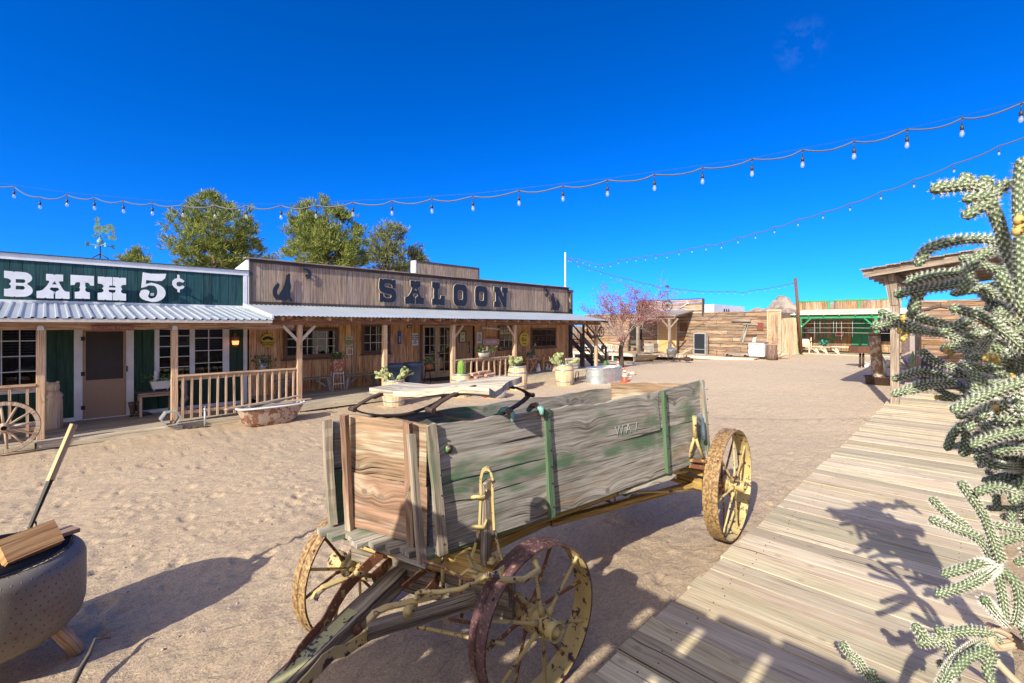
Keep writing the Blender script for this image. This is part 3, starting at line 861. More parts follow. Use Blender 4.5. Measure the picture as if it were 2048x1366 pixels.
GL['A'] = [[(.28, 1), (.48, 1), (.53, .965), (.58, 1), (.80, 1), (.80, .73), (.70, .72), (.66, .70), (.78, .42), (.84, .33), (.92, .30), (1, .30), (1, 0), (.80, 0), (.76, .03), (.72, 0), (.56, 0), (.56, .25), (.60, .31), (.66, .34), (.68, .38), (.64, .45), (.42, .45), (.39, .38), (.42, .34), (.48, .31), (.51, .25), (.51, 0), (.30, .0), (.26, .03), (.22, 0), (0, 0), (0, .28), (.10, .30), (.18, .34), (.30, .50), (.38, .68), (.36, .72), (.28, .74)],
           [(.46, .58), (.61, .58), (.54, .72)]]
GL['T'] = [[(0, 1), (1, 1), (1, .58), (.84, .58), (.80, .66), (.74, .70), (.62, .70), (.62, .52), (.66, .48), (.62, .44), (.62, .36), (.68, .30), (.82, .28), (.82, 0), (.56, 0), (.52, .03), (.48, 0), (.18, 0), (.18, .28), (.34, .30), (.40, .36), (.40, .44), (.36, .48), (.40, .52), (.40, .70), (.26, .70), (.20, .66), (.16, .58), (0, .56)]]
GL['H'] = [[(0, 1), (.22, 1), (.26, .97), (.30, 1), (.505, 1), (.505, .64), (.40, .63), (.38, .55), (.62, .55), (.62, .63), (.53, .64), (.53, 1), (.74, 1), (.78, .97), (.82, 1), (1, 1), (1, .70), (.86, .68), (.82, .62), (.82, .56), (.86, .50), (.82, .44), (.82, .38), (.86, .32), (1, .30), (1, 0), (.78, 0), (.74, .03), (.70, 0), (.53, 0), (.53, .32), (.62, .36), (.62, .45), (.38, .45), (.38, .36), (.505, .32), (.505, 0), (.30, 0), (.26, .03), (.22, 0), (0, 0), (0, .30), (.14, .32), (.20, .38), (.20, .44), (.15, .50), (.20, .56), (.20, .62), (.14, .68), (0, .70)]]
GL['5'] = [[(.14, 1), (.40, .97), (.70, .98), (1, 1), (.96, .84), (.84, .74), (.62, .72), (.26, .74), (.24, .60), (.44, .655)] + arc(.48, .31, .50, .33, 80, -90, 12) + arc(.34, .22, .32, .20, 250, 150, 6) + arc(.22, .32, .17, .085, 170, 20, 5) + [(.36, .26), (.32, .18), (.37, .11), (.46, .10)] + arc(.50, .34, .18, .22, -80, 85, 8) + [(.36, .56), (.24, .50), (.08, .46), (.10, .60)]]
GL['c'] = [[(.46, 1), (.60, .95), (.60, .80), (.74, .76), (.98, .66), (.88, .56), (.62, .60), (.44, .58), (.34, .48), (.40, .36), (.60, .33), (.84, .40), (1, .34), (.86, .22), (.62, .17), (.60, .0), (.44, .03), (.44, .18), (.20, .26), (.04, .42), (.06, .62), (.22, .74), (.44, .79), (.44, .92)]]
GL['S'] = [[(.04, .98), (.18, .98), (.22, .94), (.30, .985), (.70, .985), (.80, .94), (.84, .98), (.97, .98), (.97, .62), (.80, .62), (.74, .76), (.62, .80), (.38, .80), (.30, .75), (.30, .69), (.38, .65), (.78, .61), (.94, .54), (1, .42), (1, .18), (.92, .05), (.74, 0), (.32, 0), (.22, .05), (.18, .01), (.03, .01), (.03, .38), (.20, .38), (.26, .24), (.38, .19), (.64, .19), (.72, .24), (.72, .30), (.64, .35), (.24, .39), (.06, .46), (0, .58), (0, .82), (.04, .92)]]
GL['L'] = [[(.02, 1), (.26, 1), (.30, .97), (.34, 1), (.60, 1), (.60, .72), (.50, .70), (.46, .66), (.46, .30), (.50, .26), (.62, .26), (.68, .32), (.70, .42), (.98, .42), (.98, 0), (.60, 0), (.56, .03), (.52, 0), (.30, 0), (.26, .03), (.22, 0), (.02, 0), (.02, .24), (.12, .26), (.16, .30), (.16, .44), (.13, .48), (.16, .52), (.16, .70), (.12, .74), (.02, .76)]]
GL['O'] = [[(.22, 1), (.78, 1), (.94, .92), (1, .78), (1, .22), (.94, .08), (.78, 0), (.22, 0), (.06, .08), (0, .22), (0, .78), (.06, .92)], [(.38, .72), (.30, .66), (.30, .34), (.38, .28), (.62, .28), (.70, .34), (.70, .66), (.62, .72)]]
GL['N'] = [[(0, 1), (.36, 1), (.66, .50), (.66, .72), (.56, .76), (.56, 1), (.98, 1), (.98, .76), (.88, .72), (.86, 0), (.66, 0), (.30, .58), (.30, .28), (.42, .24), (.42, 0), (.0, 0), (0, .24), (.12, .28), (.12, .72), (0, .76)]]
def glyph(ch, px0, px1, py0, py1, Y, depth, mat, parent, rim=None, standoff=.0, name='sign_letter', label=None):
    xa = hY(px0, 600, Y)[0]; xb = hY(px1, 600, Y)[0]
    pm = (px0 + px1) / 2
    zt = hY(pm, py0, Y)[1]; zb = hY(pm, py1, Y)[1]
    loops = [[(xa + p[0] * (xb - xa), zb + p[1] * (zt - zb)) for p in lp] for lp in GL[ch]]
    o = curve_shape(name, loops, depth, mat, parent, (0, Y, 0), (1, 0, 0), (0, 0, 1))
    if rim: curve_shape('letter_lit_rim', loops, depth * .8, rim, o, (0, Y + .004, 0), (1, 0, 0), (0, 0, 1), offset=.014)  # pale plate behind the letter, coloured to stand for its sunlit sides
    if standoff:
        MB().box(xa + (xb - xa) * .45, xa + (xb - xa) * .55, Y, Y + standoff, zb + (zt - zb) * .2, zb + (zt - zb) * .3).build('standoff', mat, o)
    return o
YL = SZW - .14
glyph('B', 8.2, 65.5, 543, 594, YL, .03, WHITE, bath, standoff=.11)
glyph('A', 73.1, 139, 548.5, 597, YL, .03, WHITE, bath, standoff=.11)
glyph('T', 141, 187.8, 551, 597.5, YL, .03, WHITE, bath, standoff=.11)
glyph('H', 195.5, 251.8, 554.5, 600.5, YL, .03, WHITE, bath, standoff=.11)
glyph('5', 277.8, 332, 546, 603, YL, .03, WHITE, bath, standoff=.11)
glyph('c', 343.5, 369, 549, 585, YL - .06, .025, WHITE, bath, standoff=.17, name='cent_sign')

# ================================================================ SALOON
sal = root('saloon', 'long brown timber saloon with black lettering and two howling coyotes', 'building', (11.6, 15, .3))
sx0, sx1 = 4.17, 19.12
rb = random.Random(8); random.seed(8)
wins = [(573.5, 669.5, 661.7, 708.5, 5, 3), (727, 775, 652.5, 701, 4, 3), (998, 1025, 653, 693.5, 3, 3), (1063, 1108.7, 660, 691, 5, 3)]
W = []
for a, b, c, d, k, l in wins:
    xa, xb = hY(a, 660, SZW)[0], hY(b, 660, SZW)[0]
    W.append((xa, xb, hY((a + b) / 2, d, SZW)[1], min(hY((a + b) / 2, c, SZW)[1], 2.33), k, l))
fd = (hY(842, 700, SZW)[0], hY(903, 700, SZW)[0]); od = (hY(909, 700, SZW)[0], hY(949, 700, SZW)[0])
m = MB()
vsiding(m, sx0, sx1, .3, 2.75, SZW, w=.21, gap=.007, rnd=rb, skip=[(w[0] - .02, w[1] + .02, w[2] - .02, w[3] + .02) for w in W] + [(fd[0], fd[1], 0, 2.35), (od[0], od[1], 0, 2.35)])
m.build('lower_wall', W_SALW, sal)
m = MB(); vsiding(m, sx0 + .1, sx1 - .1, 3.06, 4.22, SZW, w=.205, gap=.009, rnd=rb); m.build('false_front', W_SIGN, sal)
MB().box(sx0, sx1, SZW + .14, SZW + .20, .1, 4.25).build('backing_wall', DARKIN, sal)
DK = wood('dark_trim', (.025, .02, .02), (.055, .042, .038), (.09, .07, .06), vary=.1, cracks=.3)
m = MB(); m.box(sx0, sx1, SZW - .045, SZW + .12, 4.21, 4.31); m.box(sx0, sx1, SZW - .042, SZW, 2.97, 3.07); m.box(sx0, sx0 + .11, SZW - .044, SZW, 3.07, 4.21); m.box(sx1 - .1, sx1, SZW - .044, SZW, 3.07, 4.21)
m.build('dark_trim', DK, sal)
m = MB(); m.plank((sx0 - .12, SZW - .02, 4.325), (sx1 + .1, SZW - .02, 4.325), .24, .028, n=10, edge=.004); m.build('parapet_cap', W_SIGN, sal)
m = MB(); m.box(sx0 - .03, sx0 - .004, SZW - .045, SZW + .01, 2.9, 4.3)
m.prism([(0, 0), (2.6, 0), (2.6, .05), (.0, .42)], (sx0 - .004, SZW + .01, 3.88), (0, 1, 0), (0, 0, 1), -.03)
m.build('white_corner', WHITE, sal)
MB().box(sx1 - .03, sx1, SZW + .2, 19, .2, 4.1).build('side_wall', W_SALW, sal)
MB().box(sx0, sx0 + .03, SZW + .2, 19, .2, 4.1).build('side_wall', W_SALW, sal)
MB().box(sx0, sx1, 19, 19.03, .2, 4.1).build('rear_wall', W_SALW, sal)
MB().box(sx0 + .03, sx1 - .03, SZW + .2, 19, 3.95, 4.0).build('roof', GALV, sal)
for i, (xa, xb, za, zb, k, l) in enumerate(W):
    window_Y(sal, xa, xb, za, zb, SZW, k, l, W_BRN, fw=.09 if i else .11, mw=.02, mm=W_PALE if i < 3 else W_BRN, sill=W_BRN, seed=20 + i)
W_DOOR = wood('french_door_wood', (.26, .15, .08), (.48, .32, .19), (.60, .43, .28), vary=.06, cracks=.2)
mid = (fd[0] + fd[1]) / 2
for a, b in ((fd[0] + .04, mid - .005), (mid + .005, fd[1] - .04)):
    m = MB(); zt, zb = 2.37, .34
    m.box(a, a + .10, SZW - .05, SZW - .01, zb, zt); m.box(b - .10, b, SZW - .05, SZW - .01, zb, zt)
    m.box(a + .1, b - .1, SZW - .049, SZW - .011, zb, zb + .24); m.box(a + .1, b - .1, SZW - .049, SZW - .011, zt - .08, zt)
    d = m.build('door', W_DOOR, sal)
    m = MB()
    x = (a + b) / 2; m.box(x - .012, x + .012, SZW - .046, SZW - .02, zb + .24, zt - .08)
    for j in range(1, 5): zz = zb + .24 + (zt - zb - .32) * j / 5; m.box(a + .1, b - .1, SZW - .0475, SZW - .0215, zz - .012, zz + .012)
    m.build('muntins', W_DOOR, d)
    m = MB(); m.quad((a + .1, SZW - .03, zb + .24), (b - .1, SZW - .03, zb + .24), (b - .1, SZW - .03, zt - .08), (a + .1, SZW - .03, zt - .08)); m.build('pane', CGLASS, d)
    MB().box(a + .1, b - .1, SZW + .10, SZW + .12, zb + .24, zt - .08).build('dark_room', DARKIN, d)
    if a > mid:
        m = MB(); m.tube([(a + .05, SZW - .05, 1.30), (a + .05, SZW - .12, 1.29), (a + .055, SZW - .12, 1.12), (a + .05, SZW - .05, 1.11)], .012); m.box(a + .0, a + .09, SZW - .062, SZW - .051, 1.27, 1.33); m.build('handle', BLACK, d)
m = MB(); m.box(fd[0] - .06, fd[0] + .04, SZW - .055, SZW, .31, 2.42); m.box(fd[1] - .04, fd[1] + .05, SZW - .055, SZW, .31, 2.42); m.box(fd[0] + .04, fd[1] - .04, SZW - .054, SZW, 2.37, 2.44); m.build('door_frame', W_BRN, sal)
# plank door standing open beside the glazed pair
m = MB()
W_ODOOR = wood('plank_door_wood', (.16, .08, .04), (.36, .20, .10), (.46, .28, .16), vary=.08, cracks=.5)
x = od[0] + .03
while x < od[1] - .22: m.board((x + .09, SZW - .03, .33), (x + .09, SZW - .03, 2.33), .176, .03, up=(0, -1, 0)); x += .18
d = m.build('plank_door', W_ODOOR, sal)
m = MB(); m.box(x - .24, x - .20, SZW - .07, SZW - .046, 1.55, 1.72); m.tube([(x - .22, SZW - .06, 1.5), (x - .22, SZW - .1, 1.35), (x - .24, SZW - .06, 1.22)], .012); m.build('latch', BLACK, d)
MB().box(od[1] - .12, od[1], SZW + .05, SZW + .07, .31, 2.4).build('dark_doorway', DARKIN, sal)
# porch of the saloon
rx1 = 19.25
metal_roof(4.05, rx1, 12.55, 2.60, 14.94, 2.97, .125, .02, 'wave').build('porch_roof', GALV, sal)
m = MB(); m.hexa([(4.0, 12.5, 2.545), (4.05, 12.5, 2.545), (4.05, 14.93, 2.90), (4.0, 14.93, 2.90), (4.0, 12.5, 2.625), (4.05, 12.5, 2.625), (4.05, 14.93, 3.0), (4.0, 14.93, 3.0)]); m.build('roof_edge_board', plain('grey_white_paint', (.58, .62, .66), .6), sal)
m = MB()
for i in range(25): m.board((4.3 + i * .62, 12.62, 2.535), (4.3 + i * .62, 14.9, 2.88), .045, .09)
m.build('rafters', W_BEAM, sal)
m = MB(); random.seed(14)
W_LOG = wood('live_edge_beam', (.16, .06, .03), (.55, .34, .17), (.70, .48, .27), vary=.1, knots=1.0, cracks=.5, stain=(.17, .055, .03), samt=1.05, sscale=2.6)
m.plank((4.05, 12.98, 2.465), (11.6, 12.98, 2.465), .09, .15, n=40, edge=.012, warp=.012); m.plank((11.62, 12.98, 2.465), (rx1 - .2, 12.98, 2.465), .09, .15, n=40, edge=.012, warp=.01)
m.build('porch_beam', W_LOG, sal)
for x, w in ((4.85, .125), (7.42, .13), (10.08, .14), (13.15, .13), (18.75, .13)):
    post(sal, x, 13.02, .28, 2.39, w, W_POST, lean=.012)
for x, sgn in ((4.85, -1), (4.85, 1), (10.1, 1), (13.15, -1), (18.75, -1), (18.75, 1)):
    MB().board((x + sgn * .04, 13.0, 1.95), (x + sgn * .42, 13.0, 2.36), .07, .05, up=(0, -1, 0)).build('brace', W_PALE if x < 10 else W_POST, sal)
railing(sal, 10.16, 13.08, 13.02, 1.17, .42, .33, 10, W_GREY if 0 else W_RAIL, .03, 9, .0)
m = MB(); random.seed(6)
for k in range(12): m.board((4.2, 12.98 + .18 * k, .275), (19.2, 12.98 + .18 * k, .275), .172, .04)
m.build('porch_floor', W_DECK, sal)
m = MB(); m.box(4.18, 4.62, 12.97, 12.99, .05, .25); x = 4.62
while x < 19.2:
    L = random.uniform(2.0, 3.6); m.plank((x, 12.87, .175), (min(x + L, 19.2), 12.87, .175), .045, .22, n=8, edge=.006); x += L + .01
m.build('porch_edge', W_WALK, sal)
for ch, a, b, c, d in (('S', 757.6, 791.3, 557.5, 605), ('A', 809.6, 846.7, 561.5, 608), ('L', 863, 889, 564.5, 610), ('O', 906.5, 933, 568.5, 612), ('O', 949.5, 974, 572, 613.5), ('N', 987.5, 1015, 574.5, 614.5)):
    glyph(ch, a, b, c, d, SZW - .085, .035, BLACKL, sal, rim=LIT_RIMC, standoff=.06)
COY = [(0.17, 0.03), (0.03, 0.17), (0.00, 0.31), (0.02, 0.42), (0.11, 0.54), (0.19, 0.58), (0.24, 0.65), (0.27, 0.61), (0.34, 0.59), (0.30, 0.48), (0.21, 0.36), (0.21, 0.26), (0.28, 0.19), (0.36, 0.28), (0.47, 0.41), (0.57, 0.57), (0.64, 0.75), (0.67, 0.87), (0.65, 0.92), (0.70, 0.93), (0.79, 1.00), (0.88, 0.95), (0.85, 0.90), (0.84, 0.83), (0.87, 0.70), (0.91, 0.52), (0.86, 0.32), (0.89, 0.16), (1.00, 0.01), (0.88, 0.00), (0.77, 0.13), (0.73, 0.05), (0.69, 0.02), (0.41, 0.03), (0.24, 0.03)]
MOON = [(0, 1)] + arc(.42, .48, .50, .52, 110, -60, 10)[1:-1] + [(.45, 0)] + arc(.2, .45, .42, .42, -50, 75, 7)
def cutout(pts, px0, px1, py0, py1, flip, name, label):
    Y = SZW - .09
    xa, xb = hY(px0, 600, Y)[0], hY(px1, 600, Y)[0]; pm = (px0 + px1) / 2
    zt, zb = hY(pm, py0, Y)[1], hY(pm, py1, Y)[1]
    lp = [[(xa + ((1 - p[0]) if flip else p[0]) * (xb - xa), zb + p[1] * (zt - zb)) for p in pts]]
    o = curve_shape(name, lp, .03, BLACKL, sal, (0, Y, 0), (1, 0, 0), (0, 0, 1))
    MB().box((xa + xb) / 2 - .03, (xa + xb) / 2 + .03, Y, Y + .07, zb + .1, zb + .16).build('standoff', BLACK, o)
    o['label'] = label
    return o
cutout(COY, 545, 585, 546, 602, False, 'coyote_cutout', 'black howling coyote near the left end of the front')
cutout(MOON, 603.5, 624, 537, 559, False, 'moon_cutout', 'black crescent moon at the left')
cutout(COY, 1101.5, 1119, 586, 621, True, 'coyote_cutout', 'black howling coyote near the right end of the front')
cutout(MOON, 1087, 1097.5, 577, 594, False, 'moon_cutout', 'black crescent moon at the right')
# raised stair-head parapet standing behind the saloon front
Yr = 17.6
xa, xb = hY(831, 540, Yr)[0], hY(958, 540, Yr)[0]
ztop = hY(831, 521, Yr)[1]
sh = root('upper_parapet', 'small raised brown parapet rising behind the saloon roofline', 'parapet', (xa, Yr, 4.0))
m = MB(); random.seed(4); vsiding(m, xa + .06, xb - .06, 4.0, ztop - .06, Yr, w=.2); m.build('boards', W_SIGN, sh)
m = MB(); m.box(xa + .02, xb, Yr - .04, Yr + .06, ztop - .08, ztop); m.box(xb - .06, xb, Yr - .035, Yr + .05, 4.0, ztop - .08); m.build('dark_trim', DK, sh)
m = MB(); m.box(xa - .05, xa + .02, Yr - .04, Yr + .3, 4.0, ztop); m.build('white_corner', WHITE, sh)
MB().box(xa, xb, Yr + .06, Yr + .10, 3.98, ztop - .1).build('backing', DARKIN, sh)
# ================================================================ FAR SIDE OF THE YARD
def hboards(m, y0, y1, z0, z1, X, h=.24, t=.025, gap=.020, Lmin=2.2, Lmax=4.5, rnd=None, skip=()):
    """level boards on a wall facing -X, in courses of random lengths"""
    rnd = rnd or random; z = z0
    while z < z1 - .03:
        b = min(z + h * rnd.uniform(.9, 1.1), z1); y = y0 - rnd.uniform(0, 2)
        while y < y1:
            e = y + rnd.uniform(Lmin, Lmax); a_, b_ = max(y, y0), min(e, y1)
            ok = True
            for s0, s1, s2, s3 in skip:
                if a_ < s1 and b_ > s0 and z < s3 and b > s2: ok = False
            if b_ - a_ > .05 and ok:
                yo = rnd.uniform(-.006, .006); tilt = rnd.uniform(-.006, .006)
                m.board((X - t / 2 + yo, a_ + gap / 2, (z + b) / 2 - tilt), (X - t / 2 + yo, b_ - gap / 2, (z + b) / 2 + tilt), b - z - gap, t, up=(-1, 0, 0))
            y = e
        z = b
def vboards(m, y0, y1, z0, z1, X, w=.2, t=.025, gap=.008, rnd=None, ragged=0.0, skip=()):
    rnd = rnd or random; y = y0
    while y < y1 - .02:
        b = min(y + w * rnd.uniform(.75, 1.2), y1)
        if not any(s0 < (y + b) / 2 < s1 for s0, s1 in skip):
            xo = rnd.uniform(-.006, .006)
            m.board((X - t / 2 + xo, (y + b) / 2, z0), (X - t / 2 + xo, (y + b) / 2, z1 + rnd.uniform(-ragged, ragged)), b - y - gap, t, up=(-1, 0, 0))
        y = b
FX = 30.0
random.seed(77); rb = random.Random(77)
barn = root('trading_post', 'long low trading post of weathered level boards across the yard', 'building', (FX, 15, .2))
yl, yr = hX(1168.5, 650, FX)[0], hX(1541, 650, FX)[0]
py0, py1 = hX(1404.5, 650, FX)[0], hX(1274, 650, FX)[0]
m = MB(); hboards(m, yr, yl, .1, 3.24, FX, h=.215, rnd=rb); m.build('wall', W_FAR, barn)
m = MB(); hboards(m, py0, py1, 3.24, 4.10, FX, h=.22, rnd=rb, Lmin=3, Lmax=5); m.build('false_front', W_FAR, barn)
MB().box(FX, FX + .05, yr, yl, 0, 3.22).build('backing_wall', DARKIN, barn)
m = MB(); m.box(FX - .06, FX + .08, py0 - .04, py1 + .04, 4.10, 4.15); m.box(FX - .05, FX + .12, py0 - .10, py0, 3.0, 4.12); m.build('dark_trim', DK, barn)
MB().box(FX - .05, FX + .02, yl, yl + .09, .4, 2.6).build('cream_corner', W_PALE, barn)
MB().box(FX + 5, FX + 5.1, yr, yl, 0, 3.1).build('rear_wall', W_FAR, barn)
MB().box(FX + .06, FX + 5, yr, yr + .05, 0, 3.2).build('side_wall', W_FAR, barn)
MB().box(FX + .06, FX + 5, yl - .05, yl, 0, 3.2).build('side_wall', W_FAR, barn)
MB().box(FX + .06, FX + 5, yr + .05, yl - .05, 3.05, 3.1).build('roof', W_GREY, barn)
# clapboard end bay with a boarded window
W_SALM = wood('salmon_clapboard', (.30, .15, .09), (.55, .33, .22), (.68, .45, .32), vary=.1, cracks=.3)
ya, yb = hX(1562.5, 650, FX)[0], hX(1536, 650, FX)[0]
m = MB(); z = .3
while z < 3.2: m.board((FX - .07, ya, z + .06), (FX - .07, yb, z + .06), .14, .02, up=(-1, 0, .18)); z += .125
m.build('clapboard_bay', W_SALM, barn)
m = MB(); m.box(FX - .13, FX - .09, ya - .03, ya + .05, .3, 3.22); m.box(FX - .13, FX - .09, yb - .06, yb + .02, .3, 3.22); m.box(FX - .14, FX + .1, ya - .08, yb + .05, 3.22, 3.27); m.build('bay_trim', W_SALM, barn)
m = MB(); vboards(m, ya + .15, yb - .2, 1.35, 3.0, FX - .09, w=.16, rnd=rb); m.build('shutter', W_RED, barn)
# door, porch roof, posts
da, db = hX(1352.6, 650, FX)[0], hX(1318, 650, FX)[0]
OCH = plain('ochre_door', (.60, .38, .17), .7, var=.08)
MB().box(FX - .075, FX - .03, da, db, .5, 2.95).build('door', OCH, barn)
m = MB(); m.box(FX - .09, FX - .03, da - .07, da, .5, 3.0); m.box(FX - .09, FX - .03, db, db + .07, .5, 3.0); m.build('door_frame', W_PALE, barn)
e0, e1 = 13.15, 16.5
m = MB(); m.hexa([(27.4, e0, 2.95), (27.4, e1, 2.95), (30.02, e1, 3.34), (30.02, e0, 3.34), (27.4, e0, 3.0), (27.4, e1, 3.0), (30.02, e1, 3.39), (30.02, e0, 3.39)]); m.build('porch_roof', W_GREY, barn)
m = MB(); m.box(27.55, 27.65, e0 + .05, e1 - .05, 2.80, 2.94)
for k in range(6): y = e0 + .1 + k * .62; m.board((27.45, y, 2.9), (29.96, y, 3.27), .05, .09)
m.build('porch_frame', W_PAV, barn)
pa = hX(1339.5, 650, 27.6)[0]; pb = hX(1276, 650, 27.2)[0]
for y, x in ((pa, 27.6), (pb, 27.2)):
    o = post(barn, x, y, .42, 2.82, .17, W_PAV)
    for sgn in (-1, 1): MB().board((x, y, 2.2), (x, y + sgn * .55, 2.8), .09, .06, up=(-1, 0, 0)).build('brace', W_PAV, o)
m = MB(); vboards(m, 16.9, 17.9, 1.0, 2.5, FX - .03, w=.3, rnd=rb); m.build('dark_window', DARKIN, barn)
m = MB(); m.box(FX - .06, FX - .03, hX(1366, 640, FX)[0] - .3, hX(1366, 640, FX)[0] + .2, 2.0, 2.55); m.build('rust_panel', RUST, barn)
m = MB(); y = hX(1520.5, 650, FX)[0]; m.box(FX - .06, FX - .03, y - .17, y + .17, 2.10, 2.55); m.build('rust_panel', plain('red_rust', (.20, .05, .03), .8), barn)
# rollers and sticks hung on the wall
def hx(px, py, X): y, z = hX(px, py, X); return (X, y, z)
def wallthing(name, label, cat, pts, r, mat, X=FX - .09, group=None, flat=False):
    m = MB()
    for seg in pts:
        P = [hx(a, b, X) for a, b in seg]
        if flat: m.board(P[0], P[-1], r * 2, .03, up=(-1, 0, 0))
        else: m.tube(P, r, 8)
    o = m.build(name, mat); tag(o, label, cat, group); return o
def c4(x, y): return (1130 + x / 4.357, 480 + y / 4.357)
wallthing('wooden_roller', 'pale wooden roller hung level on the trading post wall', 'roller', [[c4(1452, 703), c4(1618, 705)]], .085, W_GREY)
wallthing('yoke_tool', 'long pale wooden tool leaning in a T shape under the roller', 'tool', [[c4(1555, 733), c4(1682, 735)], [c4(1583, 738), c4(1532, 870)], [c4(1590, 738), c4(1548, 895)]], .055, W_GREY, flat=True)
wallthing('pickaxe', 'pickaxe hung slanting right of the wheel on the false front', 'pickaxe', [[c4(1072, 548), c4(992, 600)], [c4(1058, 532), c4(1082, 560)]], .035, W_PALE)
wallthing('pickaxe', 'shovel shaft hung slanting left of the wheel on the false front', 'shovel', [[c4(730, 568), c4(790, 600)]], .035, W_PALE)
def spoked_wheel(name, label, cat, c, r, nsp, mat_r, mat_s, axis='x', rimw=.05, rimt=.035, hub=.08, spr=.018, base=None, group=None, hubl=.14):
    c = Vector(c); w = root(name, label, cat, base or (c.x, c.y, c.z - r), group)
    e1, e2, ax = {'x': (V(0, 1, 0), V(0, 0, 1), V(1, 0, 0)), 'y': (V(1, 0, 0), V(0, 0, 1), V(0, 1, 0))}[axis]
    M = Matrix((e1, e2, ax)).transposed()
    m = MB(); m.lathe([(r, -rimw / 2), (r, rimw / 2), (r - rimt, rimw / 2), (r - rimt, -rimw / 2), (r, -rimw / 2)], c, 36, M, smooth=False); m.build('rim', mat_r, w)
    for k in range(nsp):
        t = 2 * math.pi * k / nsp + .1; d = e1 * math.cos(t) + e2 * math.sin(t)
        MB().tube([c + d * hub * .6, c + d * (r - rimt)], [spr * 1.2, spr], 6).build('spoke', mat_s, w)
    MB().lathe([(hub * .5, -hubl / 2), (hub, -hubl / 4), (hub, hubl / 4), (hub * .5, hubl / 2), (.001, hubl / 2)], c, 14, M).build('hub', mat_s, w)
    return w
y, z = hX(1334.3, 611, FX - .1)
spoked_wheel('wagon_wheel', 'thin iron wagon wheel hung on the trading post false front', 'wheel', (FX - .1, y, z), .37, 10, RUSTD, RUSTD, 'x', .04, .025, .05, .010)
# weathervane on the trading post
wv = root('weathervane', 'small dark weathervane standing above the trading post', 'weathervane', (FX, y, 4.1))
m = MB(); m.tube([(FX, y, 4.1), (FX, y, 5.1)], .018); m.build('mast', RUSTD, wv)
m = MB(); m.tube([(FX, y - .2, 4.72), (FX, y + .2, 4.72)], .014); m.tube([(FX - .2, y, 4.72), (FX + .2, y, 4.72)], .014); m.ell((FX, y + .2, 4.72), .035); m.ell((FX, y - .2, 4.72), .035); m.build('direction_arms', RUSTD, wv)
m = MB(); m.prism([(-.25, 0), (-.05, .02), (.0, .1), (.06, .12), (.1, .05), (.22, .08), (.2, -.04), (0, -.05)], (FX, y, 5.05), (0, 1, 0), (0, 0, 1), .02); m.build('bird', RUSTD, wv)
# decks and ramp
dk = root('loading_deck', 'raised plank deck with ramp in front of the trading post', 'deck', (27, 19, .1))
m = MB(); random.seed(41)
y = 15.3
while y < 22.5: m.board((26.4, y, .58), (29.9, y, .58), .19, .04); y += .2
m.build('deck_boards', W_FARV, dk)
MB().box(26.36, 26.4, 15.3, 22.6, .40, .57).build('deck_edge', W_PALE, dk)
for y in (15.4, 17.0, 18.6, 20.2, 22.0): MB().box(26.42, 26.52, y, y + .1, -.05, .55).build('leg', W_PALE, dk)
r0, r1 = hZ(1268, 724, .08), hZ(1304, 723, .08)
t0, t1 = hZ(1277, 709.5, .58), hZ(1319.5, 710.5, .58)
m = MB()
for k in range(14):
    f0, f1 = k / 14, (k + .93) / 14
    A = Vector((*r0, .08)).lerp(Vector((*t0, .6)), f0); B = Vector((*r1, .08)).lerp(Vector((*t1, .6)), f0)
    C = Vector((*r1, .08)).lerp(Vector((*t1, .6)), f1); D = Vector((*r0, .08)).lerp(Vector((*t0, .6)), f1)
    dz = Vector((0, 0, .035)); m.hexa([A, B, C, D, A + dz, B + dz, C + dz, D + dz])
m.build('ramp', W_PALE, dk)
m = MB(); y = 8.9
while y < 15.2: m.board((28.2, y, .52), (29.9, y, .52), .19, .04); y += .2
m.build('low_walk', W_FARV, dk)
MB().box(28.12, 28.18, 8.9, 15.2, .36, .53).build('walk_edge', W_PALE, dk)
# things on and round the deck
def cyl_between(m, a, b, r, n=16): m.tube([a, b], r, n)
m = MB()
p = hX(1163, 699, 27.6); q = hX(1205, 699, 27.6); n = 30; P = []; Rr = []
for i in range(n + 1): P.append((27.6, p[0] + (q[0] - p[0]) * i / n, .82)); Rr.append(.22 + (.015 if i % 2 else 0))
m.tube(P, Rr, 16, smooth=False); m.m = 1; m.tube([(27.6, q[0] - .001, .82), (27.6, q[0] - .02, .82)], .19, 16)
o = m.build('culvert_pipe', [STEEL, DARKIN]); tag(o, 'length of corrugated steel pipe lying on the deck', 'pipe')
W_CR = wood('grey_crate_wood', (.14, .12, .10), (.34, .30, .26), (.5, .45, .4))
cr = root('crate', 'weathered grey crate standing beside the ochre door', 'crate', (28.6, hX(1302, 700, 28.6)[0], .6))
m = MB(); y = ORG[cr.name].y
for k in range(4): m.board((28.3, y - .35, .68 + k * .14), (28.3, y + .35, .68 + k * .14), .13, .02, up=(-1, 0, 0)); m.board((28.9, y - .35, .68 + k * .14), (28.9, y + .35, .68 + k * .14), .13, .02, up=(-1, 0, 0)); m.board((28.3, y - .35, .68 + k * .14), (28.9, y - .35, .68 + k * .14), .13, .02, up=(0, -1, 0)); m.board((28.3, y + .35, .68 + k * .14), (28.9, y + .35, .68 + k * .14), .13, .02, up=(0, -1, 0))
m.build('slats', W_CR, cr); MB().box(28.28, 28.92, y - .37, y + .37, 1.16, 1.19).build('lid', W_CR, cr)
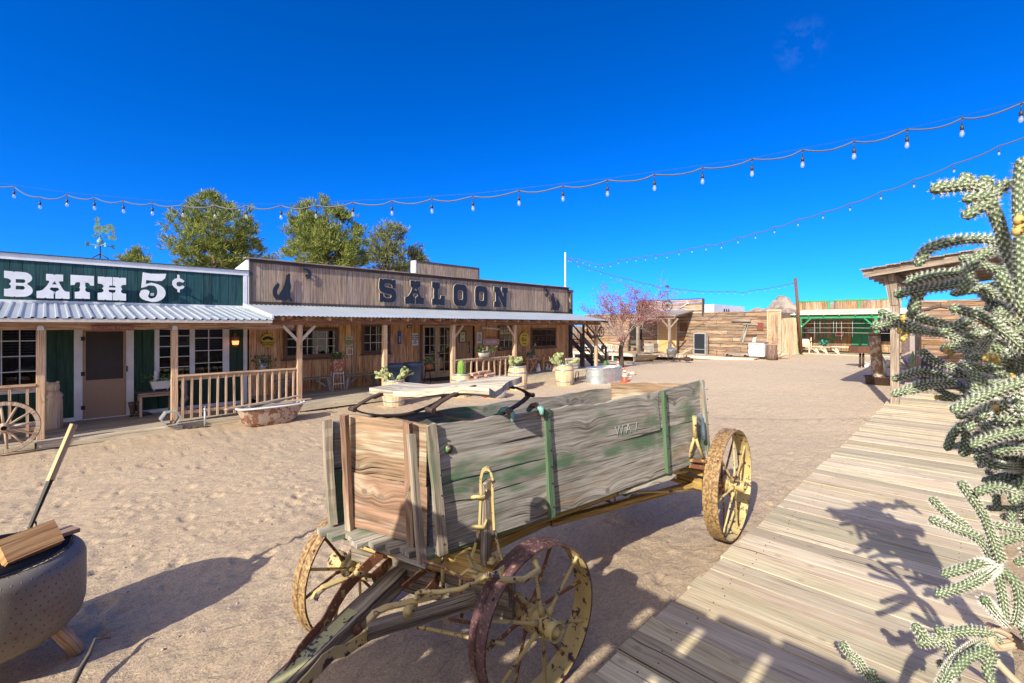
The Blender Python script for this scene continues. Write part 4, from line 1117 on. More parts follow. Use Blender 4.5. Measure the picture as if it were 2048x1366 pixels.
# old slatted ladder, white basin, dark seat on the deck
m = MB(); a = hX(1210, 694, 27.9); b = hX(1237, 700, 27.9)
for dz in (0, .38): m.board((27.9, a[0], .72 + dz), (27.9, b[0], .66 + dz * .8), .05, .05)
for k in range(9): f = k / 8; yy = a[0] + (b[0] - a[0]) * f; m.board((27.9, yy, .6), (27.9, yy, 1.08 - .1 * f), .06, .03, up=(-1, 0, 0))
tag(m.build('slatted_rail', W_PALE), 'broken slatted rail standing on the trading post deck', 'rail')
m = MB(); y = hX(1217, 703, 27.0)[0]; m.lathe([(.0, .0), (.24, .0), (.32, .14), (.30, .14), (.22, .03), (0, .03)], (27.0, y, .605), 16, sx=.7, sy=1.3)
tag(m.build('enamel_basin', WHITE), 'white enamel basin lying on the deck by the pipe', 'basin')
m = MB(); y0 = hX(1256, 690, 28.8)[0]; y1 = hX(1285, 690, 28.8)[0]
m.board((28.8, y0, 1.0), (28.8, y1, 1.0), .35, .05); m.board((28.95, y0, 1.25), (28.95, y1, 1.25), .25, .04, up=(-1, 0, 0))
for yy in (y0 - .1, y1 + .1): m.box(28.65, 28.95, yy - .03, yy + .03, .6, 1.4)
tag(m.build('dark_bench', W_DARK), 'dark high-backed bench on the deck behind the bare tree', 'bench')
m = MB(); m.tube([(27.2, hX(1187, 718, 27.2)[0], .24), (27.2, hX(1221, 718, 27.2)[0], .24)], .2, 16)
tag(m.build('pale_tank', plain('pale_teal', (.42, .55, .55), .5)), 'pale teal drum lying under the raised deck', 'drum')
m = MB(); y = hX(1230.5, 720, 26.7)[0]; m.lathe([(.001, -.05), (.17, -.05), (.19, .0), (.17, .05), (.001, .05)], (26.7, y, .26), 18, Matrix(((0, 0, 1), (1, 0, 0), (0, 1, 0))))
tag(m.build('green_disc', plain('teal_green', (.02, .16, .13), .5)), 'round dark green reel end under the deck', 'reel')
# galvanised wash tub on a stand and old plough handles
x, y = hZ(1343, 722, .33)
tb = root('wash_tub', 'grey galvanised washing machine tub on legs before the ochre door', 'wash tub', (x, y, .33))
MB().lathe([(.0, .25), (.24, .25), (.29, .62), (.30, .66), (.27, .66), (.25, .3)], (x, y, .33), 20).build('tub', plain('dull_zinc', (.30, .30, .29), .55, .4), tb)
MB().lathe([(.28, .66), (.2, .76), (.05, .80), (0, .80)], (x, y, .33), 20).build('lid', STEEL, tb)
for k in range(3): a = k * 2.1; MB().tube([(x + .2 * math.cos(a), y + .2 * math.sin(a), .33), (x + .15 * math.cos(a), y + .15 * math.sin(a), .62)], .025).build('leg', RUSTD, tb)
x, y = hZ(1366, 723, .33)
pl = root('plough', 'old iron plough with two long pale curved handles', 'plough', (x, y, .33))
for s in (0, .3):
    m = MB(); m.tube([hD(1354 + s * 14, 710, 29.5), hD(1364 + s * 20, 704, 29.5), hD(1374 + s * 25, 698, 29.6), hD(1384 + s * 30, 694.5 + s * 10, 29.8), hD(1391 + s * 12, 697 + s * 9, 30)], .025, 6); m.build('handle', W_PALE, pl)
m = MB(); m.tube([(x - .1, y + .5, .42), (x, y, .5), (x + .2, y - .5, .42)], .05); m.ell((x, y - .25, .48), (.06, .25, .14)); m.tube([(x, y + .2, .34), (x, y + .1, .6)], .03); m.tube([(x + .05, y - .2, .33), (x, y - .2, .7)], .03); m.build('beam', RUSTD, pl)
# framed black panel leaning on the wall
pn = root('black_panel', 'tall black panel in a pale metal frame against the boards', 'panel', (29.3, hX(1400, 700, 29.3)[0], .55))
y0, y1 = hX(1412, 690, 29.3)[0], hX(1388, 690, 29.3)[0]
m = MB(); m.box(29.25, 29.32, y0 + .05, y1 - .05, .6, 1.85); m.build('panel', plain('black_panel', (.02, .025, .035), .35), pn)
m = MB(); m.box(29.22, 29.6, y0, y0 + .05, .54, 1.9); m.box(29.22, 29.34, y1 - .05, y1, .54, 1.9); m.box(29.221, 29.34, y0 + .05, y1 - .05, 1.85, 1.9); m.box(29.221, 29.34, y0 + .05, y1 - .05, .54, .6); m.box(29.222, 29.25, y0 + .05, y1 - .05, .86, .89); m.box(29.6, 29.63, y0, y1, .54, 1.9); m.build('frame', STEEL, pn)
# little saw bench
x, y = 29.0, hX(1441, 700, 29.0)[0]
sb = root('stool', 'low reddish wooden stool against the trading post wall', 'stool', (x, y, .55))
MB().board((x, y - .34, .86), (x, y + .34, .86), .25, .045).build('seat', W_RED, sb)
for s in (-1, 1): MB().board((x - .08, y + s * .32, .55), (x, y + s * .22, .85), .05, .05).build('leg', W_RED, sb); MB().board((x + .08, y + s * .32, .55), (x, y + s * .22, .85), .05, .05).build('leg', W_RED, sb)
# platform scale
x, y = 28.8, hX(1476, 705, 28.8)[0]
sc_ = root('platform_scale', 'old wooden platform scale with a tall upright column', 'scale', (x, y, .52))
MB().box(x - .3, x + .3, y - .65, y + .65, .64, .76).build('platform', W_GREY, sc_)
for s in (-1, 1):
    for q in (-.28, .28): MB().lathe([(.001, -.02), (.09, -.02), (.09, .02), (.001, .02)], (x + q, y + s * .5, .61), 14, Matrix(((0, 0, 1), (1, 0, 0), (0, 1, 0)))).build('wheel', RUSTD, sc_)
MB().board((x, y - .72, .6), (x, y - .95, 1.75), .16, .12, up=(-1, 0, 0)).build('column', W_PALE, sc_)
m = MB(); m.box(x - .1, x + .1, y - 1.0, y - .45, 1.72, 1.84); m.build('beam_head', RUSTD, sc_)
# enamel stove
x, y = 28.9, hX(1515.5, 700, 28.9)[0]
st = root('enamel_stove', 'white enamel cooking stove standing outdoors by a stump', 'stove', (x, y, .5))
MB().box(x - .26, x + .45, y - .42, y + .42, .60, 1.38).build('body', WHITE, st, bevel=.02)
MB().box(x - .28, x + .47, y - .44, y + .44, 1.38, 1.42).build('cooktop', W_GREY, st)
m = MB(); m.box(x - .285, x - .262, y - .36, y + .2, .98, 1.33); m.build('door', WHITE, st, bevel=.008)
m = MB(); m.box(x - .285, x - .262, y - .38, y + .38, .64, .90); m.build('drawer', WHITE, st, bevel=.008)
m = MB(); m.box(x - .30, x - .286, y - .26, y + .08, 1.26, 1.30); m.ell((x - .29, y - .05, 1.13), .03); m.build('handle', BLACK, st)
for s in (-1, 1):
    for q in (-.2, .38): MB().box(x + q - .03, x + q + .03, y + s * .38 - .03, y + s * .38 + .03, .5, .6).build('leg', BLACK, st)
x, y = 28.7, hX(1544, 705, 28.7)[0]
m = MB(); n = 22
prof = [(0, .0), (.30, .0), (.28, .3), (.27, .55), (.27, .82), (0, .83)]
m.lathe(prof, (x, y, .48), n); W_BARK = wood('bark', (.05, .025, .02), (.15, .085, .06), (.28, .18, .13), cracks=1, bump=1.2)
for i, p in enumerate(m.v): m.v[i] = (x + (p[0] - x) * (1 + .08 * math.sin(i % n * 1.9)), y + (p[1] - y) * (1 + .08 * math.cos(i % n * 2.7)), p[2])
tag(m.build('tree_stump', W_BARK), 'reddish brown tree stump beside the white stove', 'stump')
lg = []
for i, (a, b, r) in enumerate((((1553, 706), (1572, 697), .12), ((1556, 709), (1578, 702), .09), ((1549, 700), (1561, 694), .10))):
    A = hD(*a, 26.4); B = hD(*b, 26.2); A.z = .62 + .06 * (i == 2); B.z = .78 + .08 * (i == 2)
    m = MB(); m.tube([A, (A + B) / 2 + Vector((0, 0, .01)), B], [r, r * .95, r * .9], 9)
    tag(m.build('log', W_FARV), ['thick split log leaning between stump and fence', 'thin split log lowest in the heap by the fence', 'short log end nearest the reddish stump'][i], 'log', 'logs heaped by the fence')
# white trailer behind the trading post
tr = root('white_trailer', 'white box trailer showing above the trading post roof', 'trailer', (40, 18.8, .5))
ta, tb2 = hX(1428, 615, 38.5), hX(1404, 615, 38.5)
x0t = 38.5
m = MB(); m.box(x0t, x0t + 7, ta[0], ta[0] + 2.5, .9, hX(1428, 608.5, 38.5)[1]); m.build('body', WHITE, tr)
yE = ta[0]
m = MB()
for k in range(3): m.prism([(0, 0), (.22, .0), (.32, -.28), (.1, -.28)], (x0t + 2.0 + k * .5, yE - .01, 3.8), (1, 0, 0), (0, 0, 1), .02)
m.build('dark_marks', BLACK, tr)
m = MB()
for k in range(3): m.lathe([(.001, -.12), (.45, -.12), (.45, .12), (.001, .12)], (x0t + 1.5 + k * 2, yE + .3, .95), 16, Matrix(((1, 0, 0), (0, 0, 1), (0, 1, 0))))
m.build('wheels', BLACK, tr)

# ---------------------------------------------------------------- board fence
fe = root('board_fence', 'tall upright plank fence between trading post and green porch', 'fence', (31.5, 7.8, .5))
fy0, fy1 = hX(1602, 660, 33)[0], hX(1563, 660, 31)[0]
m = MB(); rb = random.Random(4); random.seed(40); n = 14
P0 = Vector((36.5, hX(1599, 660, 36.5)[0], .6)); P1 = Vector((30.5, hX(1563, 660, 30.5)[0], .5))
for k in range(n):
    a = P0.lerp(P1, (k + .5) / n); hgt = hD(1563 + 35, 636, (a.x + a.y) / S2)[2] + rb.uniform(-.05, .02)
    m.board(a, (a.x, a.y, hgt), (P1 - P0).length / n - .012, .025, up=(-.8, -.6, 0))
m.build('planks', W_FARV, fe)

# ================================================================ MERCANTILE WITH THE GREEN PORCH
MX, MF = 37.0, 34.3
GRN = painted('green_paint', (.015, .30, .13), .55, .12, sc=5)
GRND = painted('door_green_paint', (.012, .20, .09), .55, .12, sc=5)
mer = root('green_porch_store', 'brown plank store with bright green posts, beam and door', 'building', (MX, 6, .55))
ya, yb = hX(1803, 600, MX)[0], hX(1597, 600, MX)[0]
g0, g1 = hX(1666.5, 600, MX)[0], hX(1659.5, 600, MX)[0]
m = MB(); random.seed(12); vboards(m, ya, yb, .7, 3.45, MX, w=.22); m.build('wall', W_RED, mer)
m = MB(); vboards(m, ya, yb, 3.45, 4.0, MX, w=.2, skip=[(g0, g1)], ragged=.02); m.build('false_front', W_RED, mer)
m = MB(); m.box(MX - .06, MX + .04, ya, yb + .05, 4.0, 4.11)
for px in (1597.5, 1658, 1719): y = hX(px, 600, MX)[0]; m.box(MX - .04, MX + .04, y - .05, y + .05, 3.45, 4.19)
m.build('green_rail', GRN, mer)
MB().box(MX + .01, MX + .06, ya, yb, .4, 3.4).build('backing_wall', DARKIN, mer)
MB().box(MX + .06, MX + 5, ya, ya + .05, .4, 3.4).build('side_wall', W_RED, mer); MB().box(MX + .06, MX + 5, yb - .05, yb, .4, 3.4).build('side_wall', W_RED, mer)
er, el = hX(1812, 628, MF)[0], hX(1576, 631, MF - .25)[0]
m = MB(); m.hexa([(MF - .25, er, 3.05), (MF - .25, el, 3.05), (MX, el - .1, 3.42), (MX, er, 3.42), (MF - .25, er, 3.09), (MF - .25, el, 3.09), (MX, el - .1, 3.46), (MX, er, 3.46)]); m.build('porch_roof', painted('beige_roof', (.66, .62, .54), .7, .15, sc=2), mer)
MB().box(MF - .05, MF + .05, er, el - .05, 2.82, 2.97).build('porch_beam', GRN, mer)
for k in range(8): y = el - .35 - k * .8; MB().board((MF - .2, y, 3.0), (MX - .05, y, 3.36), .06, .09).build('rafter', GRN, mer)
for px in (1601.5, 1752):
    y = hX(px, 680, MF)[0]; o = post(mer, MF, y, .42, 2.83, .15, GRN)
    for s in (-1, 1): MB().board((MF, y + s * .05, 2.3), (MF, y + s * .55, 2.82), .07, .05, up=(-1, 0, 0)).build('brace', GRN, o)
    MB().box(MF - .085, MF - .078, y - .07, y + .07, 2.3, 2.38).build('bracket', WHITE, o)
def c3(x, y): return (1580 + x / 8.036, 560 + y / 8.036)
y0, y1 = hX(c3(715, 0)[0], 650, MX)[0], hX(c3(450, 0)[0], 650, MX)[0]
m = MB(); m.box(MX - .06, MX - .03, y0, y0 + .09, 1.5, 2.95); m.box(MX - .06, MX - .03, y1 - .09, y1, 1.5, 2.95); m.box(MX - .062, MX - .03, y0, y1, 1.42, 1.52); m.box(MX - .05, MX - .03, (y0 + y1) / 2 - .03, (y0 + y1) / 2 + .03, 1.5, 2.95)
wn = m.build('window', GRN, mer); MB().box(MX - .035, MX - .028, y0 + .09, y1 - .09, 1.52, 2.95).build('boarding', W_RED, wn)
y0, y1 = hX(c3(1315, 0)[0], 650, MX)[0], hX(c3(1000, 0)[0], 650, MX)[0]
m = MB(); m.box(MX - .06, MX - .03, y0, (y0 + y1) / 2 - .01, .8, 2.95); m.box(MX - .06, MX - .03, (y0 + y1) / 2 + .01, y1, .8, 2.95); m.build('door', GRND, mer)
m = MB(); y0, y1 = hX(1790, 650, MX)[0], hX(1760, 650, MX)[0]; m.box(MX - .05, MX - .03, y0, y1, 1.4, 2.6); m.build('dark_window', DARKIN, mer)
MB().box(MF + .3, MX, er, el - .2, .50, .60).build('porch_slab', plain('pale_slab', (.5, .42, .33), .9), mer)
m = MB()
for zz in (2.76, 2.50, 2.22, 1.92): m.tube([(MF + .3, er + .4, zz), (MF + .3, (er + el) / 2, zz + .02), (MF + .3, el - .5, zz)], .008, 5)
for px in (1629, 1640, 1667, 1673, 1683, 1705): y = hX(px, 650, MF + .3)[0]; m.tube([(MF + .3, y, 2.85), (MF + .3, y, 1.5 + (px % 3) * .2)], .009, 5)
m.build('hanging_wires', plain('pale_wire', (.6, .6, .6), .5), mer)
def flat_sign(name, label, cat, X, px0, px1, py0, py1, mat, border=None, text=None, tmat=None, ts=.1):
    y0, z1 = hX(px1, py0, X); y1, z0 = hX(px0, py1, X)
    z1 = hX((px0 + px1) / 2, py0, X)[1]; z0 = hX((px0 + px1) / 2, py1, X)[1]
    s = root(name, label, cat, (X, (y0 + y1) / 2, z0))
    MB().box(X - .01, X + .01, y0 + .02, y1 - .02, z0 + .02, z1 - .02).build('board', mat, s)
    if border: m = MB(); m.box(X - .015, X + .012, y0, y0 + .03, z0, z1); m.box(X - .015, X + .012, y1 - .03, y1, z0, z1); m.box(X - .014, X + .012, y0 + .03, y1 - .03, z0, z0 + .03); m.box(X - .014, X + .012, y0 + .03, y1 - .03, z1 - .03, z1); m.build('border', border, s)
    if text: lettering(text, ts, tmat, s, (X - .012, (y0 + y1) / 2, (z0 + z1) / 2), ex=(0, -1, 0), depth=.003)
    return s
flat_sign('grey_sign', 'small grey sign hanging under the left of the green porch', 'sign', MX - .5, 1615.5, 1631, 658, 666, plain('sgrey', (.45, .45, .47), .6), WHITE)
flat_sign('red_sign', 'red sign with white border hanging under the green porch', 'sign', MX - .5, 1671, 1686.5, 663.5, 672, plain('sred', (.45, .02, .03), .5), WHITE)
flat_sign('rust_sign', 'small orange rusty plate hung high under the green porch', 'sign', MX - .12, 1610, 1622.5, 645, 652, plain('sorange', (.42, .12, .03), .6))
def far_bench(label, px0, px1, py, X, zt=1.0):
    y0, y1 = hX(px1, py, X)[0], hX(px0, py, X)[0]
    b = root('plank_bench', label, 'bench', (X, (y0 + y1) / 2, .55), 'benches on the green porch')
    MB().board((X, y0, zt), (X, y1, zt), .3, .05).build('seat', W_PALE, b)
    for y in (y0 + .3, y1 - .3):
        MB().board((X, y - .12, .55), (X, y + .05, zt - .02), .12, .05, up=(-1, 0, 0)).build('leg', W_PALE, b)
        MB().board((X, y + .22, .9), (X, y, .7), .06, .05, up=(-1, 0, 0)).build('brace', W_PALE, b)
far_bench('plank bench holding the teal plant on the green porch', 1622, 1661, 690, MF + .7, 1.02)
far_bench('plank bench standing before the green door', 1662, 1735, 690, MF + .7, 1.05)
x, y = MF + .7, hX(1649, 686, MF + .7)[0]
m = MB(); rr = random.Random(5)
for k in range(90):
    a, b = rr.uniform(0, 6.28), rr.uniform(.1, 1.3); r = rr.uniform(.12, .32)
    c = Vector((x + r * math.cos(a) * math.cos(b), y + r * math.sin(a) * math.cos(b), 1.14 + r * math.sin(b)))
    d = Vector((rr.uniform(-1, 1), rr.uniform(-1, 1), rr.uniform(-.5, 1))).normalized() * .07; e = d.cross(Vector((.3, .5, .8))).normalized() * .05
    m.quad(c - d - e, c + d - e, c + d + e, c - d + e)
tp = root('teal_plant', 'teal painted foliage ball on the bench under the green porch', 'plant', (x, y, 1.05))
m.build('foliage', plain('teal', (.08, .36, .32), .5), tp); MB().lathe([(0, 0), (.1, 0), (.13, .14), (0, .14)], (x, y, 1.045), 12).build('pot', RUST, tp)
x, y = MF + 1.0, hX(1611, 690, MF + 1)[0]
ch = root('rustic_chair', 'wooden armchair with pale cushion behind the left green post', 'chair', (x, y, .6))
MB().box(x - .25, x + .25, y - .28, y + .28, 1.0, 1.06).build('seat', W_PALE, ch)
MB().box(x - .2, x + .2, y - .22, y + .22, 1.06, 1.5).build('cushion', plain('cream_cloth', (.6, .57, .52), .9), ch, bevel=.06)
for a in (-.24, .24):
    for b in (-.27, .27): MB().box(x + a - .03, x + a + .03, y + b - .03, y + b + .03, .6, 1.35 if a < 0 else 1.6).build('leg', W_PALE, ch)
for b in (-.27, .27): MB().board((x - .28, y + b, 1.36), (x + .28, y + b, 1.36), .06, .04).build('armrest', W_PALE, ch)

# ---------------------------------------------------------------- brown cabin at the right
cab = root('log_cabin', 'red-brown board cabin partly hidden behind the cane cactus', 'building', (29, -1, .5))
m = MB(); random.seed(19); hboards(m, -6, 1.95, .45, 3.55, 29.0, h=.2); m.build('wall', W_RED, cab)
MB().box(29.02, 29.06, -6, 1.9, .3, 3.5).build('backing_wall', DARKIN, cab); MB().box(29.06, 34, 1.85, 1.9, .3, 3.5).build('side_wall', W_RED, cab)
m = MB()
for yy in (1.2, -.6): m.board((28.92, yy + .95, 3.0), (28.92, yy, 3.28), .1, .05, up=(-1, 0, 0)); m.board((28.92, yy, 3.28), (28.92, yy - .95, 3.0), .1, .05, up=(-1, 0, 0))
m.build('gable_trim', W_DARK, cab)
m = MB(); y = hX(1824, 640, 29)[0]; m.box(28.94, 28.97, y - .1, y + .1, 2.4, 2.75); m.build('window', DARKIN, cab)
# ---------------------------------------------------------------- pavilion over the boardwalk
pav = root('boardwalk_canopy', 'weathered timber canopy standing over the boardwalk on the right', 'canopy', (15.85, 1.55, .2))
PX = 15.3
def pz(y): return 3.80 + (2.15 - y) * .135
for i, x in enumerate((15.85, 22.6, 29)):
    for y in (1.55, -.62):
        if x == 29: continue
        g = gz(x) + .1
        if (x, y) == (15.85, 1.55):
            post(pav, x, y, g, 2.98, .19, W_PAV); m = MB(); m.hexa([(x - .12, y - .08, 2.9), (x + .10, y - .08, 2.9), (x + .10, y + .1, 2.9), (x - .12, y + .1, 2.9), (x - .16, y - .06, 3.66), (x + .14, y - .06, 3.66), (x + .14, y + .22, 3.66), (x - .16, y + .22, 3.66)]); m.build('post_head', W_PAV, pav)
        else:
            post(pav, x, y, g, pz(y) - .36, .18 if y > 0 else .22, W_PAV)
random.seed(50)
for y in (1.6, -.62): MB().board((PX + .3, y, pz(y) - .25), (23.6, y, pz(y) - .25), .12, .2).build('beam', W_PAV, pav)
x = PX
while x < 23.6:
    MB().board((x, 2.15, pz(2.15) - .09), (x, -3.2, pz(-3.2) - .09), .06, .17).build('rafter', W_PAV, pav); x += .9
m = MB(); y = 2.2
while y > -3.2:
    xx = PX - .12 + random.uniform(-.05, .02)
    while xx < 23.7:
        L = random.uniform(3, 5); m.board((xx, y - .14, pz(y - .14) + .02 + .012), (min(xx + L, 23.7), y - .14, pz(y - .14) + .032), .30, .025, up=(0, .05, 1)); xx += L + .01
    y -= .27
m.build('roof_boards', W_PAV, pav)
MB().box(15.4, 23.6, -3.3, -3.22, .2, 4.3).build('rear_wall', W_PAV, pav)

# the same kind of canopy behind and left of the photographer: its slatted roof shades the near boards
cn = root('near_canopy', 'plank porch canopy over the near end of the boardwalk', 'canopy', (-3, 0, .1))
random.seed(61)
m = MB(); y = 2.35
y = 2.12
while y > -3.0:
    x1 = -.55 - (2.3 - y) * -.12 * .9 + random.uniform(-.02, .02)
    m.board((-6.2, y - .18, 2.52), (x1, y - .18, 2.52), .36, .03); y -= .43
m.board((-.72, 2.12, 2.55), (-.22, -3.0, 2.55), .14, .03)
m.build('roof_boards', W_PAV, cn)
for x in (-.95, -1.9, -3.6, -5.9): MB().board((x, 2.1, 2.42), (x, -3, 2.42), .08, .14).build('rafter', W_PAV, cn)
MB().board((-6.2, 1.75, 2.28), (-1.0, 1.75, 2.28), .1, .14).build('beam', W_PAV, cn)
for x in (-1.35, -3.6, -5.9): post(cn, x, 1.75, .08, 2.21, .12, W_PAV)
m = MB(); x = -12.0
while x < 13: m.board((x + .12, -3.05, 0), (x + .12, -3.05, 3.7 + random.uniform(-.03, .03)), .235, .03, up=(0, -1, 0)); x += .24
m.build('rear_wall', W_PAV, cn)

# ================================================================ STRING LIGHTS
def string_lights(label, P, bulbs, dfun, sag=.0, cabr=.009, drop=.075, support=None, scale=1.0):
    xsn = [p[0] for p in P]; ysn = [p[1] for p in P]
    def at(px): return hD(px, float(np.interp(px, xsn, ysn)), dfun((px - 1024) / F0))
    s = root('string_lights', label, 'string lights', at(xsn[0]), 'festoon lights strung across the yard')
    m = MB(); pts = []
    cuts = sorted(set(bulbs + [xsn[0], xsn[-1]]))
    for a, b in zip(cuts, cuts[1:]):
        A, B = at(a), at(b)
        for k in range(5):
            f = k / 5; p = A.lerp(B, f); p.z -= (.045 * 4 * f * (1 - f)) * scale; p += Vector((.0, 0, .006 * math.sin(a * 3 + k))); pts.append(p)
    pts.append(at(xsn[-1])); m.tube(pts, cabr, 6); m.build('cable', CABLE, s)
    if support:
        sx_ = [q[0] for q in support]; sy_ = [q[1] for q in support]
        m = MB(); Q = [hD(px, float(np.interp(px, sx_, sy_)), dfun((px - 1024) / F0)) for px in range(-60, 2300, 12)]
        m.tube(Q, .0018, 5); m.build('support_wire', SOCK, s)
    for b in bulbs:
        p = at(b); w = .01
        m = MB(); m.tube([p + V(0, 0, .012), p - V(0, 0, drop)], .0045, 5); m.ell(p, .014, n=6, m=4); m.tube([p - V(0, 0, drop), p - V(0, 0, drop + .005), p - V(0, 0, drop + .05)], [.008, .017, .016], 8)
        so = m.build('bulb', SOCK, s)
        m = MB(); m.lathe([(.011, 0), (.015, -.012), (.021, -.035), (.020, -.052), (.010, -.066), (.0, -.07)], p - V(0, 0, drop + .05), 8); m.build('glass_bulb', BULB, so)
    return s
CABLE = plain('cable_grey', (.10, .11, .13), .6)
SOCK = plain('socket_black', (.04, .04, .045), .5)
t = NT('bulb_glass')
bs_ = t.n('BsdfPrincipled', {'Base Color': (.6, .62, .65, 1), 'Roughness': .05, 'Alpha': .3, 'Specular IOR Level': 1.0}); o_ = t.n('OutputMaterial'); t.t.links.new(bs_.outputs[0], o_.inputs[0])
BULB = t.mat
b1 = [28, 80, 134, 189, 247, 305, 366, 430, 493, 562, 632, 706, 784, 864, 946, 1038, 1126, 1215, 1309, 1405, 1504, 1605, 1708, 1814, 1924, 2042]
string_lights('long festoon strand crossing the whole yard nearest overhead',
    [(-60, 362), (0, 368), (28, 373.5), (80, 395), (134, 390), (189, 396), (247, 402), (305, 406), (366, 409.5), (430, 411), (493, 411.5), (562, 412), (632, 409.5), (706, 405.5), (784, 402.5), (864, 398), (946, 392), (1038, 381), (1126, 371.5), (1215, 361), (1309, 349), (1405, 335), (1504, 319), (1605, 300.5), (1708, 283), (1814, 260), (1924, 236), (2042, 207), (2300, 130)],
    b1, lambda u: 5.90 / (1 + .237 * u), support=((-60, 358), (0, 366), (135, 385), (300, 400), (430, 406.5), (560, 408), (700, 401.5), (780, 398), (950, 387), (1214, 357), (1500, 317), (1814, 257), (2042, 204), (2300, 128)))
b2 = [1137, 1142, 1154, 1166, 1179, 1191, 1205, 1221, 1237, 1254, 1272, 1291, 1312, 1334, 1358, 1384, 1412, 1443, 1476, 1511, 1549, 1596, 1646, 1700, 1762, 1828, 1908, 1998]
string_lights('upper right festoon strand climbing from the white pole to the cactus',
    [(1132.5, 514), (1137, 516), (1154, 517.5), (1166, 519.5), (1179, 524), (1191, 527), (1206, 528.5), (1221, 526), (1237, 519.5), (1254, 517), (1272, 514.5), (1291, 512), (1312, 508.5), (1334, 507), (1358, 500.5), (1384, 495.5), (1412, 490), (1443, 486), (1476, 475), (1511, 465.5), (1549, 454), (1596, 439), (1646, 424), (1700, 407), (1762, 384), (1828, 359), (1908, 328), (1998, 292), (2100, 250)],
    b2, lambda u: 31.77 / (1 + 2.146 * u), cabr=.014)
b3 = [int(1130 + v / 4.357) for v in (120, 210, 310, 400, 490, 575, 660, 740, 820, 900, 980, 1055, 1130, 1205, 1280, 1350, 1420, 1485, 1555, 1615, 1680, 1745, 1805, 1865, 1920, 1980)]
string_lights('lower festoon strand dipping from the white pole to the rusty pole',
    [(1130 + a / 4.357, 480 + b / 4.357) for a, b in ((12, 155), (120, 206), (210, 242), (310, 272), (400, 302), (490, 322), (575, 345), (660, 367), (740, 382), (820, 409), (890, 410), (980, 423), (1055, 431), (1130, 438), (1205, 443), (1280, 446), (1350, 446), (1420, 446), (1485, 445), (1555, 455), (1615, 438), (1680, 428), (1745, 420), (1805, 408), (1865, 398), (1920, 386), (2008, 366))],
    b3, lambda u: 24.67 / (1 - .246 * u), cabr=.016)
m = MB(); m.tube([(20.0, 15.9, 0), (20.0, 15.9, 6.36)], .045, 10)
tag(m.build('light_pole', plain('pale_pole', (.62, .62, .62), .5)), 'slim pale pole rising behind the right end of the saloon', 'pole')
A = hD(1590.5, 556, 29.0); B = hD(1597.5, 640, 29.2)
m = MB(); d = (B - A) * 1.8; m.tube([A, A + d], .085, 8)
tag(m.build('light_pole', RUST), 'leaning rusty pole beside the green porch store', 'pole')
# ================================================================ TREES
def leaf_mat(name, a, b, c, rough=.7, tr=.25, sc=1.2):
    t = NT(name)
    isl = t.n('NewGeometry').outputs['Random Per Island']
    tc = t.n('TexCoord').outputs['Object']
    n = t.noise(tc, sc, 3)
    f = t.math('ADD', t.math('MULTIPLY', isl, .6), t.math('MULTIPLY', n, .5))
    col = t.ramp(f, [(.25, a), (.5, b), (.78, c)])
    p = t.n('BsdfPrincipled', {'Base Color': col, 'Roughness': rough})
    tl = t.n('BsdfTranslucent', {'Color': col})
    mx = t.n('MixShader', {0: tr, 1: p.outputs[0], 2: tl.outputs[0]})
    o = t.n('OutputMaterial'); t.t.links.new(mx.outputs[0], o.inputs[0])
    return t.mat
NEEDLE = leaf_mat('pine_needles', (.07, .12, .02), (.19, .25, .05), (.36, .37, .10))
NEEDLE2 = leaf_mat('dark_needles', (.08, .11, .045), (.18, .21, .08), (.32, .33, .15))
def tuft(m, c, up, rnd, L, n):
    for _ in range(n):
        d = (up + Vector((rnd.gauss(0, .75), rnd.gauss(0, .75), rnd.gauss(0, .6)))).normalized()
        s = d.cross(Vector((rnd.gauss(0, 1), rnd.gauss(0, 1), rnd.gauss(0, 1)))).normalized() * L * .05
        l = L * rnd.uniform(.6, 1.1)
        m.add([c - s, c + s, c + s * .5 + d * l, c - s * .5 + d * l], [(0, 1, 2, 3)])
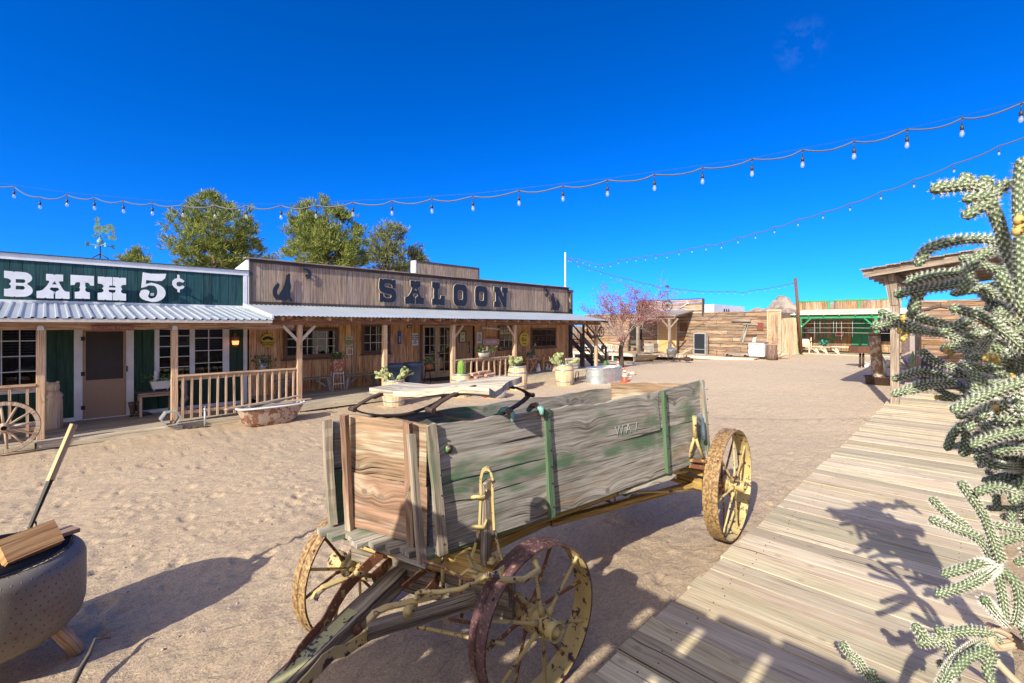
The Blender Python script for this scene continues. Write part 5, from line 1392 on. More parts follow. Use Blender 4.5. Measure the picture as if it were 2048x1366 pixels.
def pine(label, base, h, lobes, nclump, leafL, mat, seed, group='trees behind the shops', per=7, csize=.34):
    """lobes: (dx, dy, dz, rx, rz) ellipsoids from the trunk base that together give the crown its outline"""
    rnd = random.Random(seed); base = Vector(base)
    t = root('pine_tree' if mat is NEEDLE else 'evergreen_tree', label, 'tree', base, group)
    m = MB()
    top = base + Vector((rnd.uniform(-.2, .2), 0, h * .9))
    pts = [base + (top - base) * (k / 8) + Vector((rnd.uniform(-.08, .08), rnd.uniform(-.08, .08), 0)) for k in range(9)]
    m.tube(pts, [.24 * h / 8 * (1 - k / 9) + .02 for k in range(9)], 8)
    ends = []
    m2 = MB()
    vol = [l[3] ** 2 * l[4] for l in lobes]
    for _ in range(nclump):
        l = rnd.choices(lobes, vol)[0]
        while True:
            q = Vector((rnd.uniform(-1, 1), rnd.uniform(-1, 1), rnd.uniform(-1, 1)))
            if .12 < q.length < 1: break
        q = q * (q.length ** -.55)        # denser towards the outside
        if q.length > 1: q.normalize()
        q *= rnd.uniform(.82, 1.06)
        c = base + Vector((l[0] + q.x * l[3], l[1] + q.y * l[3], l[2] + q.z * l[4]))
        if mnoise.noise(c * 1.15 + Vector((seed, 0, 0))) < -.12: continue
        ends.append(c)
        out = (c - (base + Vector((l[0], l[1], l[2] - .3)))).normalized()
        for _ in range(per):
            cc = c + Vector((rnd.gauss(0, 1), rnd.gauss(0, 1), rnd.gauss(0, .75))) * csize * .5
            tuft(m2, cc, out * .8 + Vector((0, 0, .5)), rnd, leafL, 9)
    for c in rnd.sample(ends, min(60, len(ends))):
        zt = max(base.z + .6, min(c.z - rnd.uniform(.4, 1.4), base.z + h * .8)); f = (zt - base.z) / (h * .9)
        a = pts[min(8, int(f * 8))]; a = Vector((a.x, a.y, zt))
        mid = a.lerp(c, .5) + Vector((rnd.uniform(-.1, .1), rnd.uniform(-.1, .1), -.12))
        m.tube([a, mid, c], [.05, .03, .008], 5, cap=False)
    m.build('trunk', W_BARK, t); m2.build('crown', mat, t)
    return t
def tree_at(px, pytop, d, label, lobes_px, n, leafL, mat, seed, **k):
    b = hD(px, 652, d); b.z = 0
    H = hD(px, pytop, d).z
    L = []
    for cx, cy, rx, ry in lobes_px:
        c = hD(cx, cy, d + random.uniform(-.4, .4)); L.append((c.x - b.x, c.y - b.y, c.z, rx / F0 * d, ry / F0 * d))
    return pine(label, b, H, L, n, leafL, mat, seed, **k)
random.seed(2)
tree_at(432, 392, 29, 'broad yellow-green pine behind the cent sign and white trim', [(418, 425, 45, 34), (375, 460, 36, 42), (455, 455, 50, 50), (405, 505, 62, 45), (478, 500, 44, 44), (430, 520, 70, 40), (425, 404, 26, 14), (500, 468, 20, 26)], 640, .36, NEEDLE, 3)
tree_at(655, 397, 28, 'tall yellow-green pine behind the left coyote cutout', [(640, 425, 34, 30), (612, 450, 34, 36), (672, 460, 44, 46), (640, 505, 62, 45), (700, 480, 34, 46), (625, 470, 40, 40), (672, 520, 60, 34), (676, 415, 22, 16)], 640, .36, NEEDLE, 8)
tree_at(772, 440, 34, 'open grey-green evergreen right of the two pines', [(775, 458, 20, 16), (790, 470, 20, 22), (765, 490, 24, 30), (755, 525, 26, 26), (790, 520, 28, 30), (772, 545, 34, 20)], 260, .34, NEEDLE2, 12, csize=.4)
tree_at(828, 489, 36, 'small evergreen just left of the upper parapet', [(832, 503, 16, 13), (822, 525, 24, 22), (840, 520, 16, 18), (815, 545, 26, 14)], 120, .34, NEEDLE2, 15, csize=.4)
tree_at(265, 497, 40, 'tiny pine top showing over the bathhouse roof', [(258, 512, 14, 12), (272, 508, 13, 12), (284, 518, 10, 9), (265, 525, 26, 10)], 80, .40, NEEDLE, 17, csize=.4)
tree_at(538, 512, 40, 'small dark bush tip left of the saloon false front corner', [(540, 520, 10, 8), (530, 530, 14, 8)], 26, .36, NEEDLE2, 18, csize=.4)
# ---------------------------------------------------------------- bare tree with red buds
def bud_tree(base, seed):
    rnd = random.Random(seed); base = Vector(base)
    t = root('bare_tree', 'bare tree covered in red buds by the stock tank', 'tree', base)
    mt, mb, ml = MB(), MB(), MB()
    trunk = [base + V(0, 0, -.1), base + V(.02, .03, .5), base + V(-.05, .02, 1.0), base + V(.06, -.08, 1.55)]
    mt.tube(trunk, [.16, .13, .12, .11], 9)
    def twig(p, d, L, r, lv):
        n = 4; pts = [p]; dd = d.copy()
        for k in range(n):
            dd = (dd + Vector((rnd.gauss(0, .13), rnd.gauss(0, .13), rnd.gauss(0, .10) + (.04 if lv < 2 else -.01)))).normalized()
            pts.append(pts[-1] + dd * L / n)
        mb.tube(pts, [r * (1 - .5 * k / n) for k in range(n + 1)], 6 if lv < 2 else 4, cap=False)
        if lv >= 2:
            for q in pts[1:]:
                for _ in range(1 if lv == 2 else 3):
                    c = q + Vector((rnd.gauss(0, .045), rnd.gauss(0, .045), rnd.gauss(0, .045))); e = rnd.uniform(.012, .030)
                    a = Vector((rnd.gauss(0, 1), rnd.gauss(0, 1), rnd.gauss(0, 1))).normalized() * e; b = a.cross(Vector((.2, .3, .9))).normalized() * e * .8
                    ml.quad(c - a, c + b, c + a, c - b)
        if lv < 4:
            for _ in range((5, 4, 3, 2)[lv]):
                k = rnd.randint(1, n); q = pts[k]
                nd = (dd + Vector((rnd.gauss(0, .55), rnd.gauss(0, .55), rnd.gauss(0, .40) + .08))).normalized()
                twig(q, nd, L * rnd.uniform(.55, .85), r * .52, lv + 1)
    for k in range(7):
        a = k * 2 * math.pi / 7 + rnd.uniform(-.3, .3)
        el = rnd.uniform(.35, 1.25)
        twig(trunk[-1] - V(0, 0, rnd.uniform(0, .25)), Vector((math.cos(a) * math.cos(el), math.sin(a) * math.cos(el), math.sin(el))), rnd.uniform(1.3, 1.65), .05, 0)
    mt.build('trunk', W_DARK, t); mb.build('branches', plain('pale_bark', (.34, .27, .25), .9), t); ml.build('red_buds', leaf_mat('red_buds', (.20, .02, .035), (.36, .045, .07), (.48, .10, .12)), t)
x, y = hZ(1243, 736, .12)
bud_tree((x, y, .1), 5)
# ================================================================ THE OLD FARM WAGON
def sc(x, y, z):
    return Vector((1.05 * x, 1.05 * y, EYE - 1.05 * (EYE - z)))
wag = root('farm_wagon', 'old horse wagon with grey and green plank box on yellow iron wheels', 'wagon', (3.2, 2.7, 0))
random.seed(101)
def upright_board(m, A, B, zb, zt, t, n=24, rag=.004, seed=0, lean=(0, 0)):
    """board standing on edge from A to B (x,y); zb, zt = heights along it; lean moves the top sideways"""
    rnd = random.Random(seed); A = Vector((*A, 0)); B = Vector((*B, 0)); d = B - A; L = d.length; d.normalize(); nrm = Vector((-d.y, d.x, 0))
    fb = lambda f: float(np.interp(f, np.linspace(0, 1, len(zb)), zb)); ft = lambda f: float(np.interp(f, np.linspace(0, 1, len(zt)), zt))
    vs = []; u0, v0 = rnd.uniform(0, 20), rnd.uniform(0, 20); R_ = 5
    for i in range(n + 1):
        f = i / n; p = A + d * L * f
        b = fb(f) + rnd.uniform(-rag, rag); tp = ft(f) + rnd.uniform(-rag, rag) * 1.6
        for s in (-.5, .5):
            for k in range(R_ + 1):
                g = k / R_; z = b + (tp - b) * g
                ww = .004 * math.sin(f * 9 + seed) + .003 * math.sin(g * 4 + f * 5)
                vs.append(p + nrm * (s * t + ww) + Vector((lean[0], lean[1], 0)) * (z - .93) + Vector((0, 0, z)))
    fs = []; uvs = []; W = 2 * (R_ + 1)
    def UV(i, k, s): q = vs[i * W + k + (R_ + 1) * s]; return (u0 + L * i / n, v0 + q.z)
    for i in range(n):
        for k in range(R_):
            a = i * W + k
            fs.append((a, a + W, a + W + 1, a + 1)); uvs.append([UV(i, k, 0), UV(i + 1, k, 0), UV(i + 1, k + 1, 0), UV(i, k + 1, 0)])
            b = a + R_ + 1
            fs.append((b, b + 1, b + W + 1, b + W)); uvs.append([UV(i, k, 1), UV(i, k + 1, 1), UV(i + 1, k + 1, 1), UV(i + 1, k, 1)])
        for k in (0, R_):
            a = i * W + k; b = a + R_ + 1
            f = (a, b, b + W, a + W) if k == 0 else (a, a + W, b + W, b)
            fs.append(f); q = v0 + vs[a].z
            uvs.append([(u0 + L * i / n, q), (u0 + L * i / n, q + t), (u0 + L * (i + 1) / n, q + t), (u0 + L * (i + 1) / n, q)] if k == 0 else [(u0 + L * i / n, q), (u0 + L * (i + 1) / n, q), (u0 + L * (i + 1) / n, q + t), (u0 + L * i / n, q + t)])
    for i in (0, n):
        for k in range(R_):
            a = i * W + k; b = a + R_ + 1
            fs.append((a, a + 1, b + 1, b) if i == 0 else (a, b, b + 1, a + 1)); z0_, z1_ = vs[a].z, vs[a + 1].z
            uvs.append([(u0, v0 + z0_), (u0, v0 + z1_), (u0 + t, v0 + z1_), (u0 + t, v0 + z0_)] if i == 0 else [(u0, v0 + z0_), (u0 + t, v0 + z0_), (u0 + t, v0 + z1_), (u0, v0 + z1_)])
    m.add(vs, fs, uvs)
    return m
FR, RR = sc(1.65, 2.30, 1), sc(4.82, 1.99, 1)
FL, RL = sc(1.40, 3.14, 1), sc(4.66, 2.98, 1)
zf = FR.z      # floor level, about .93
def Z_(z): return EYE - 1.05 * (EYE - z)
rd = (RR - FR).normalized(); rn = Vector((rd.y, -rd.x, 0))      # outward (towards the camera side)
lean = (-.03, .035)
m = MB(); upright_board(m, FR[:2], RR[:2], [Z_(.985), Z_(.97), Z_(.975), Z_(.985)], [Z_(1.385), Z_(1.395), Z_(1.39), Z_(1.40)], .028, 30, .003, 1, lean); m.build('lower_side_board', W_WAG, wag)
zt = [1.755, 1.752, 1.745, 1.75, 1.748, 1.74, 1.738, 1.742, 1.732, 1.71, 1.725, 1.735, 1.735, 1.74, 1.745, 1.75, 1.765, 1.775, 1.782, 1.785]
A_ = FR + rn * .006
m = MB(); upright_board(m, A_[:2], (FR + rd * (RR - FR).length * .74 + rn * .006)[:2], [Z_(1.392), Z_(1.402), Z_(1.38), Z_(1.40)], [Z_(z) for z in zt[:15]], .028, 30, .004, 2, lean)
m.build('upper_side_board', W_WAG, wag)
m = MB(); upright_board(m, (FR + rd * (RR - FR).length * .745)[:2], RR[:2], [Z_(1.402), Z_(1.405), Z_(1.41)], [Z_(z) for z in zt[14:]], .028, 12, .004, 6, lean); m.build('upper_side_board', W_WAG, wag)
m = MB(); upright_board(m, FL[:2], RL[:2], [Z_(.985), Z_(.98)], [Z_(1.35), Z_(1.34)], .028, 20, .004, 3); m.build('lower_side_board', W_WAGG, wag)
m = MB(); upright_board(m, (FL + Vector((0, 0, 0)))[:2], RL[:2], [Z_(1.36), Z_(1.35)], [Z_(1.70), Z_(1.69), Z_(1.66), Z_(1.655), Z_(1.66), Z_(1.64), Z_(1.65), Z_(1.63)], .028, 20, .006, 4); m.build('upper_side_board', W_WAG, wag)
# front and rear end boards
g0, g1 = sc(1.455, 3.02, 1), sc(1.665, 2.40, 1)
m = MB(); upright_board(m, g0[:2], g1[:2], [Z_(1.0), Z_(1.0)], [Z_(1.365), Z_(1.36)], .028, 12, .003, 5); upright_board(m, g0[:2], g1[:2], [Z_(1.37), Z_(1.365)], [Z_(1.755), Z_(1.75), Z_(1.755), Z_(1.74)], .028, 12, .004, 7)
m.build('front_endgate', W_WAGF, wag)
h0, h1 = RL - rd * .06, RR - rd * .08
m = MB(); upright_board(m, h0[:2], h1[:2], [Z_(1.0), Z_(1.0)], [Z_(1.37), Z_(1.37)], .028, 10, .003, 9); upright_board(m, h0[:2], h1[:2], [Z_(1.375), Z_(1.375)], [Z_(1.70), Z_(1.72), Z_(1.74), Z_(1.76)], .028, 10, .005, 10)
m.build('rear_endgate', W_WAGF, wag)
# battens
gd = (g1 - g0).normalized(); gn = Vector((-gd.y, gd.x, 0)); gn = -gn if gn.x > 0 else gn
GL0 = (g1 - g0).length
for f, w, mt in ((.06, .05, W_WAGF), (.86, .055, W_WAGF)):
    p = g0 + gd * GL0 * f + gn * .035
    m = MB(); m.plank((p.x, p.y, Z_(.985)), (p.x - .05, p.y - .02, Z_(1.765)), w, .038, up=gn, n=8, edge=.004, warp=.003); m.build('batten', mt, wag)
Ls = (RR - FR).length
def side_batten(f, w, z0, z1, mat, t=.035, top=0.0, off=.03):
    p = FR + rd * Ls * f + rn * off
    lx, ly = lean
    m = MB(); m.plank((p.x, p.y, Z_(z0)), (p.x + lx * .8 - top * rd.x, p.y + ly * .8 - top * rd.y, Z_(z1)), w, t, up=rn, n=8, edge=.003, warp=.003); return m.build('batten', mat, wag)
side_batten(.010, .06, .985, 1.765, W_WAGN, top=.045, off=.034)
side_batten(-.030, .045, .97, 1.72, W_WAGN, top=.035, off=.010)
side_batten(.295, .05, .97, 1.75, W_WAGG)
side_batten(.765, .04, .985, 1.745, W_WAGG)
side_batten(1.0, .045, .99, 1.80, W_WAG, top=.06)
# left corner stake
m = MB(); p = FL + Vector((-.02, -.0, 0)); m.plank((p.x, p.y - .03, Z_(1.0)), (p.x - .03, p.y - .01, Z_(1.71)), .09, .05, up=(-1, .2, 0), n=14, edge=.006); m.build('batten', W_WAGN, wag)
# iron hooks bent over the top edge
for f, dz in ((.185, 0), (.270, 0)):
    p = FR + rd * Ls * f; zt_ = Z_(1.755)
    m = MB(); m.tube([p + V(-.03, .10, zt_ - FR.z - .02), p + V(-.03, .06, zt_ - FR.z + .02), p + V(-.026, .02, zt_ - FR.z + .03), p + rn * .03 + V(-.02, 0, zt_ - FR.z + .005), p + rn * .035 + V(-.02, 0, zt_ - FR.z - .05)], [.02, .022, .024, .024, .012], 8)
    m.build('iron_hook', painted('verdigris', (.20, .42, .38), .6, .2, chips=(.12, .06, .04), camt=.2), wag)
# bolt head with green washer
p = FR + rd * .10 + rn * .022; m = MB(); m.lathe([(.028, 0), (.028, .006), (.012, .006), (.012, .016), (0, .018)], (p.x, p.y + .02, Z_(1.60)), 12, rn.to_track_quat('Z', 'Y').to_matrix()); m.build('bolt', painted('green_bolt', (.15, .35, .12), .4, .2, chips=(.1, .06, .04)), wag)
lettering('W A  /', .115, plain('faded_chalk', (.42, .48, .42), .9), wag, FR + rd * Ls * .585 + rn * .0245 + V(-.02, .014, Z_(1.475) - FR.z), ex=tuple(rd), ey=tuple(V(lean[0], lean[1], 1).normalized()), depth=.0015, name='faded_lettering')
# floor boards with ragged front ends
m = MB()
for k in range(8):
    f0 = (k + .5) / 8; a = FR.lerp(FL, f0); b = RR.lerp(RL, f0); d = (b - a).normalized(); ext = .10 + random.uniform(-.045, .05)
    m.plank(V(a.x, a.y, zf - .03) - d * ext, V(b.x, b.y, zf - .03), (FR - FL).length / 8 - .008, .032, n=10, edge=.004, warp=.004)
m.build('floor', W_WAG, wag)
m = MB(); a, b = FR - rd * .06, FL - rd * .02; m.plank((a.x, a.y, zf - .062), (b.x, b.y, zf - .062), .05, .03, n=4); m.build('floor_cleat', W_GREY, wag)
for f in (.16, .86):
    a, b = FR.lerp(FL, f), RR.lerp(RL, f); MB().plank((a.x + .25, a.y, zf - .10), (b.x, b.y, zf - .10), .07, .10, n=10).build('sill', W_YEL, wag)
# springs and the split seat plank
def spring(cx, cy, zc, L, top, bot, name='seat_spring'):
    pts = []; n = 12
    up = [sc(cx - L / 2 + L * k / n, cy, zc + top * math.sin(math.pi * k / n) ** .8) for k in range(n + 1)]
    dn = [sc(cx - L / 2 + L * k / n, cy, zc - bot * math.sin(math.pi * k / n) ** .8) for k in range(n + 1)]
    m = MB(); m.bar(up, .045, .011); m.bar(dn, .045, .011)
    up2 = [sc(cx - L / 2 * .6 + L * .6 * k / n, cy, zc + top * math.sin(math.pi * (.2 + .6 * k / n)) ** .8 - .013) for k in range(n + 1)]
    m.bar(up2, .045, .009)
    for e in (up[0], up[-1]): m.tube([e - V(0, .04, .0), e + V(0, .04, 0)], .018, 8)
    return m.build(name, RUSTD, wag)
spring(2.075, 2.33, 1.845, .88, .115, .115)
spring(1.91, 3.08, 1.77, .80, .11, .09)
seat_c = [(2.05, 2.10, 1.985), (2.04, 2.3, 1.975), (2.01, 2.5, 1.95), (1.98, 2.75, 1.905), (1.94, 3.0, 1.885), (1.89, 3.26, 1.89)]
m = MB(); vs = []; fs = []; uvs = []; NW = 6
rnd = random.Random(66)
for i, (x, y, z) in enumerate(seat_c):
    dip = [.0, -.030, -.022, .004, .016, .026, .034]
    for k in range(NW + 1):
        g = k / NW - .5; w = .40 if i < 2 else .37
        vs.append(sc(x + g * w, y + .10 * g + rnd.uniform(-.01, .01), z + dip[k] * (1 - i * .2) + (.0 if i else rnd.uniform(-.006, .006))))
nn = len(seat_c) * (NW + 1)
vs += [v - V(0, 0, .042) for v in vs]
for i in range(len(seat_c) - 1):
    for k in range(NW):
        a = i * (NW + 1) + k; q = (a, a + 1, a + NW + 2, a + NW + 1)
        uv = [(i * .28, k * .06), (i * .28, k * .06 + .06), (i * .28 + .28, k * .06 + .06), (i * .28 + .28, k * .06)]
        fs.append(q[::-1] if False else q); uvs.append(uv)
        fs.append(tuple(j + nn for j in q[::-1])); uvs.append(uv[::-1])
    for k in (0, NW):
        a = i * (NW + 1) + k; q = (a, a + nn, a + NW + 1 + nn, a + NW + 1)
        fs.append(q if k else q[::-1]); uvs.append([(i * .28, 0), (i * .28, .04), (i * .28 + .28, .04), (i * .28 + .28, 0)])
for i in (0, len(seat_c) - 1):
    for k in range(NW):
        a = i * (NW + 1) + k; q = (a, a + 1, a + 1 + nn, a + nn); fs.append(q if i else q[::-1]); uvs.append([(0, k * .06), (0, k * .06 + .06), (.04, k * .06 + .06), (.04, k * .06)])
m.add(vs, fs, uvs); m.build('seat_plank', W_SEAT, wag)

# ---- wheels
def iron_wheel(c, r, th, n=12, w=.15, seed=0, hubout=.19, tyre=None):
    c = Vector(c); rnd = random.Random(seed)
    fwd = Vector((math.cos(th), math.sin(th), 0)); ax = Vector((math.sin(th), -math.cos(th), 0)); up = Vector((0, 0, 1))    # ax points to the camera side
    M = Matrix((fwd, ax, up)).transposed()
    Ml = Matrix((fwd, up, ax)).transposed()
    wh = bpy.data.objects.new('wheel', None); scene.collection.objects.link(wh); wh.parent = wag; ORG[wh.name] = ORG[wag.name]
    m = MB(); h = w / 2; t = .013
    prof = [(r - t, -h), (r, -h), (r + .004, -h * .2), (r - .004, -h * .12), (r - .004, h * .12), (r + .004, h * .2), (r, h), (r - t, h)]
    m.lathe(prof, c, 64, Ml, smooth=False); m.build('tyre', tyre or METAL_RIM, wh)
    m = MB(); m.lathe([(r - t - .001, h), (r - t - .004, 0), (r - t - .001, -h)], c, 64, Ml); m.build('rim', METAL_Y, wh)
    hr = .075
    m = MB()
    m.lathe([(.0, hubout + .012), (.018, hubout + .012), (.02, hubout - .005), (.036, hubout - .01), (.036, hubout - .03), (.05, hubout - .035), (.052, hubout), (.060, hubout), (.060, hubout - .06), (.054, hubout - .07), (.054, .06), (.085, .05), (.088, .015), (.062, .005), (.062, -.005), (.088, -.015), (.085, -.05), (.06, -.06), (.062, -.13), (.075, -.14), (.078, -.20), (.04, -.21)], c, 28, Ml)
    m.build('hub', METAL_Y, wh)
    for k in range(n):
        a = 2 * math.pi * k / n + .13; d = fwd * math.cos(a) + up * math.sin(a)
        s = 1 if k % 2 else -1
        p0 = c + d * .055 + ax * (s * .062); p1 = c + d * (r - t) + ax * (s * .026)
        MB().tube([p0, p0 + (p1 - p0) * .12, p0 + (p1 - p0) * .14, p1 - (p1 - p0) * .03, p1], [.022, .019, .0115, .0115, .018], 8).build('spoke', METAL_YR if s < 0 else METAL_Y, wh)
        m = MB()
    for k in range(6):
        a = 2 * math.pi * k / 6 + .4; d = fwd * math.cos(a) + up * math.sin(a); m.ell(c + d * (r + .001) + ax * .04, .011, n=8, m=4)
    m.build('rivets', RUSTD, wh)
    return wh
iron_wheel((2.215, 2.0, .478), .480, -.06, 12, .15, 1)
iron_wheel((1.69, 3.44, .478), .480, .27, 12, .13, 2, tyre=METAL_RIM2)
iron_wheel((5.385, 1.965, .592), .600, .05, 14, .15, 3, hubout=.17, tyre=METAL_RIM2)
iron_wheel((5.45, 3.42, .592), .600, .02, 14, .15, 4, hubout=.17)
# ---- front running gear
axF0, axF1 = V(2.17, 2.14, .50), V(1.74, 3.31, .50)
def beam(a, b, w, h, mat, name, up=(0, 0, 1), n=8, par=wag):
    return MB().plank(a, b, w, h, up=up, n=n, edge=.005, warp=.003).build(name, mat, par)
beam(axF0, axF1, .11, .12, W_CRACK, 'front_axle')
beam(axF0 + V(-.08, -.05, .17), axF1 + V(-.08, .0, .17), .13, .12, W_CRACK, 'sand_board')
beam(V(2.02, 2.10, .80), V(1.66, 3.28, .80), .13, .14, W_YEL, 'front_bolster')
MB().tube([V(2.20, 2.06, .48), V(2.215, 2.0, .478)], .04, 12).build('axle_stub', METAL_YR, wag)
MB().tube([axF1, V(1.69, 3.44, .478)], .035, 12).build('axle_stub', METAL_YR, wag)
m = MB(); m.lathe([(0, .0), (.09, 0), (.10, .015), (.08, .03), (0, .035)], (1.86, 2.68, .87), 20); m.lathe([(0, .0), (.07, 0), (.07, .05), (0, .05)], (1.92, 2.68, .63), 16); m.build('turntable', METAL_YR, wag)
# tall stake with its iron strap and rings
sx, sy = 1.905, 2.125
m = MB(); m.plank((sx, sy, .90), (sx - .01, sy + .005, 1.40), .055, .04, up=(0, -1, 0), n=8, edge=.006); m.build('stake', W_CRACK, wag)
m = MB()
P = [(-.095, .93), (-.075, .99), (-.045, 1.12), (-.036, 1.3), (-.036, 1.42), (-.025, 1.465), (-.012, 1.477), (0, 1.481), (.012, 1.477), (.025, 1.465), (.036, 1.42), (.036, 1.3), (.045, 1.12), (.075, .99), (.095, .93)]
ex = Vector((.72, -.69, 0))
m.bar([V(sx, sy, 0) + ex * a + V(0, 0, z) for a, z in P], .05, .014, side=(.69, .72, 0))
m.build('stake_strap', METAL_Y, wag)
m = MB()
for z, s in ((1.315, 1), (1.135, 1)):
    c = V(sx, sy, z) - ex * .055 + V(-.02, -.03, 0); Q = []
    for k in range(15): a = 2 * math.pi * k / 14; Q.append(c + ex * (.036 * math.cos(a)) + V(-.69, -.72, 0) * (.022 * math.sin(a)) + V(0, 0, .012 * math.sin(a)))
    m.tube(Q, .012, 6)
    m.bar([c + ex * .03, c + ex * .05 + V(0, 0, .05)], .03, .01, up=ex)
for z in (1.40, 1.20): m.ell(V(sx, sy, z) + ex * .046, .010, n=8, m=4)
m.build('stake_rings', METAL_Y, wag)
m = MB(); c = V(sx + .01, sy - .01, .905); Q = [c + V(.12 * math.cos(R(a)), .085 * math.sin(R(a)), -.035) for a in range(150, 400, 20)]; m.bar(Q, .05, .009, up=(0, 0, 1)) if False else m.tube(Q, .016, 8, flat=1.6)
m.bar([V(sx - .13, sy + .02, .99), V(sx - .11, sy, .93), V(sx - .06, sy - .02, .89)], .045, .01, up=(.7, -.7, .3)); m.lathe([(0, 0), (.035, 0), (.035, .012), (.016, .014), (.016, .03), (0, .03)], c + V(.01, -.01, -.0), 12)
m.build('stake_base', METAL_Y, wag)
# curved yellow rods, step arm and brake lever seen beside the front wheel
def rod(pts, r, mat=METAL_Y, name='brace_rod', flat=None, w=.035, t=.009, up=(0, 0, 1)):
    m = MB(); P = [hD(*p) for p in pts]
    m.tube(P, r, 8) if flat is None else m.bar(P, w, t, up=up)
    return m.build(name, mat, wag)
rod([(830, 1218, 2.72), (834, 1186, 2.74), (842, 1183, 2.74), (880, 1184, 2.72), (920, 1178, 2.70), (955, 1162, 2.68), (972, 1150, 2.66)], .014)
rod([(845, 1120, 2.74), (890, 1136, 2.70), (930, 1160, 2.66), (948, 1160, 2.63)], .009, METAL_YR)
rod([(920, 1180, 2.75), (923, 1150, 2.76), (935, 1140, 2.76), (955, 1146, 2.74)], .011)
rod([(975, 1150, 2.55), (1010, 1160, 2.6), (1050, 1158, 2.66), (1078, 1140, 2.72), (1070, 1122, 2.76)], .018, METAL_Y, 'step_arm')
rod([(788, 1246, 3.0), (860, 1258, 2.92), (945, 1276, 2.8), (1010, 1288, 2.7)], .012)
rod([(868, 1222, 3.0), (905, 1240, 2.95), (940, 1246, 2.9)], .010, METAL_YR)
rod([(920, 1175, 2.95), (923, 1235, 2.92)], .012, METAL_YR); rod([(884, 1090, 3.0), (886, 1175, 2.95)], .012)
# hounds and tongue
T0, T1 = hD(812, 1140, 3.32), hD(552, 1392, 2.42)
m = MB(); m.plank(T0, T1, .125, .115, n=14, edge=.004); m.build('tongue', W_CRACK, wag)
dT = (T1 - T0).normalized(); upT = dT.cross(Vector((0, 0, 1)).cross(dT).normalized()).normalized()
if upT.z < 0: upT = -upT
sT = upT.cross(dT).normalized()
def tp(f, s, u): return T0.lerp(T1, f) + sT * s + upT * u
m = MB(); m.board(tp(.47, 0, .062), tp(1, 0, .062), .085, .008, up=upT); m.build('tongue_plate', painted('sage_yellow_metal', (.46, .44, .22), .5, .12, chips=(.04, .04, .05), camt=.15, sc=11), wag)
for f in (.10, .52):
    for s in (-1, 1):
        p = tp(f, s * .068, 0); M = (sT * s).to_track_quat('Z', 'Y').to_matrix()
        MB().lathe([(.034, 0), (.034, .006), (.018, .008), (.018, .03), (0, .032)], p, 10, M).build('bolt', METAL_YR, wag)
W_HND = W_CRACK
rod([(574, 1350, 2.5), (604, 1300, 2.62), (628, 1270, 2.72), (650, 1246, 2.80), (668, 1212, 2.88), (688, 1180, 2.98), (712, 1153, 3.08), (742, 1125, 3.18), (764, 1106, 3.24), (776, 1108, 3.30), (780, 1122, 3.28), (764, 1140, 3.2), (744, 1158, 3.14)], 0, METAL_YR, 'hound_strap', 1, .075, .010, up=(.5, -.8, .25))
rod([(628, 1200, 2.86), (634, 1186, 2.88), (648, 1174, 2.92), (672, 1164, 2.98), (702, 1152, 3.06)], 0, METAL_Y, 'hound_arm', 1, .055, .010)
rod([(590, 1385, 2.3), (622, 1352, 2.36), (648, 1320, 2.44), (668, 1306, 2.5), (692, 1300, 2.56), (715, 1284, 2.62), (738, 1270, 2.68), (752, 1260, 2.74)], 0, METAL_Y, 'hound_strap', 1, .06, .010, up=(.5, -.8, .25))
rod([(808, 1175, 3.1), (826, 1158, 3.12), (850, 1140, 3.12), (868, 1138, 3.12), (876, 1148, 3.1), (872, 1166, 3.04), (850, 1190, 2.98)], 0, METAL_YR, 'hound_strap', 1, .07, .010, up=(.5, -.8, .25))
P = [hD(736, 1262, 2.66), hD(790, 1240, 2.74), hD(860, 1218, 2.84), hD(950, 1196, 2.94)]
m = MB(); m.plank(P[0], P[-1], .075, .07, n=9, edge=.006); m.build('hound', W_HND, wag)
rod([(733, 1256, 2.60), (736, 1240, 2.60), (748, 1226, 2.62), (775, 1214, 2.66), (820, 1204, 2.72), (880, 1190, 2.80)], 0, METAL_Y, 'hound_strap', 1, .05, .012)
for px, py, d in ((752, 1226, 2.60), (832, 1196, 2.72)): MB().ell(hD(px, py, d), (.014, .014, .01)).build('bolt', METAL_Y, wag)
p = hD(817, 1222, 2.68); MB().lathe([(.035, 0), (.035, .008), (.016, .01), (.016, .03), (0, .03)], p, 10, V(-.3, -.9, .2).to_track_quat('Z', 'Y').to_matrix()).build('bolt', METAL_Y, wag)
a, b = hD(738, 1150, 3.12), hD(720, 1142, 3.05); MB().tube([hD(712, 1146, 3.04), hD(742, 1152, 3.16)], .016, 10).build('cross_pin', METAL_Y, wag)
# ---- rear running gear and reach
beam(V(5.12, 2.13, .62), V(5.3, 3.36, .62), .12, .13, W_YEL, 'rear_axle'); beam(V(5.0, 2.06, .82), V(5.2, 3.3, .82), .12, .15, W_YEL, 'rear_bolster')
beam(V(2.0, 2.75, .60), V(5.2, 2.75, .62), .08, .08, W_YEL, 'reach')
beam(V(3.2, 2.72, .58), V(5.15, 2.25, .58), .07, .05, W_YEL, 'rear_hound'); beam(V(3.2, 2.78, .58), V(5.25, 3.25, .58), .07, .05, W_YEL, 'rear_hound')
MB().tube([V(5.2, 2.12, .60), V(5.385, 1.97, .592)], .045, 12).build('axle_stub', METAL_YR, wag); MB().tube([V(5.3, 3.3, .60), V(5.45, 3.42, .592)], .045, 12).build('axle_stub', METAL_YR, wag)
rod([(1140, 1008, 4.3), (1260, 985, 4.6), (1400, 981, 5.0)], .012)
rod([(1240, 958, 4.5), (1320, 948, 4.8), (1372, 940, 5.0)], .03, METAL_Y, 'brace_pipe')
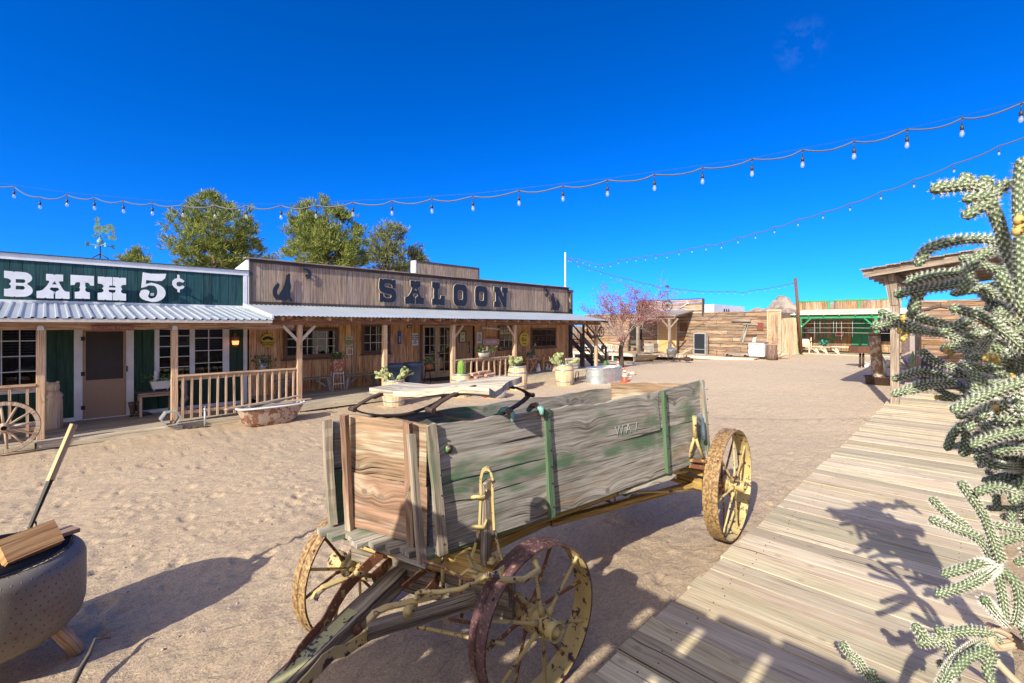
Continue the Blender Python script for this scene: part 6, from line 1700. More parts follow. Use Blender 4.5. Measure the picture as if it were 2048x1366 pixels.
m = MB(); q = hD(1389, 832, 4.78); b0 = hD(1390, 876, 4.80); m.tube([q, b0], .022, 12); m.tube([b0 + V(0, 0, .03), hD(1384, 890, 4.8), hD(1379, 914, 4.8)], .016, 8); m.tube([b0 + V(0, 0, .03), hD(1396, 890, 4.8), hD(1405, 914, 4.82)], .016, 8)
m.build('rear_stake', METAL_Y, wag)
m = MB(); a = hD(1376, 918, 4.85); m.board(a, hD(1408, 921, 4.9), .10, .03); m.board(a - V(0, 0, .06), hD(1406, 934, 4.9), .08, .04); m.build('stake_plate', METAL_YR, wag)
rod([(1398, 830, 4.85), (1404, 838, 4.88), (1407, 862, 4.9), (1408, 880, 4.9)], .02, painted('blue_grey_iron', (.12, .17, .24), .5), 'brake_strap')
beam(V(3.62, 2.33, .855), V(4.42, 2.18, .865), .15, .03, W_SEAT, 'side_step'); m = MB(); m.box(3.75, 4.1, 2.28, 2.42, .79, .83); m.build('step_bracket', W_WAGG, wag)

# nail and bolt heads on the battens and boards
for f in (.295, .765, 1.0, .01):
    for k, z in enumerate((1.05, 1.22, 1.34, 1.46, 1.60, 1.70)):
        p = FR + rd * Ls * f + rn * .052 + V(lean[0], lean[1], 0) * (Z_(z) - .93); MB().ell((p.x, p.y, Z_(z)), (.007, .007, .007), n=7, m=4).build('nail', RUSTD, wag)
# ================================================================ THINGS ON AND BY THE TWO PORCHES
BF, SF = .12, .295           # porch floor heights
def col_mat(name, c, **k): return plain(name, c, **k)
LEAF = leaf_mat('leaf_green', (.03, .08, .02), (.07, .16, .04), (.14, .26, .08), sc=9)
PAD = leaf_mat('prickly_pear_green', (.20, .25, .10), (.34, .38, .17), (.46, .46, .24), tr=.05, sc=5)
TERRA = plain('terracotta', (.40, .15, .08), .8)
REDC = plain('orange_red', (.75, .09, .03), .5)
def foliage(m, c, rx, rz, n, L, seed=0, wide=.5):
    rnd = random.Random(seed); c = Vector(c)
    for _ in range(n):
        q = c + Vector((rnd.gauss(0, .45) * rx, rnd.gauss(0, .45) * rx, rnd.uniform(-.6, 1) * rz))
        d = (Vector((rnd.gauss(0, 1), rnd.gauss(0, 1), rnd.gauss(.4, .8)))).normalized(); s = d.cross(Vector((rnd.gauss(0, 1), rnd.gauss(0, 1), 1))).normalized() * L * wide * .5
        m.quad(q - s, q + d * L * .5 - s * .2, q + d * L, q + s)
def at_floor(px, Y, z): X = hY(px, 700, Y)[0]; return X, Y, z

# rooster weathervane
Yv = 16.4; xv, zv = hY(200.5, 513, Yv)
wv = root('weathervane', 'green copper rooster weathervane on the bathhouse roof', 'weathervane', (xv, Yv, zv - .1))
k_ = (hY(201.5, 513, Yv)[0] - xv)      # metres per photo pixel across
zz = lambda y: hY(200, y, Yv)[1]
COP = painted('verdigris_copper', (.16, .44, .38), .55, .25, chips=(.22, .16, .10), camt=.35, sc=14)
m = MB(); m.tube([(xv, Yv, zz(516)), (xv, Yv, zz(471))], .014, 8)
for dx, dy in ((-.16, -.1), (.16, -.1), (0, .2)): m.tube([(xv, Yv, zz(508)), (xv + dx, Yv + dy, zz(517))], .014, 6)
m.build('mast', RUSTD, wv)
m = MB(); m.ell((xv, Yv, zz(483)), .072); m.ell((xv, Yv, zz(477)), .03); m.build('ball', COP, wv)
m = MB(); z0 = zz(491)
for d in (V(1, .3, 0).normalized(), V(-.3, 1, 0).normalized()):
    m.tube([V(xv, Yv, z0) - d * .26, V(xv, Yv, z0) + d * .26], .012, 6)
    for s in (-1, 1):
        c = V(xv, Yv, z0) + d * .27 * s
        m.prism([(-.05, -.05), (-.02, 0), (-.05, .05), (.05, .045), (.03, 0), (.05, -.045)], c, d, (0, 0, 1), .012)
m.build('direction_arms', COP, wv)
z1 = zz(473)
m = MB(); m.tube([(xv - 16 * k_, Yv, z1), (xv + 18 * k_, Yv, z1)], .01, 6)
m.prism([(-17 * k_, 0), (-12 * k_, .04), (-12 * k_, -.04)], (xv, Yv - .005, z1), (1, 0, 0), (0, 0, 1), .012)
m.prism([(15 * k_, -.05), (31 * k_, -.06), (34 * k_, 0), (31 * k_, .06), (15 * k_, .05)], (xv, Yv - .005, z1), (1, 0, 0), (0, 0, 1), .012); m.build('arrow', COP, wv)
RO = [(-.02, -.02), (.0, .10), (-.03, .20), (-.04, .30), (0, .38), (.02, .46), (.0, .52), (-.03, .555), (0, .57), (.01, .62), (.07, .64), (.10, .60), (.13, .585), (.10, .55), (.10, .45), (.13, .36), (.20, .33), (.26, .37), (.34, .44), (.43, .44), (.50, .36), (.52, .22), (.50, .06), (.47, .04), (.45, .16), (.40, .24), (.37, .18), (.36, .10), (.30, .07), (.24, .12), (.16, .12), (.15, .0), (.19, -.02), (.09, -.02), (.11, .02), (.10, .11), (.05, .10), (.05, 0), (.08, -.02)]
sc_r = (zz(434) - zz(471)) / .64
m = MB(); m.prism([(p[0] * sc_r - .10, p[1] * sc_r) for p in RO], (xv, Yv - .012, z1 + .02), (1, 0, 0), (0, 0, 1), -.025); m.build('rooster', COP, wv)

# leaning wagon wheel at far left
xw, zw = hY(8, 855, 12.55)
W_WHL = wood('old_wheel_wood', (.20, .13, .08), (.44, .33, .23), (.60, .48, .36), vary=.15)
wh = spoked_wheel('wagon_wheel', 'old wooden wagon wheel leaning on the porch at the far left', 'wheel', (xw, 12.55, .50), .47, 12, W_WHL, W_WHL, 'y', .06, .065, .085, .018, hubl=.2)
m = MB(); m.lathe([(.478, -.02), (.478, .02), (.47, .02), (.47, -.02)], (xw, 12.55, .5), 36, Matrix(((1, 0, 0), (0, 0, 1), (0, 1, 0)))); m.build('iron_tyre', RUST, wh)
# turned wooden churn by the left post
x, y, z = at_floor(105, 14.2, BF)
c_ = root('wooden_churn', 'tall carved pale wooden figure standing behind the left post', 'carving', (x, y, z))
MB().lathe([(0, z), (.15, z), (.165, z + .03), (.165, z + .62), (.15, z + .68), (.17, z + .70), (.165, z + .74), (.11, z + .82), (0, z + .83)], (x, y, 0), 20).build('body', W_BARR, c_)
MB().lathe([(.0, z + .82), (.105, z + .82), (.12, z + .88), (.115, z + .95), (.08, z + 1.0), (0, z + 1.01)], (x, y, 0), 16).build('head', W_BARR, c_)
for s in (-1, 1): MB().ell((x + s * .08, y - .02, z + 1.0), (.035, .03, .035)).build('ear', W_BARR, c_)
# cowboy boots
BOOT = plain('boot_leather', (.09, .055, .045), .6, var=.4, sc=20)
def boot(px, label, rz):
    x, y, z = at_floor(px, 14.72, BF)
    b = root('cowboy_boot', label, 'boot', (x, y, z), 'pair of boots by the screen door')
    m = MB(); m.tube([(x - .02, y, z + .06), (x - .02, y, z + .13), (x - .03, y, z + .26), (x - .035, y, z + .36)], [.055, .05, .065, .078], 12); m.build('shaft', BOOT, b)
    d = V(math.cos(rz), math.sin(rz), 0)
    m = MB(); m.tube([V(x - .05, y, z + .045), V(x, y, z + .055), V(x, y, z + .05) + d * .09, V(x, y, z + .035) + d * .17, V(x, y, z + .025) + d * .225], [.042, .052, .048, .036, .012], 10, flat=.8); m.build('foot', BOOT, b)
    m = MB(); m.box(x - .085, x - .03, y - .03, y + .03, z, z + .035); m.build('heel', BLACK, b)
boot(267, 'worn cowboy boot closest to the screen door', -.5); boot(282, 'worn cowboy boot with toe pointing towards the side table', -.2)
# side table with white trough planter
x0, x1 = hY(276, 780, 14.6)[0], hY(346, 780, 14.6)[0]
W_TBL = wood('table_wood', (.20, .12, .08), (.40, .28, .19), (.52, .40, .30))
tb = root('side_table', 'narrow wooden side table with dark top beside the boots', 'table', ((x0 + x1) / 2, 14.6, BF))
MB().box(x0 - .03, x1 + .03, 14.42, 14.85, .70, .73).build('tabletop', plain('slate_top', (.05, .06, .07), .6), tb)
MB().box(x0 + .02, x1 - .02, 14.46, 14.82, .60, .70).build('apron', W_TBL, tb)
for a in (x0 + .04, x1 - .04):
    for b in (14.48, 14.8): MB().box(a - .025, a + .025, b - .025, b + .025, BF, .60).build('leg', W_TBL, tb)
xa, xb = hY(300, 770, 14.6)[0], hY(342, 770, 14.6)[0]
pt = root('trough_planter', 'white footed trough planter of succulents on the side table', 'planter', ((xa + xb) / 2, 14.6, .73))
m = MB(); m.hexa([(xa + .05, 14.52, .77), (xb - .05, 14.52, .77), (xb - .05, 14.68, .77), (xa + .05, 14.68, .77), (xa, 14.47, .97), (xb, 14.47, .97), (xb, 14.73, .97), (xa, 14.73, .97)]); m.build('tub', WHITE, pt)
for a in (xa + .08, xb - .08): MB().tube([(a, 14.55, .73), (a, 14.55, .78)], .015).build('foot', WHITE, pt)
m = MB(); foliage(m, ((xa + xb) / 2, 14.6, 1.02), .42, .12, 150, .08, 3); m.build('foliage', LEAF, pt)
MB().lathe([(0, .97), (.05, .98), (.06, 1.08), (.035, 1.13), (.045, 1.2), (0, 1.25)], (xa + .12, 14.6, 0), 10).build('figurine', WHITE, pt)
# hexagonal planter at the step end
x, y = hY(340, 850, 12.72)[0], 12.66
hx_ = root('hexagon_planter', 'open hexagonal grey metal planter on the porch step', 'planter', (x, y, .12)); R0, R1 = .20, .165
o_, i_ = [(R0 * math.cos(R(60 * k)), R0 * .9 * math.sin(R(60 * k)) + .19) for k in range(6)], [(R1 * math.cos(R(60 * k)), R1 * .9 * math.sin(R(60 * k)) + .19) for k in range(6)]
m = MB()
for k in range(6):
    k2 = (k + 1) % 6; A, B, C, D = o_[k], o_[k2], i_[k2], i_[k]
    m.hexa([(x + A[0], y - .11, .12 + A[1]), (x + B[0], y - .11, .12 + B[1]), (x + B[0], y + .11, .12 + B[1]), (x + A[0], y + .11, .12 + A[1]), (x + D[0], y - .11, .12 + D[1]), (x + C[0], y - .11, .12 + C[1]), (x + C[0], y + .11, .12 + C[1]), (x + D[0], y + .11, .12 + D[1])])
m.build('frame', STEEL, hx_)
m = MB(); m.tube([(x - .08, y, .17), (x, y - .03, .20), (x + .06, y, .26)], .012, 6); m.tube([(x + .02, y, .18), (x - .01, y, .26), (x - .05, y, .30)], .01, 6); m.tube([(x, y, .2), (x + .05, y + .03, .31)], .008, 6); m.build('driftwood', TERRA, hx_)
# pipe stake with a foot clamp
x, y = hZ(410, 856, .02)
s_ = root('pipe_stake', 'short grey steel pipe standing in the sand by the railing', 'pipe', (x, y, 0))
m = MB(); m.tube([(x, y, 0), (x, y, .45)], .022, 10); m.build('pipe', STEEL, s_); m = MB(); m.tube([(x, y, .43), (x, y, .47)], .03, 10); m.tube([(x, y, .52), (x, y, .47)], .008, 6); m.build('cap', STEEL, s_)
m = MB(); m.tube([(x - .3, y + .05, .04), (x - .15, y, .06), (x, y, .05), (x + .1, y - .02, .04)], .022, 8); m.ell((x - .28, y + .04, .05), (.06, .04, .035)); m.build('tap', RUSTD, s_)
# driftwood upright behind the railing
x, y, z = at_floor(368, 14.3, BF)
m = MB(); rr = random.Random(2); P = [V(x + rr.uniform(-.03, .03), y, z + k * .1) for k in range(10)]; m.tube(P, [.07 + .025 * math.sin(k * 2.1) for k in range(10)], 8, smooth=False)
tag(m.build('driftwood_log', W_GREY), 'knobbly upright driftwood log behind the railing under the window', 'log')
# wall lantern
x, z = hY(471, 683, 14.8)
ln = root('wall_lantern', 'copper wall lantern with lit orange lamp on green wall', 'lantern', (x, 14.8, z))
COPR = plain('copper', (.35, .16, .09), .45, .6)
m = MB(); m.lathe([(.02, .24), (.035, .20), (.03, .17), (.12, .10), (.11, .085)], (x, 14.8, z), 8); m.tube([(x, 14.8, z + .23), (x, 14.9, z + .27), (x, 15, z + .15)], .012, 6); m.build('cap', COPR, ln)
m = MB(); m.lathe([(.09, .09), (.06, -.12), (.075, -.14), (.03, -.16), (0, -.16)], (x, 14.8, z), 6, smooth=False); o = m.build('cage', None or COPR, ln)
for k in range(6): pass
t = NT('lamp_glow'); e_ = t.n('Emission', {'Color': (1, .30, .10, 1), 'Strength': 1.6}); o2 = t.n('OutputMaterial'); t.t.links.new(e_.outputs[0], o2.inputs[0]); GLOW = t.mat
m = MB(); m.lathe([(.091, .02), (.074, -.09)], (x, 14.8, z), 6, smooth=False); m.build('lamp_glass', GLOW, ln)

# claw-foot bathtub with planks across
xt, yt = 3.80, 11.95
bt = root('bathtub', 'rusty old bathtub with white rim lying before the railing', 'bathtub', (xt, yt, 0))
m = MB(); n = 32; prof = [(.30, .0, .16), (.52, .02, .22), (.62, .12, .26), (.68, .30, .30), (.735, .44, .335), (.75, .46, .35)]
vs = []
for a, z, b in prof:
    for k in range(n):
        t_ = 2 * math.pi * k / n; cx = math.cos(t_); sl = .10 * (z / .46) if cx > 0 else 0
        ax_ = a if cx < 0 else a - .08 + sl
        vs.append((xt + math.copysign(abs(cx) ** .65, cx) * ax_, yt + math.copysign(abs(math.sin(t_)) ** .8, math.sin(t_)) * b, z + .0))
fs = [(i * n + k, i * n + (k + 1) % n, (i + 1) * n + (k + 1) % n, (i + 1) * n + k) for i in range(len(prof) - 1) for k in range(n)]
m.add(vs, fs, [[(vs[j][0], vs[j][2]) for j in f] for f in fs], True)
inner = [(xt + (v[0] - xt) * .94, yt + (v[1] - yt) * .90, v[2] + .03) for v in vs[:-n]]
m2 = MB(); f2 = [tuple(reversed(f)) for f in fs if max(f) < len(inner)]; m2.add(inner, f2, None, True)
m.build('shell', painted('rusted_enamel', (.26, .12, .075), .75, .35, chips=(.42, .33, .27), camt=.5, sc=5), bt); m2.build('inside', plain('enamel_inside', (.6, .57, .52), .5), bt)
m = MB(); m.tube([vs[-n + k] for k in range(n)] + [vs[-n]], .022, 8, cap=False); m.build('rim', WHITE, bt)
for i, (ax, ay, az, bx, by, bz, lb) in enumerate(((-.95, -.02, .48, .75, .18, .60, 'long pale board lying highest across the bathtub'), (-.95, .10, .45, .45, -.14, .49, 'dark board poking out left from the bathtub'), (.1, .1, .50, .95, .02, .50, 'short flat board jutting right over the bathtub rim'), (-.2, .18, .5, .62, .22, .56, 'grey board resting along the rear of the bathtub'), (-.5, -.1, .5, .3, .12, .53, 'weathered board lying slantwise in the bathtub middle'))):
    m = MB(); m.plank((xt + ax, yt + ay, az), (xt + bx, yt + by, bz), .09, .025, n=5); tag(m.build('loose_board', W_TBL if i in (0, 2) else W_GREY), lb, 'board', 'boards lying on the bathtub')

# hanging round sign, wall bucket
def round_sign(name, label, px, py, rx, ry, lines, Y=14.93):
    x, z = hY(px, py, Y); s = root(name, label, 'sign', (x, Y, z)); kx = (hY(px + 1, py, Y)[0] - x); kz = z - hY(px, py + 1, Y)[1]
    pts = [(rx * kx * math.cos(2 * math.pi * k / 36), ry * kz * math.sin(2 * math.pi * k / 36)) for k in range(36)]
    m = MB(); m.prism(pts, (x, Y, z), (1, 0, 0), (0, 0, 1), .02); m.build('disc', plain('sign_yellow', (.62, .47, .03), .5), s)
    m = MB(); m.prism([(p[0] * 1.04, p[1] * 1.04) for p in pts], (x, Y + .004, z), (1, 0, 0), (0, 0, 1), .012); m.build('rim', plain('sign_rim', (.28, .16, .02), .6), s)
    for tx, ty, sz, mt in lines: lettering(tx, sz, mt, s, (x, Y - .021, z + ty), bold=.002)
    m = MB(); m.tube([(x, Y + .03, z + ry * kz), (x, Y + .03, z + ry * kz + .12)], .006, 5); m.build('hanger', RUSTD, s)
    return s, x, z
BRN = plain('brown_ink', (.12, .035, .015), .6); INK = plain('black_ink', (.02, .02, .02), .6)
s, x, z = round_sign('round_sign', 'round yellow tin sign with dark arch hung left of the first window', 535, 681, 13.2, 13.2, [("McGuire's", -.06, .09, BRN), ("TRAIN INN", -.13, .055, BRN)])
m = MB(); m.prism(arc(0, -.02, .17, .15, 20, 160, 8) + arc(0, -.03, .10, .07, 160, 20, 8), (x, 14.908, z), (1, 0, 0), (0, 0, 1), .004); m.build('emblem', INK, s)
x, z = hY(526, 733, 14.8)
wb = root('wall_bucket', 'grey bucket of green trailing plants fixed below the round sign', 'planter', (x, 14.8, z))
MB().lathe([(0, -.14), (.10, -.14), (.14, .10), (.0, .10)], (x, 14.82, z), 14).build('bucket', STEEL, wb)
m = MB(); foliage(m, (x, 14.8, z + .1), .30, .22, 150, .10, 5); m.build('foliage', LEAF, wb)
m = MB(); rr = random.Random(3)
for k in range(26): a = rr.uniform(-.5, .5); m.tube([(x + .02, 14.8, z + .1), (x + .02 + a * .5, 14.8, z + .42 + rr.uniform(-.05, .1))], [.004, .001], 4)
m.build('dry_grass', W_PALE, wb); MB().ell((x - .10, 14.74, z + .2), (.03, .03, .09)).build('figurine', WHITE, wb)

# plank benches on the saloon porch
def leg_bench(px0, px1, label):
    x0, x1 = hY(px0, 760, 14.55)[0], hY(px1, 760, 14.55)[0]; b = root('plank_bench', label, 'bench', ((x0 + x1) / 2, 14.55, SF), 'plank benches under the saloon windows')
    m = MB(); m.plank((x0, 14.55, .735), (x1, 14.55, .735), .30, .04, n=8); m.build('seat', W_GREY, b)
    for x, s in ((x0 + .18, 1), (x1 - .18, -1)):
        for q in (-1, 1): MB().board((x - s * .07, 14.55 + q * .13, SF), (x + s * .02, 14.55 + q * .07, .71), .08, .04, up=(0, 1, 0)).build('leg', W_GREY, b)
        MB().board((x + s * .04, 14.55, .45), (x + s * .38, 14.55, .71), .07, .035, up=(0, 1, 0)).build('brace', W_GREY, b)
leg_bench(549, 665, 'grey plank bench left of the boxed planter stand'); leg_bench(683, 757, 'grey plank bench between planter stand and first barrel')
# boxed planter on a tall white stand
x, z = hY(674.5, 730, 14.4)
ps = root('planter_stand', 'cream box of green plants on tall white metal stand', 'planter', (x, 14.4, SF))
z0, z1 = hY(674, 743, 14.4)[1], hY(674, 718, 14.4)[1]
MB().box(x - .17, x + .17, 14.28, 14.52, z0, z1).build('box', painted('cream_rust', (.66, .60, .52), .7, .15, chips=(.35, .12, .06), camt=.6, sc=7), ps)
for a in (-.15, .15):
    for b in (14.3, 14.5): MB().tube([(x + a * 1.25, b, SF), (x + a, b, z0)], .012).build('leg', WHITE, ps)
m = MB(); m.box(x - .17, x + .17, 14.3, 14.32, SF + .22, SF + .24); m.box(x - .16, x + .16, 14.3, 14.32, SF + .55, SF + .57); m.build('stretcher', WHITE, ps)
m = MB(); foliage(m, (x, 14.4, z1 + .08), .26, .12, 160, .09, 8); m.build('foliage', LEAF, ps); MB().box(x - .04, x + .04, 14.4, 14.44, z1, z1 + .22).build('bottle', W_PALE, ps)
# notices on the wall
def notice(name, label, px0, px1, py0, py1, bmat, text, ts, tm, Y=14.955, sp=1.0, frame=None, fw=.02, shape=None, cat='sign', bold=.0015, ty=0):
    x0, z1 = hY(px0, (py0), Y); x1 = hY(px1, py0, Y)[0]; pm = (px0 + px1) / 2; z1 = hY(pm, py0, Y)[1]; z0 = hY(pm, py1, Y)[1]
    s = root(name, label, cat, ((x0 + x1) / 2, Y, z0))
    if shape == 'oval': m = MB(); m.prism([((x1 - x0) / 2 * math.cos(a * .35), (z1 - z0) / 2 * math.sin(a * .35)) for a in range(18)], ((x0 + x1) / 2, Y + .01, (z0 + z1) / 2), (1, 0, 0), (0, 0, 1), .015); m.build('board', bmat, s)
    elif bmat: MB().box(x0 + (fw if frame else 0), x1 - (fw if frame else 0), Y - .006, Y + .012, z0, z1).build('board', bmat, s)
    if frame: m = MB(); m.box(x0, x0 + fw, Y - .014, Y + .014, z0, z1); m.box(x1 - fw, x1, Y - .014, Y + .014, z0, z1); m.box(x0 + fw, x1 - fw, Y - .013, Y + .013, z1 - fw, z1); m.box(x0 + fw, x1 - fw, Y - .013, Y + .013, z0, z0 + fw); m.build('frame', frame, s)
    if text: lettering(text, ts, tm, s, ((x0 + x1) / 2, Y - .007, (z0 + z1) / 2 + ty), spacing=sp, bold=bold, depth=.002)
    return s, (x0 + x1) / 2, z0, z1
CRM = plain('cream_tin', (.58, .55, .30), .6)
notice('warning_sign', 'small cream warning notice on the wall above the white ring frame', 690.8, 705, 672.5, 692, CRM, "WARNING\n\nTHIS PROPERTY\nPROTECTED BY\nARMED CITIZENS\nKEEP OUT", .036, INK, sp=1.15)
notice('ring_frame', 'small empty white rounded frame under the cream notice', 692.5, 705.5, 696, 709.5, None, None, 0, None, frame=WHITE, fw=.03, cat='frame')
s, x, z0, z1 = notice('thermometer', 'tall blue tin thermometer plate left of the wooden oval', 795.8, 802.8, 661.5, 688, plain('enamel_blue', (.02, .09, .28), .4), None, 0, None)
m = MB(); m.lathe([(.05, 0), (.05, .01), (0, .012)], (x, 14.94, z1 - .10), 16, Matrix(((1, 0, 0), (0, 0, 1), (0, -1, 0)))); m.build('dial', WHITE, s); m = MB(); m.box(x - .012, x + .012, 14.94, 14.949, z0 + .06, z1 - .2); m.build('tube', WHITE, s)
notice('wooden_oval', 'orange wooden oval board hung beside the blue thermometer', 812.5, 820.5, 671.5, 693.5, plain('oval_orange', (.55, .30, .10), .6), None, 0, None, shape='oval', cat='board')
notice('clothing_sign', 'white CLOTHING OPTIONAL sign left of the glazed doors', 823.8, 836, 666.5, 690.8, WHITE, "CLOTHING\nOPTIONAL\nBEYOND\nTHIS\nPOINT", .062, INK, sp=1.15, bold=.003)
notice('small_box_sign', 'little dark framed box high above the clothing sign', 814, 824, 650.5, 656.5, CRM, None, 0, None, frame=BLACK, fw=.03)
notice('framed_notice', 'dark framed cream notice on the open plank door', 918.3, 931.8, 662.5, 684.8, CRM, "TAVERN\n\n\n\nOPEN", .055, INK, Y=14.935, frame=W_DARK, fw=.035)
notice('rules_sign', 'white list of rules on the wall right of the plank door', 953.5, 963.8, 664.5, 686.5, WHITE, "KEEP\nNO DOGS\nNO GUNS\nNO SPIT\nNO FIGHT\nNO DEBT", .045, INK, sp=1.2, bold=.002)
s, x, z0, z1 = notice('saloon_neon', 'pink and white SALOON sign hung over the potted tub', 967, 997.5, 679, 688.5, plain('pink_red', (.55, .22, .20), .5), "SALOON", .16, WHITE, Y=14.90, frame=WHITE, fw=.018, bold=.006)
lettering("Welcome", .15, plain('neon_red', (.42, .07, .06), .5), s, (x, 14.89, z1 + .10), bold=.004, name='script')
m = MB(); a = hY(964, 655, 13.6); b = hY(998.5, 658, 13.6); m.tube([(a[0], 13.6, a[1]), (b[0], 13.6, b[1])], .035, 10)
tag(m.build('tube_light', plain('tube_white', (.55, .55, .55), .4)), 'pale fluorescent tube hung under the porch roof', 'light')
s, x, z = round_sign('oval_sign', 'yellow oval tin sign reading Bar left of the last window', 1048, 678.7, 9.8, 14.3, [("You want", .19, .075, INK), ("Bar", .0, .26, BRN), ("this way", -.19, .075, INK)])
# welcome board on the bathhouse beam
x0, x1 = hY(183, 655, 12.99)[0], hY(268, 655, 12.99)[0]; z0, z1 = hY(225, 661, 12.99)[1], hY(225, 651, 12.99)[1]
s = root('welcome_board', 'brown WELCOME FRIENDS board fixed to the bathhouse porch beam', 'sign', ((x0 + x1) / 2, 12.99, z0))
MB().box(x0, x1, 12.975, 12.998, z0, z1).build('board', plain('redwood', (.24, .08, .05), .7), s); lettering("WELCOME FRIENDS", (z1 - z0) * .85, plain('pale_text', (.48, .26, .20), .7), s, ((x0 + x1) / 2, 12.973, (z0 + z1) / 2), depth=.004)
# blue bins
def bin_(px, label, r=.31, Y=13.55):
    x = hY(px, 740, Y)[0]; b = root('waste_bin', label, 'bin', (x, Y, SF), 'blue bins on the saloon porch')
    z = SF
    MB().lathe([(0, z), (.235, z), (.25, z + .02), (.295, z + .72), (.31, z + .72), (.31, z + .76), (.295, z + .76), (.27, z + .7), (.0, z + .68)], (x, Y, 0), 24).build('body', BLUEP, b)
    MB().lathe([(.33, z + .74), (.335, z + .78), (.30, z + .82), (0, z + .84)], (x, Y, 0), 24).build('lid', BLUEP, b)
    for s in (-1, 1): m = MB(); m.hexa([(x + s * .30 - .03, Y - .07, z + .5), (x + s * .30 + .03, Y - .07, z + .5), (x + s * .30 + .03, Y + .07, z + .5), (x + s * .30 - .03, Y + .07, z + .5), (x + s * .34 - .05, Y - .07, z + .66), (x + s * .36 + .02, Y - .07, z + .66), (x + s * .36 + .02, Y + .07, z + .66), (x + s * .34 - .05, Y + .07, z + .66)]); m.build('handle', BLUEP, b)
    lettering("BRUTE", .07, INK, b, (x - .05, Y - .31, z + .60), ex=(1, 0, 0), name='moulded_word')
bin_(786, 'blue waste bin directly behind the porch post'); bin_(826, 'blue waste bin beside the glazed doors')
# door mat, stool planter
MB_ = MB(); MB_.box(fd[0] + .1, fd[1] + .1, 14.2, 14.8, SF + .003, SF + .018); tag(MB_.build('door_mat', BLACK), 'dark mat lying before the glazed saloon doors', 'mat')
x = hY(857, 740, 14.2)[0]
sp_ = root('pot_stand', 'dark legged stand with terracotta pot and plant by the doors', 'planter', (x, 14.2, SF))
for k in range(3): a = k * 2.09 + .4; MB().tube([(x + .16 * math.cos(a), 14.2 + .16 * math.sin(a), SF), (x + .08 * math.cos(a), 14.2 + .08 * math.sin(a), .78)], .014).build('leg', BLACK, sp_)
MB().lathe([(0, .76), (.11, .76), (.15, .98), (.13, .98), (0, .95)], (x, 14.2, 0), 14).build('pot', TERRA, sp_)
m = MB(); foliage(m, (x, 14.2, 1.06), .28, .2, 130, .10, 12); m.build('foliage', LEAF, sp_); m = MB(); m.ell((x - .03, 14.15, 1.22), .04); m.ell((x + .02, 14.12, 1.18), .035); m.build('blossom', plain('lilac', (.55, .45, .65), .6), sp_)
# tub planter standing on the rail
x = hY(968, 712, 13.02)[0]
tp_ = root('tub_planter', 'pale oval tub of mixed plants standing on the porch railing', 'planter', (x, 13.02, 1.17))
MB().lathe([(0, 1.172), (.11, 1.172), (.14, 1.36), (.12, 1.36), (0, 1.33)], (x, 13.02, 0), 18, sx=2.0).build('tub', plain('pale_zinc', (.48, .44, .38), .6, .3), tp_)
m = MB(); foliage(m, (x, 13.02, 1.46), .42, .13, 170, .09, 15); m.build('foliage', LEAF, tp_)
PB = plain('pink_blue', (.5, .35, .42), .5)
MB().ell((x + .12, 12.98, 1.50), (.05, .04, .09)).build('figurine', PB, tp_)
for q in (-.1, .02): MB().ell((x + q, 12.96, 1.42), .03).build('blossom', PB, tp_)
# slatted settees
def settee(px0, px1, label):
    x0, x1 = hY(px0, 730, 14.55)[0], hY(px1, 730, 14.55)[0]; s = root('slatted_settee', label, 'bench', ((x0 + x1) / 2, 14.5, SF), 'slatted settees on the saloon porch')
    m = MB(); n = 16
    for k in range(n): xx = x0 + (x1 - x0) * (k + .5) / n; m.board((xx, 14.72, .70), (xx + .06, 14.84, 1.22), .055, .02, up=(0, -1, 0))
    m.build('backrest', W_SALW, s)
    m = MB(); 
    for k in range(5): m.board((x0, 14.30 + k * .09, .72), (x1, 14.30 + k * .09, .72), .075, .022)
    m.build('seat', W_SALW, s)
    for x in (x0 + .04, x1 - .04):
        m = MB(); m.board((x, 14.28, SF), (x, 14.28, .93), .06, .06, up=(0, -1, 0)); m.build('leg', W_SALW, s); m = MB(); m.board((x, 14.72, SF), (x, 14.78, 1.0), .06, .05, up=(0, -1, 0)); m.build('leg', W_SALW, s)
        MB().board((x, 14.22, .95), (x, 14.80, .95), .08, .03).build('armrest', W_SALW, s)
settee(986, 1047, 'slatted wooden settee behind the crooked railing'); settee(1077, 1120, 'slatted wooden settee under the last saloon window')
x = hY(1063, 730, 14.3)[0]
st_ = root('plant_table', 'small reddish table of potted succulents between the settees', 'table', (x, 14.3, SF))
MB().box(x - .32, x + .32, 14.1, 14.5, .86, .89).build('tabletop', W_SALW, st_)
for a, b in ((-1, 1), (1, -1)): MB().board((x + a * .26, 14.16, SF), (x + b * .22, 14.16, .86), .06, .03, up=(0, -1, 0)).build('leg', W_SALW, st_)
for a, b in ((-1, 1), (1, -1)): MB().board((x + a * .26, 14.44, SF), (x + b * .22, 14.44, .86), .06, .03, up=(0, -1, 0)).build('leg', W_SALW, st_)
for i, (dx, mt) in enumerate(((-.16, plain('blue_glaze', (.10, .16, .26), .3)), (.14, plain('grey_glaze', (.35, .36, .37), .4)))):
    p_ = root('potted_succulent', ['dark blue pot of succulents on the small porch table', 'grey pot with upright plant on the small porch table'][i], 'potted plant', (x + dx, 14.3, .89), 'pots on the small table')
    MB().lathe([(0, .89), (.07, .89), (.11, 1.0), (.09, 1.02), (0, 1.0)], (x + dx, 14.3, 0), 12).build('pot', mt, p_)
    m = MB(); foliage(m, (x + dx, 14.3, 1.05 + .05 * i), .16, .10 + .1 * i, 70, .09, 20 + i); m.build('foliage', LEAF, p_)
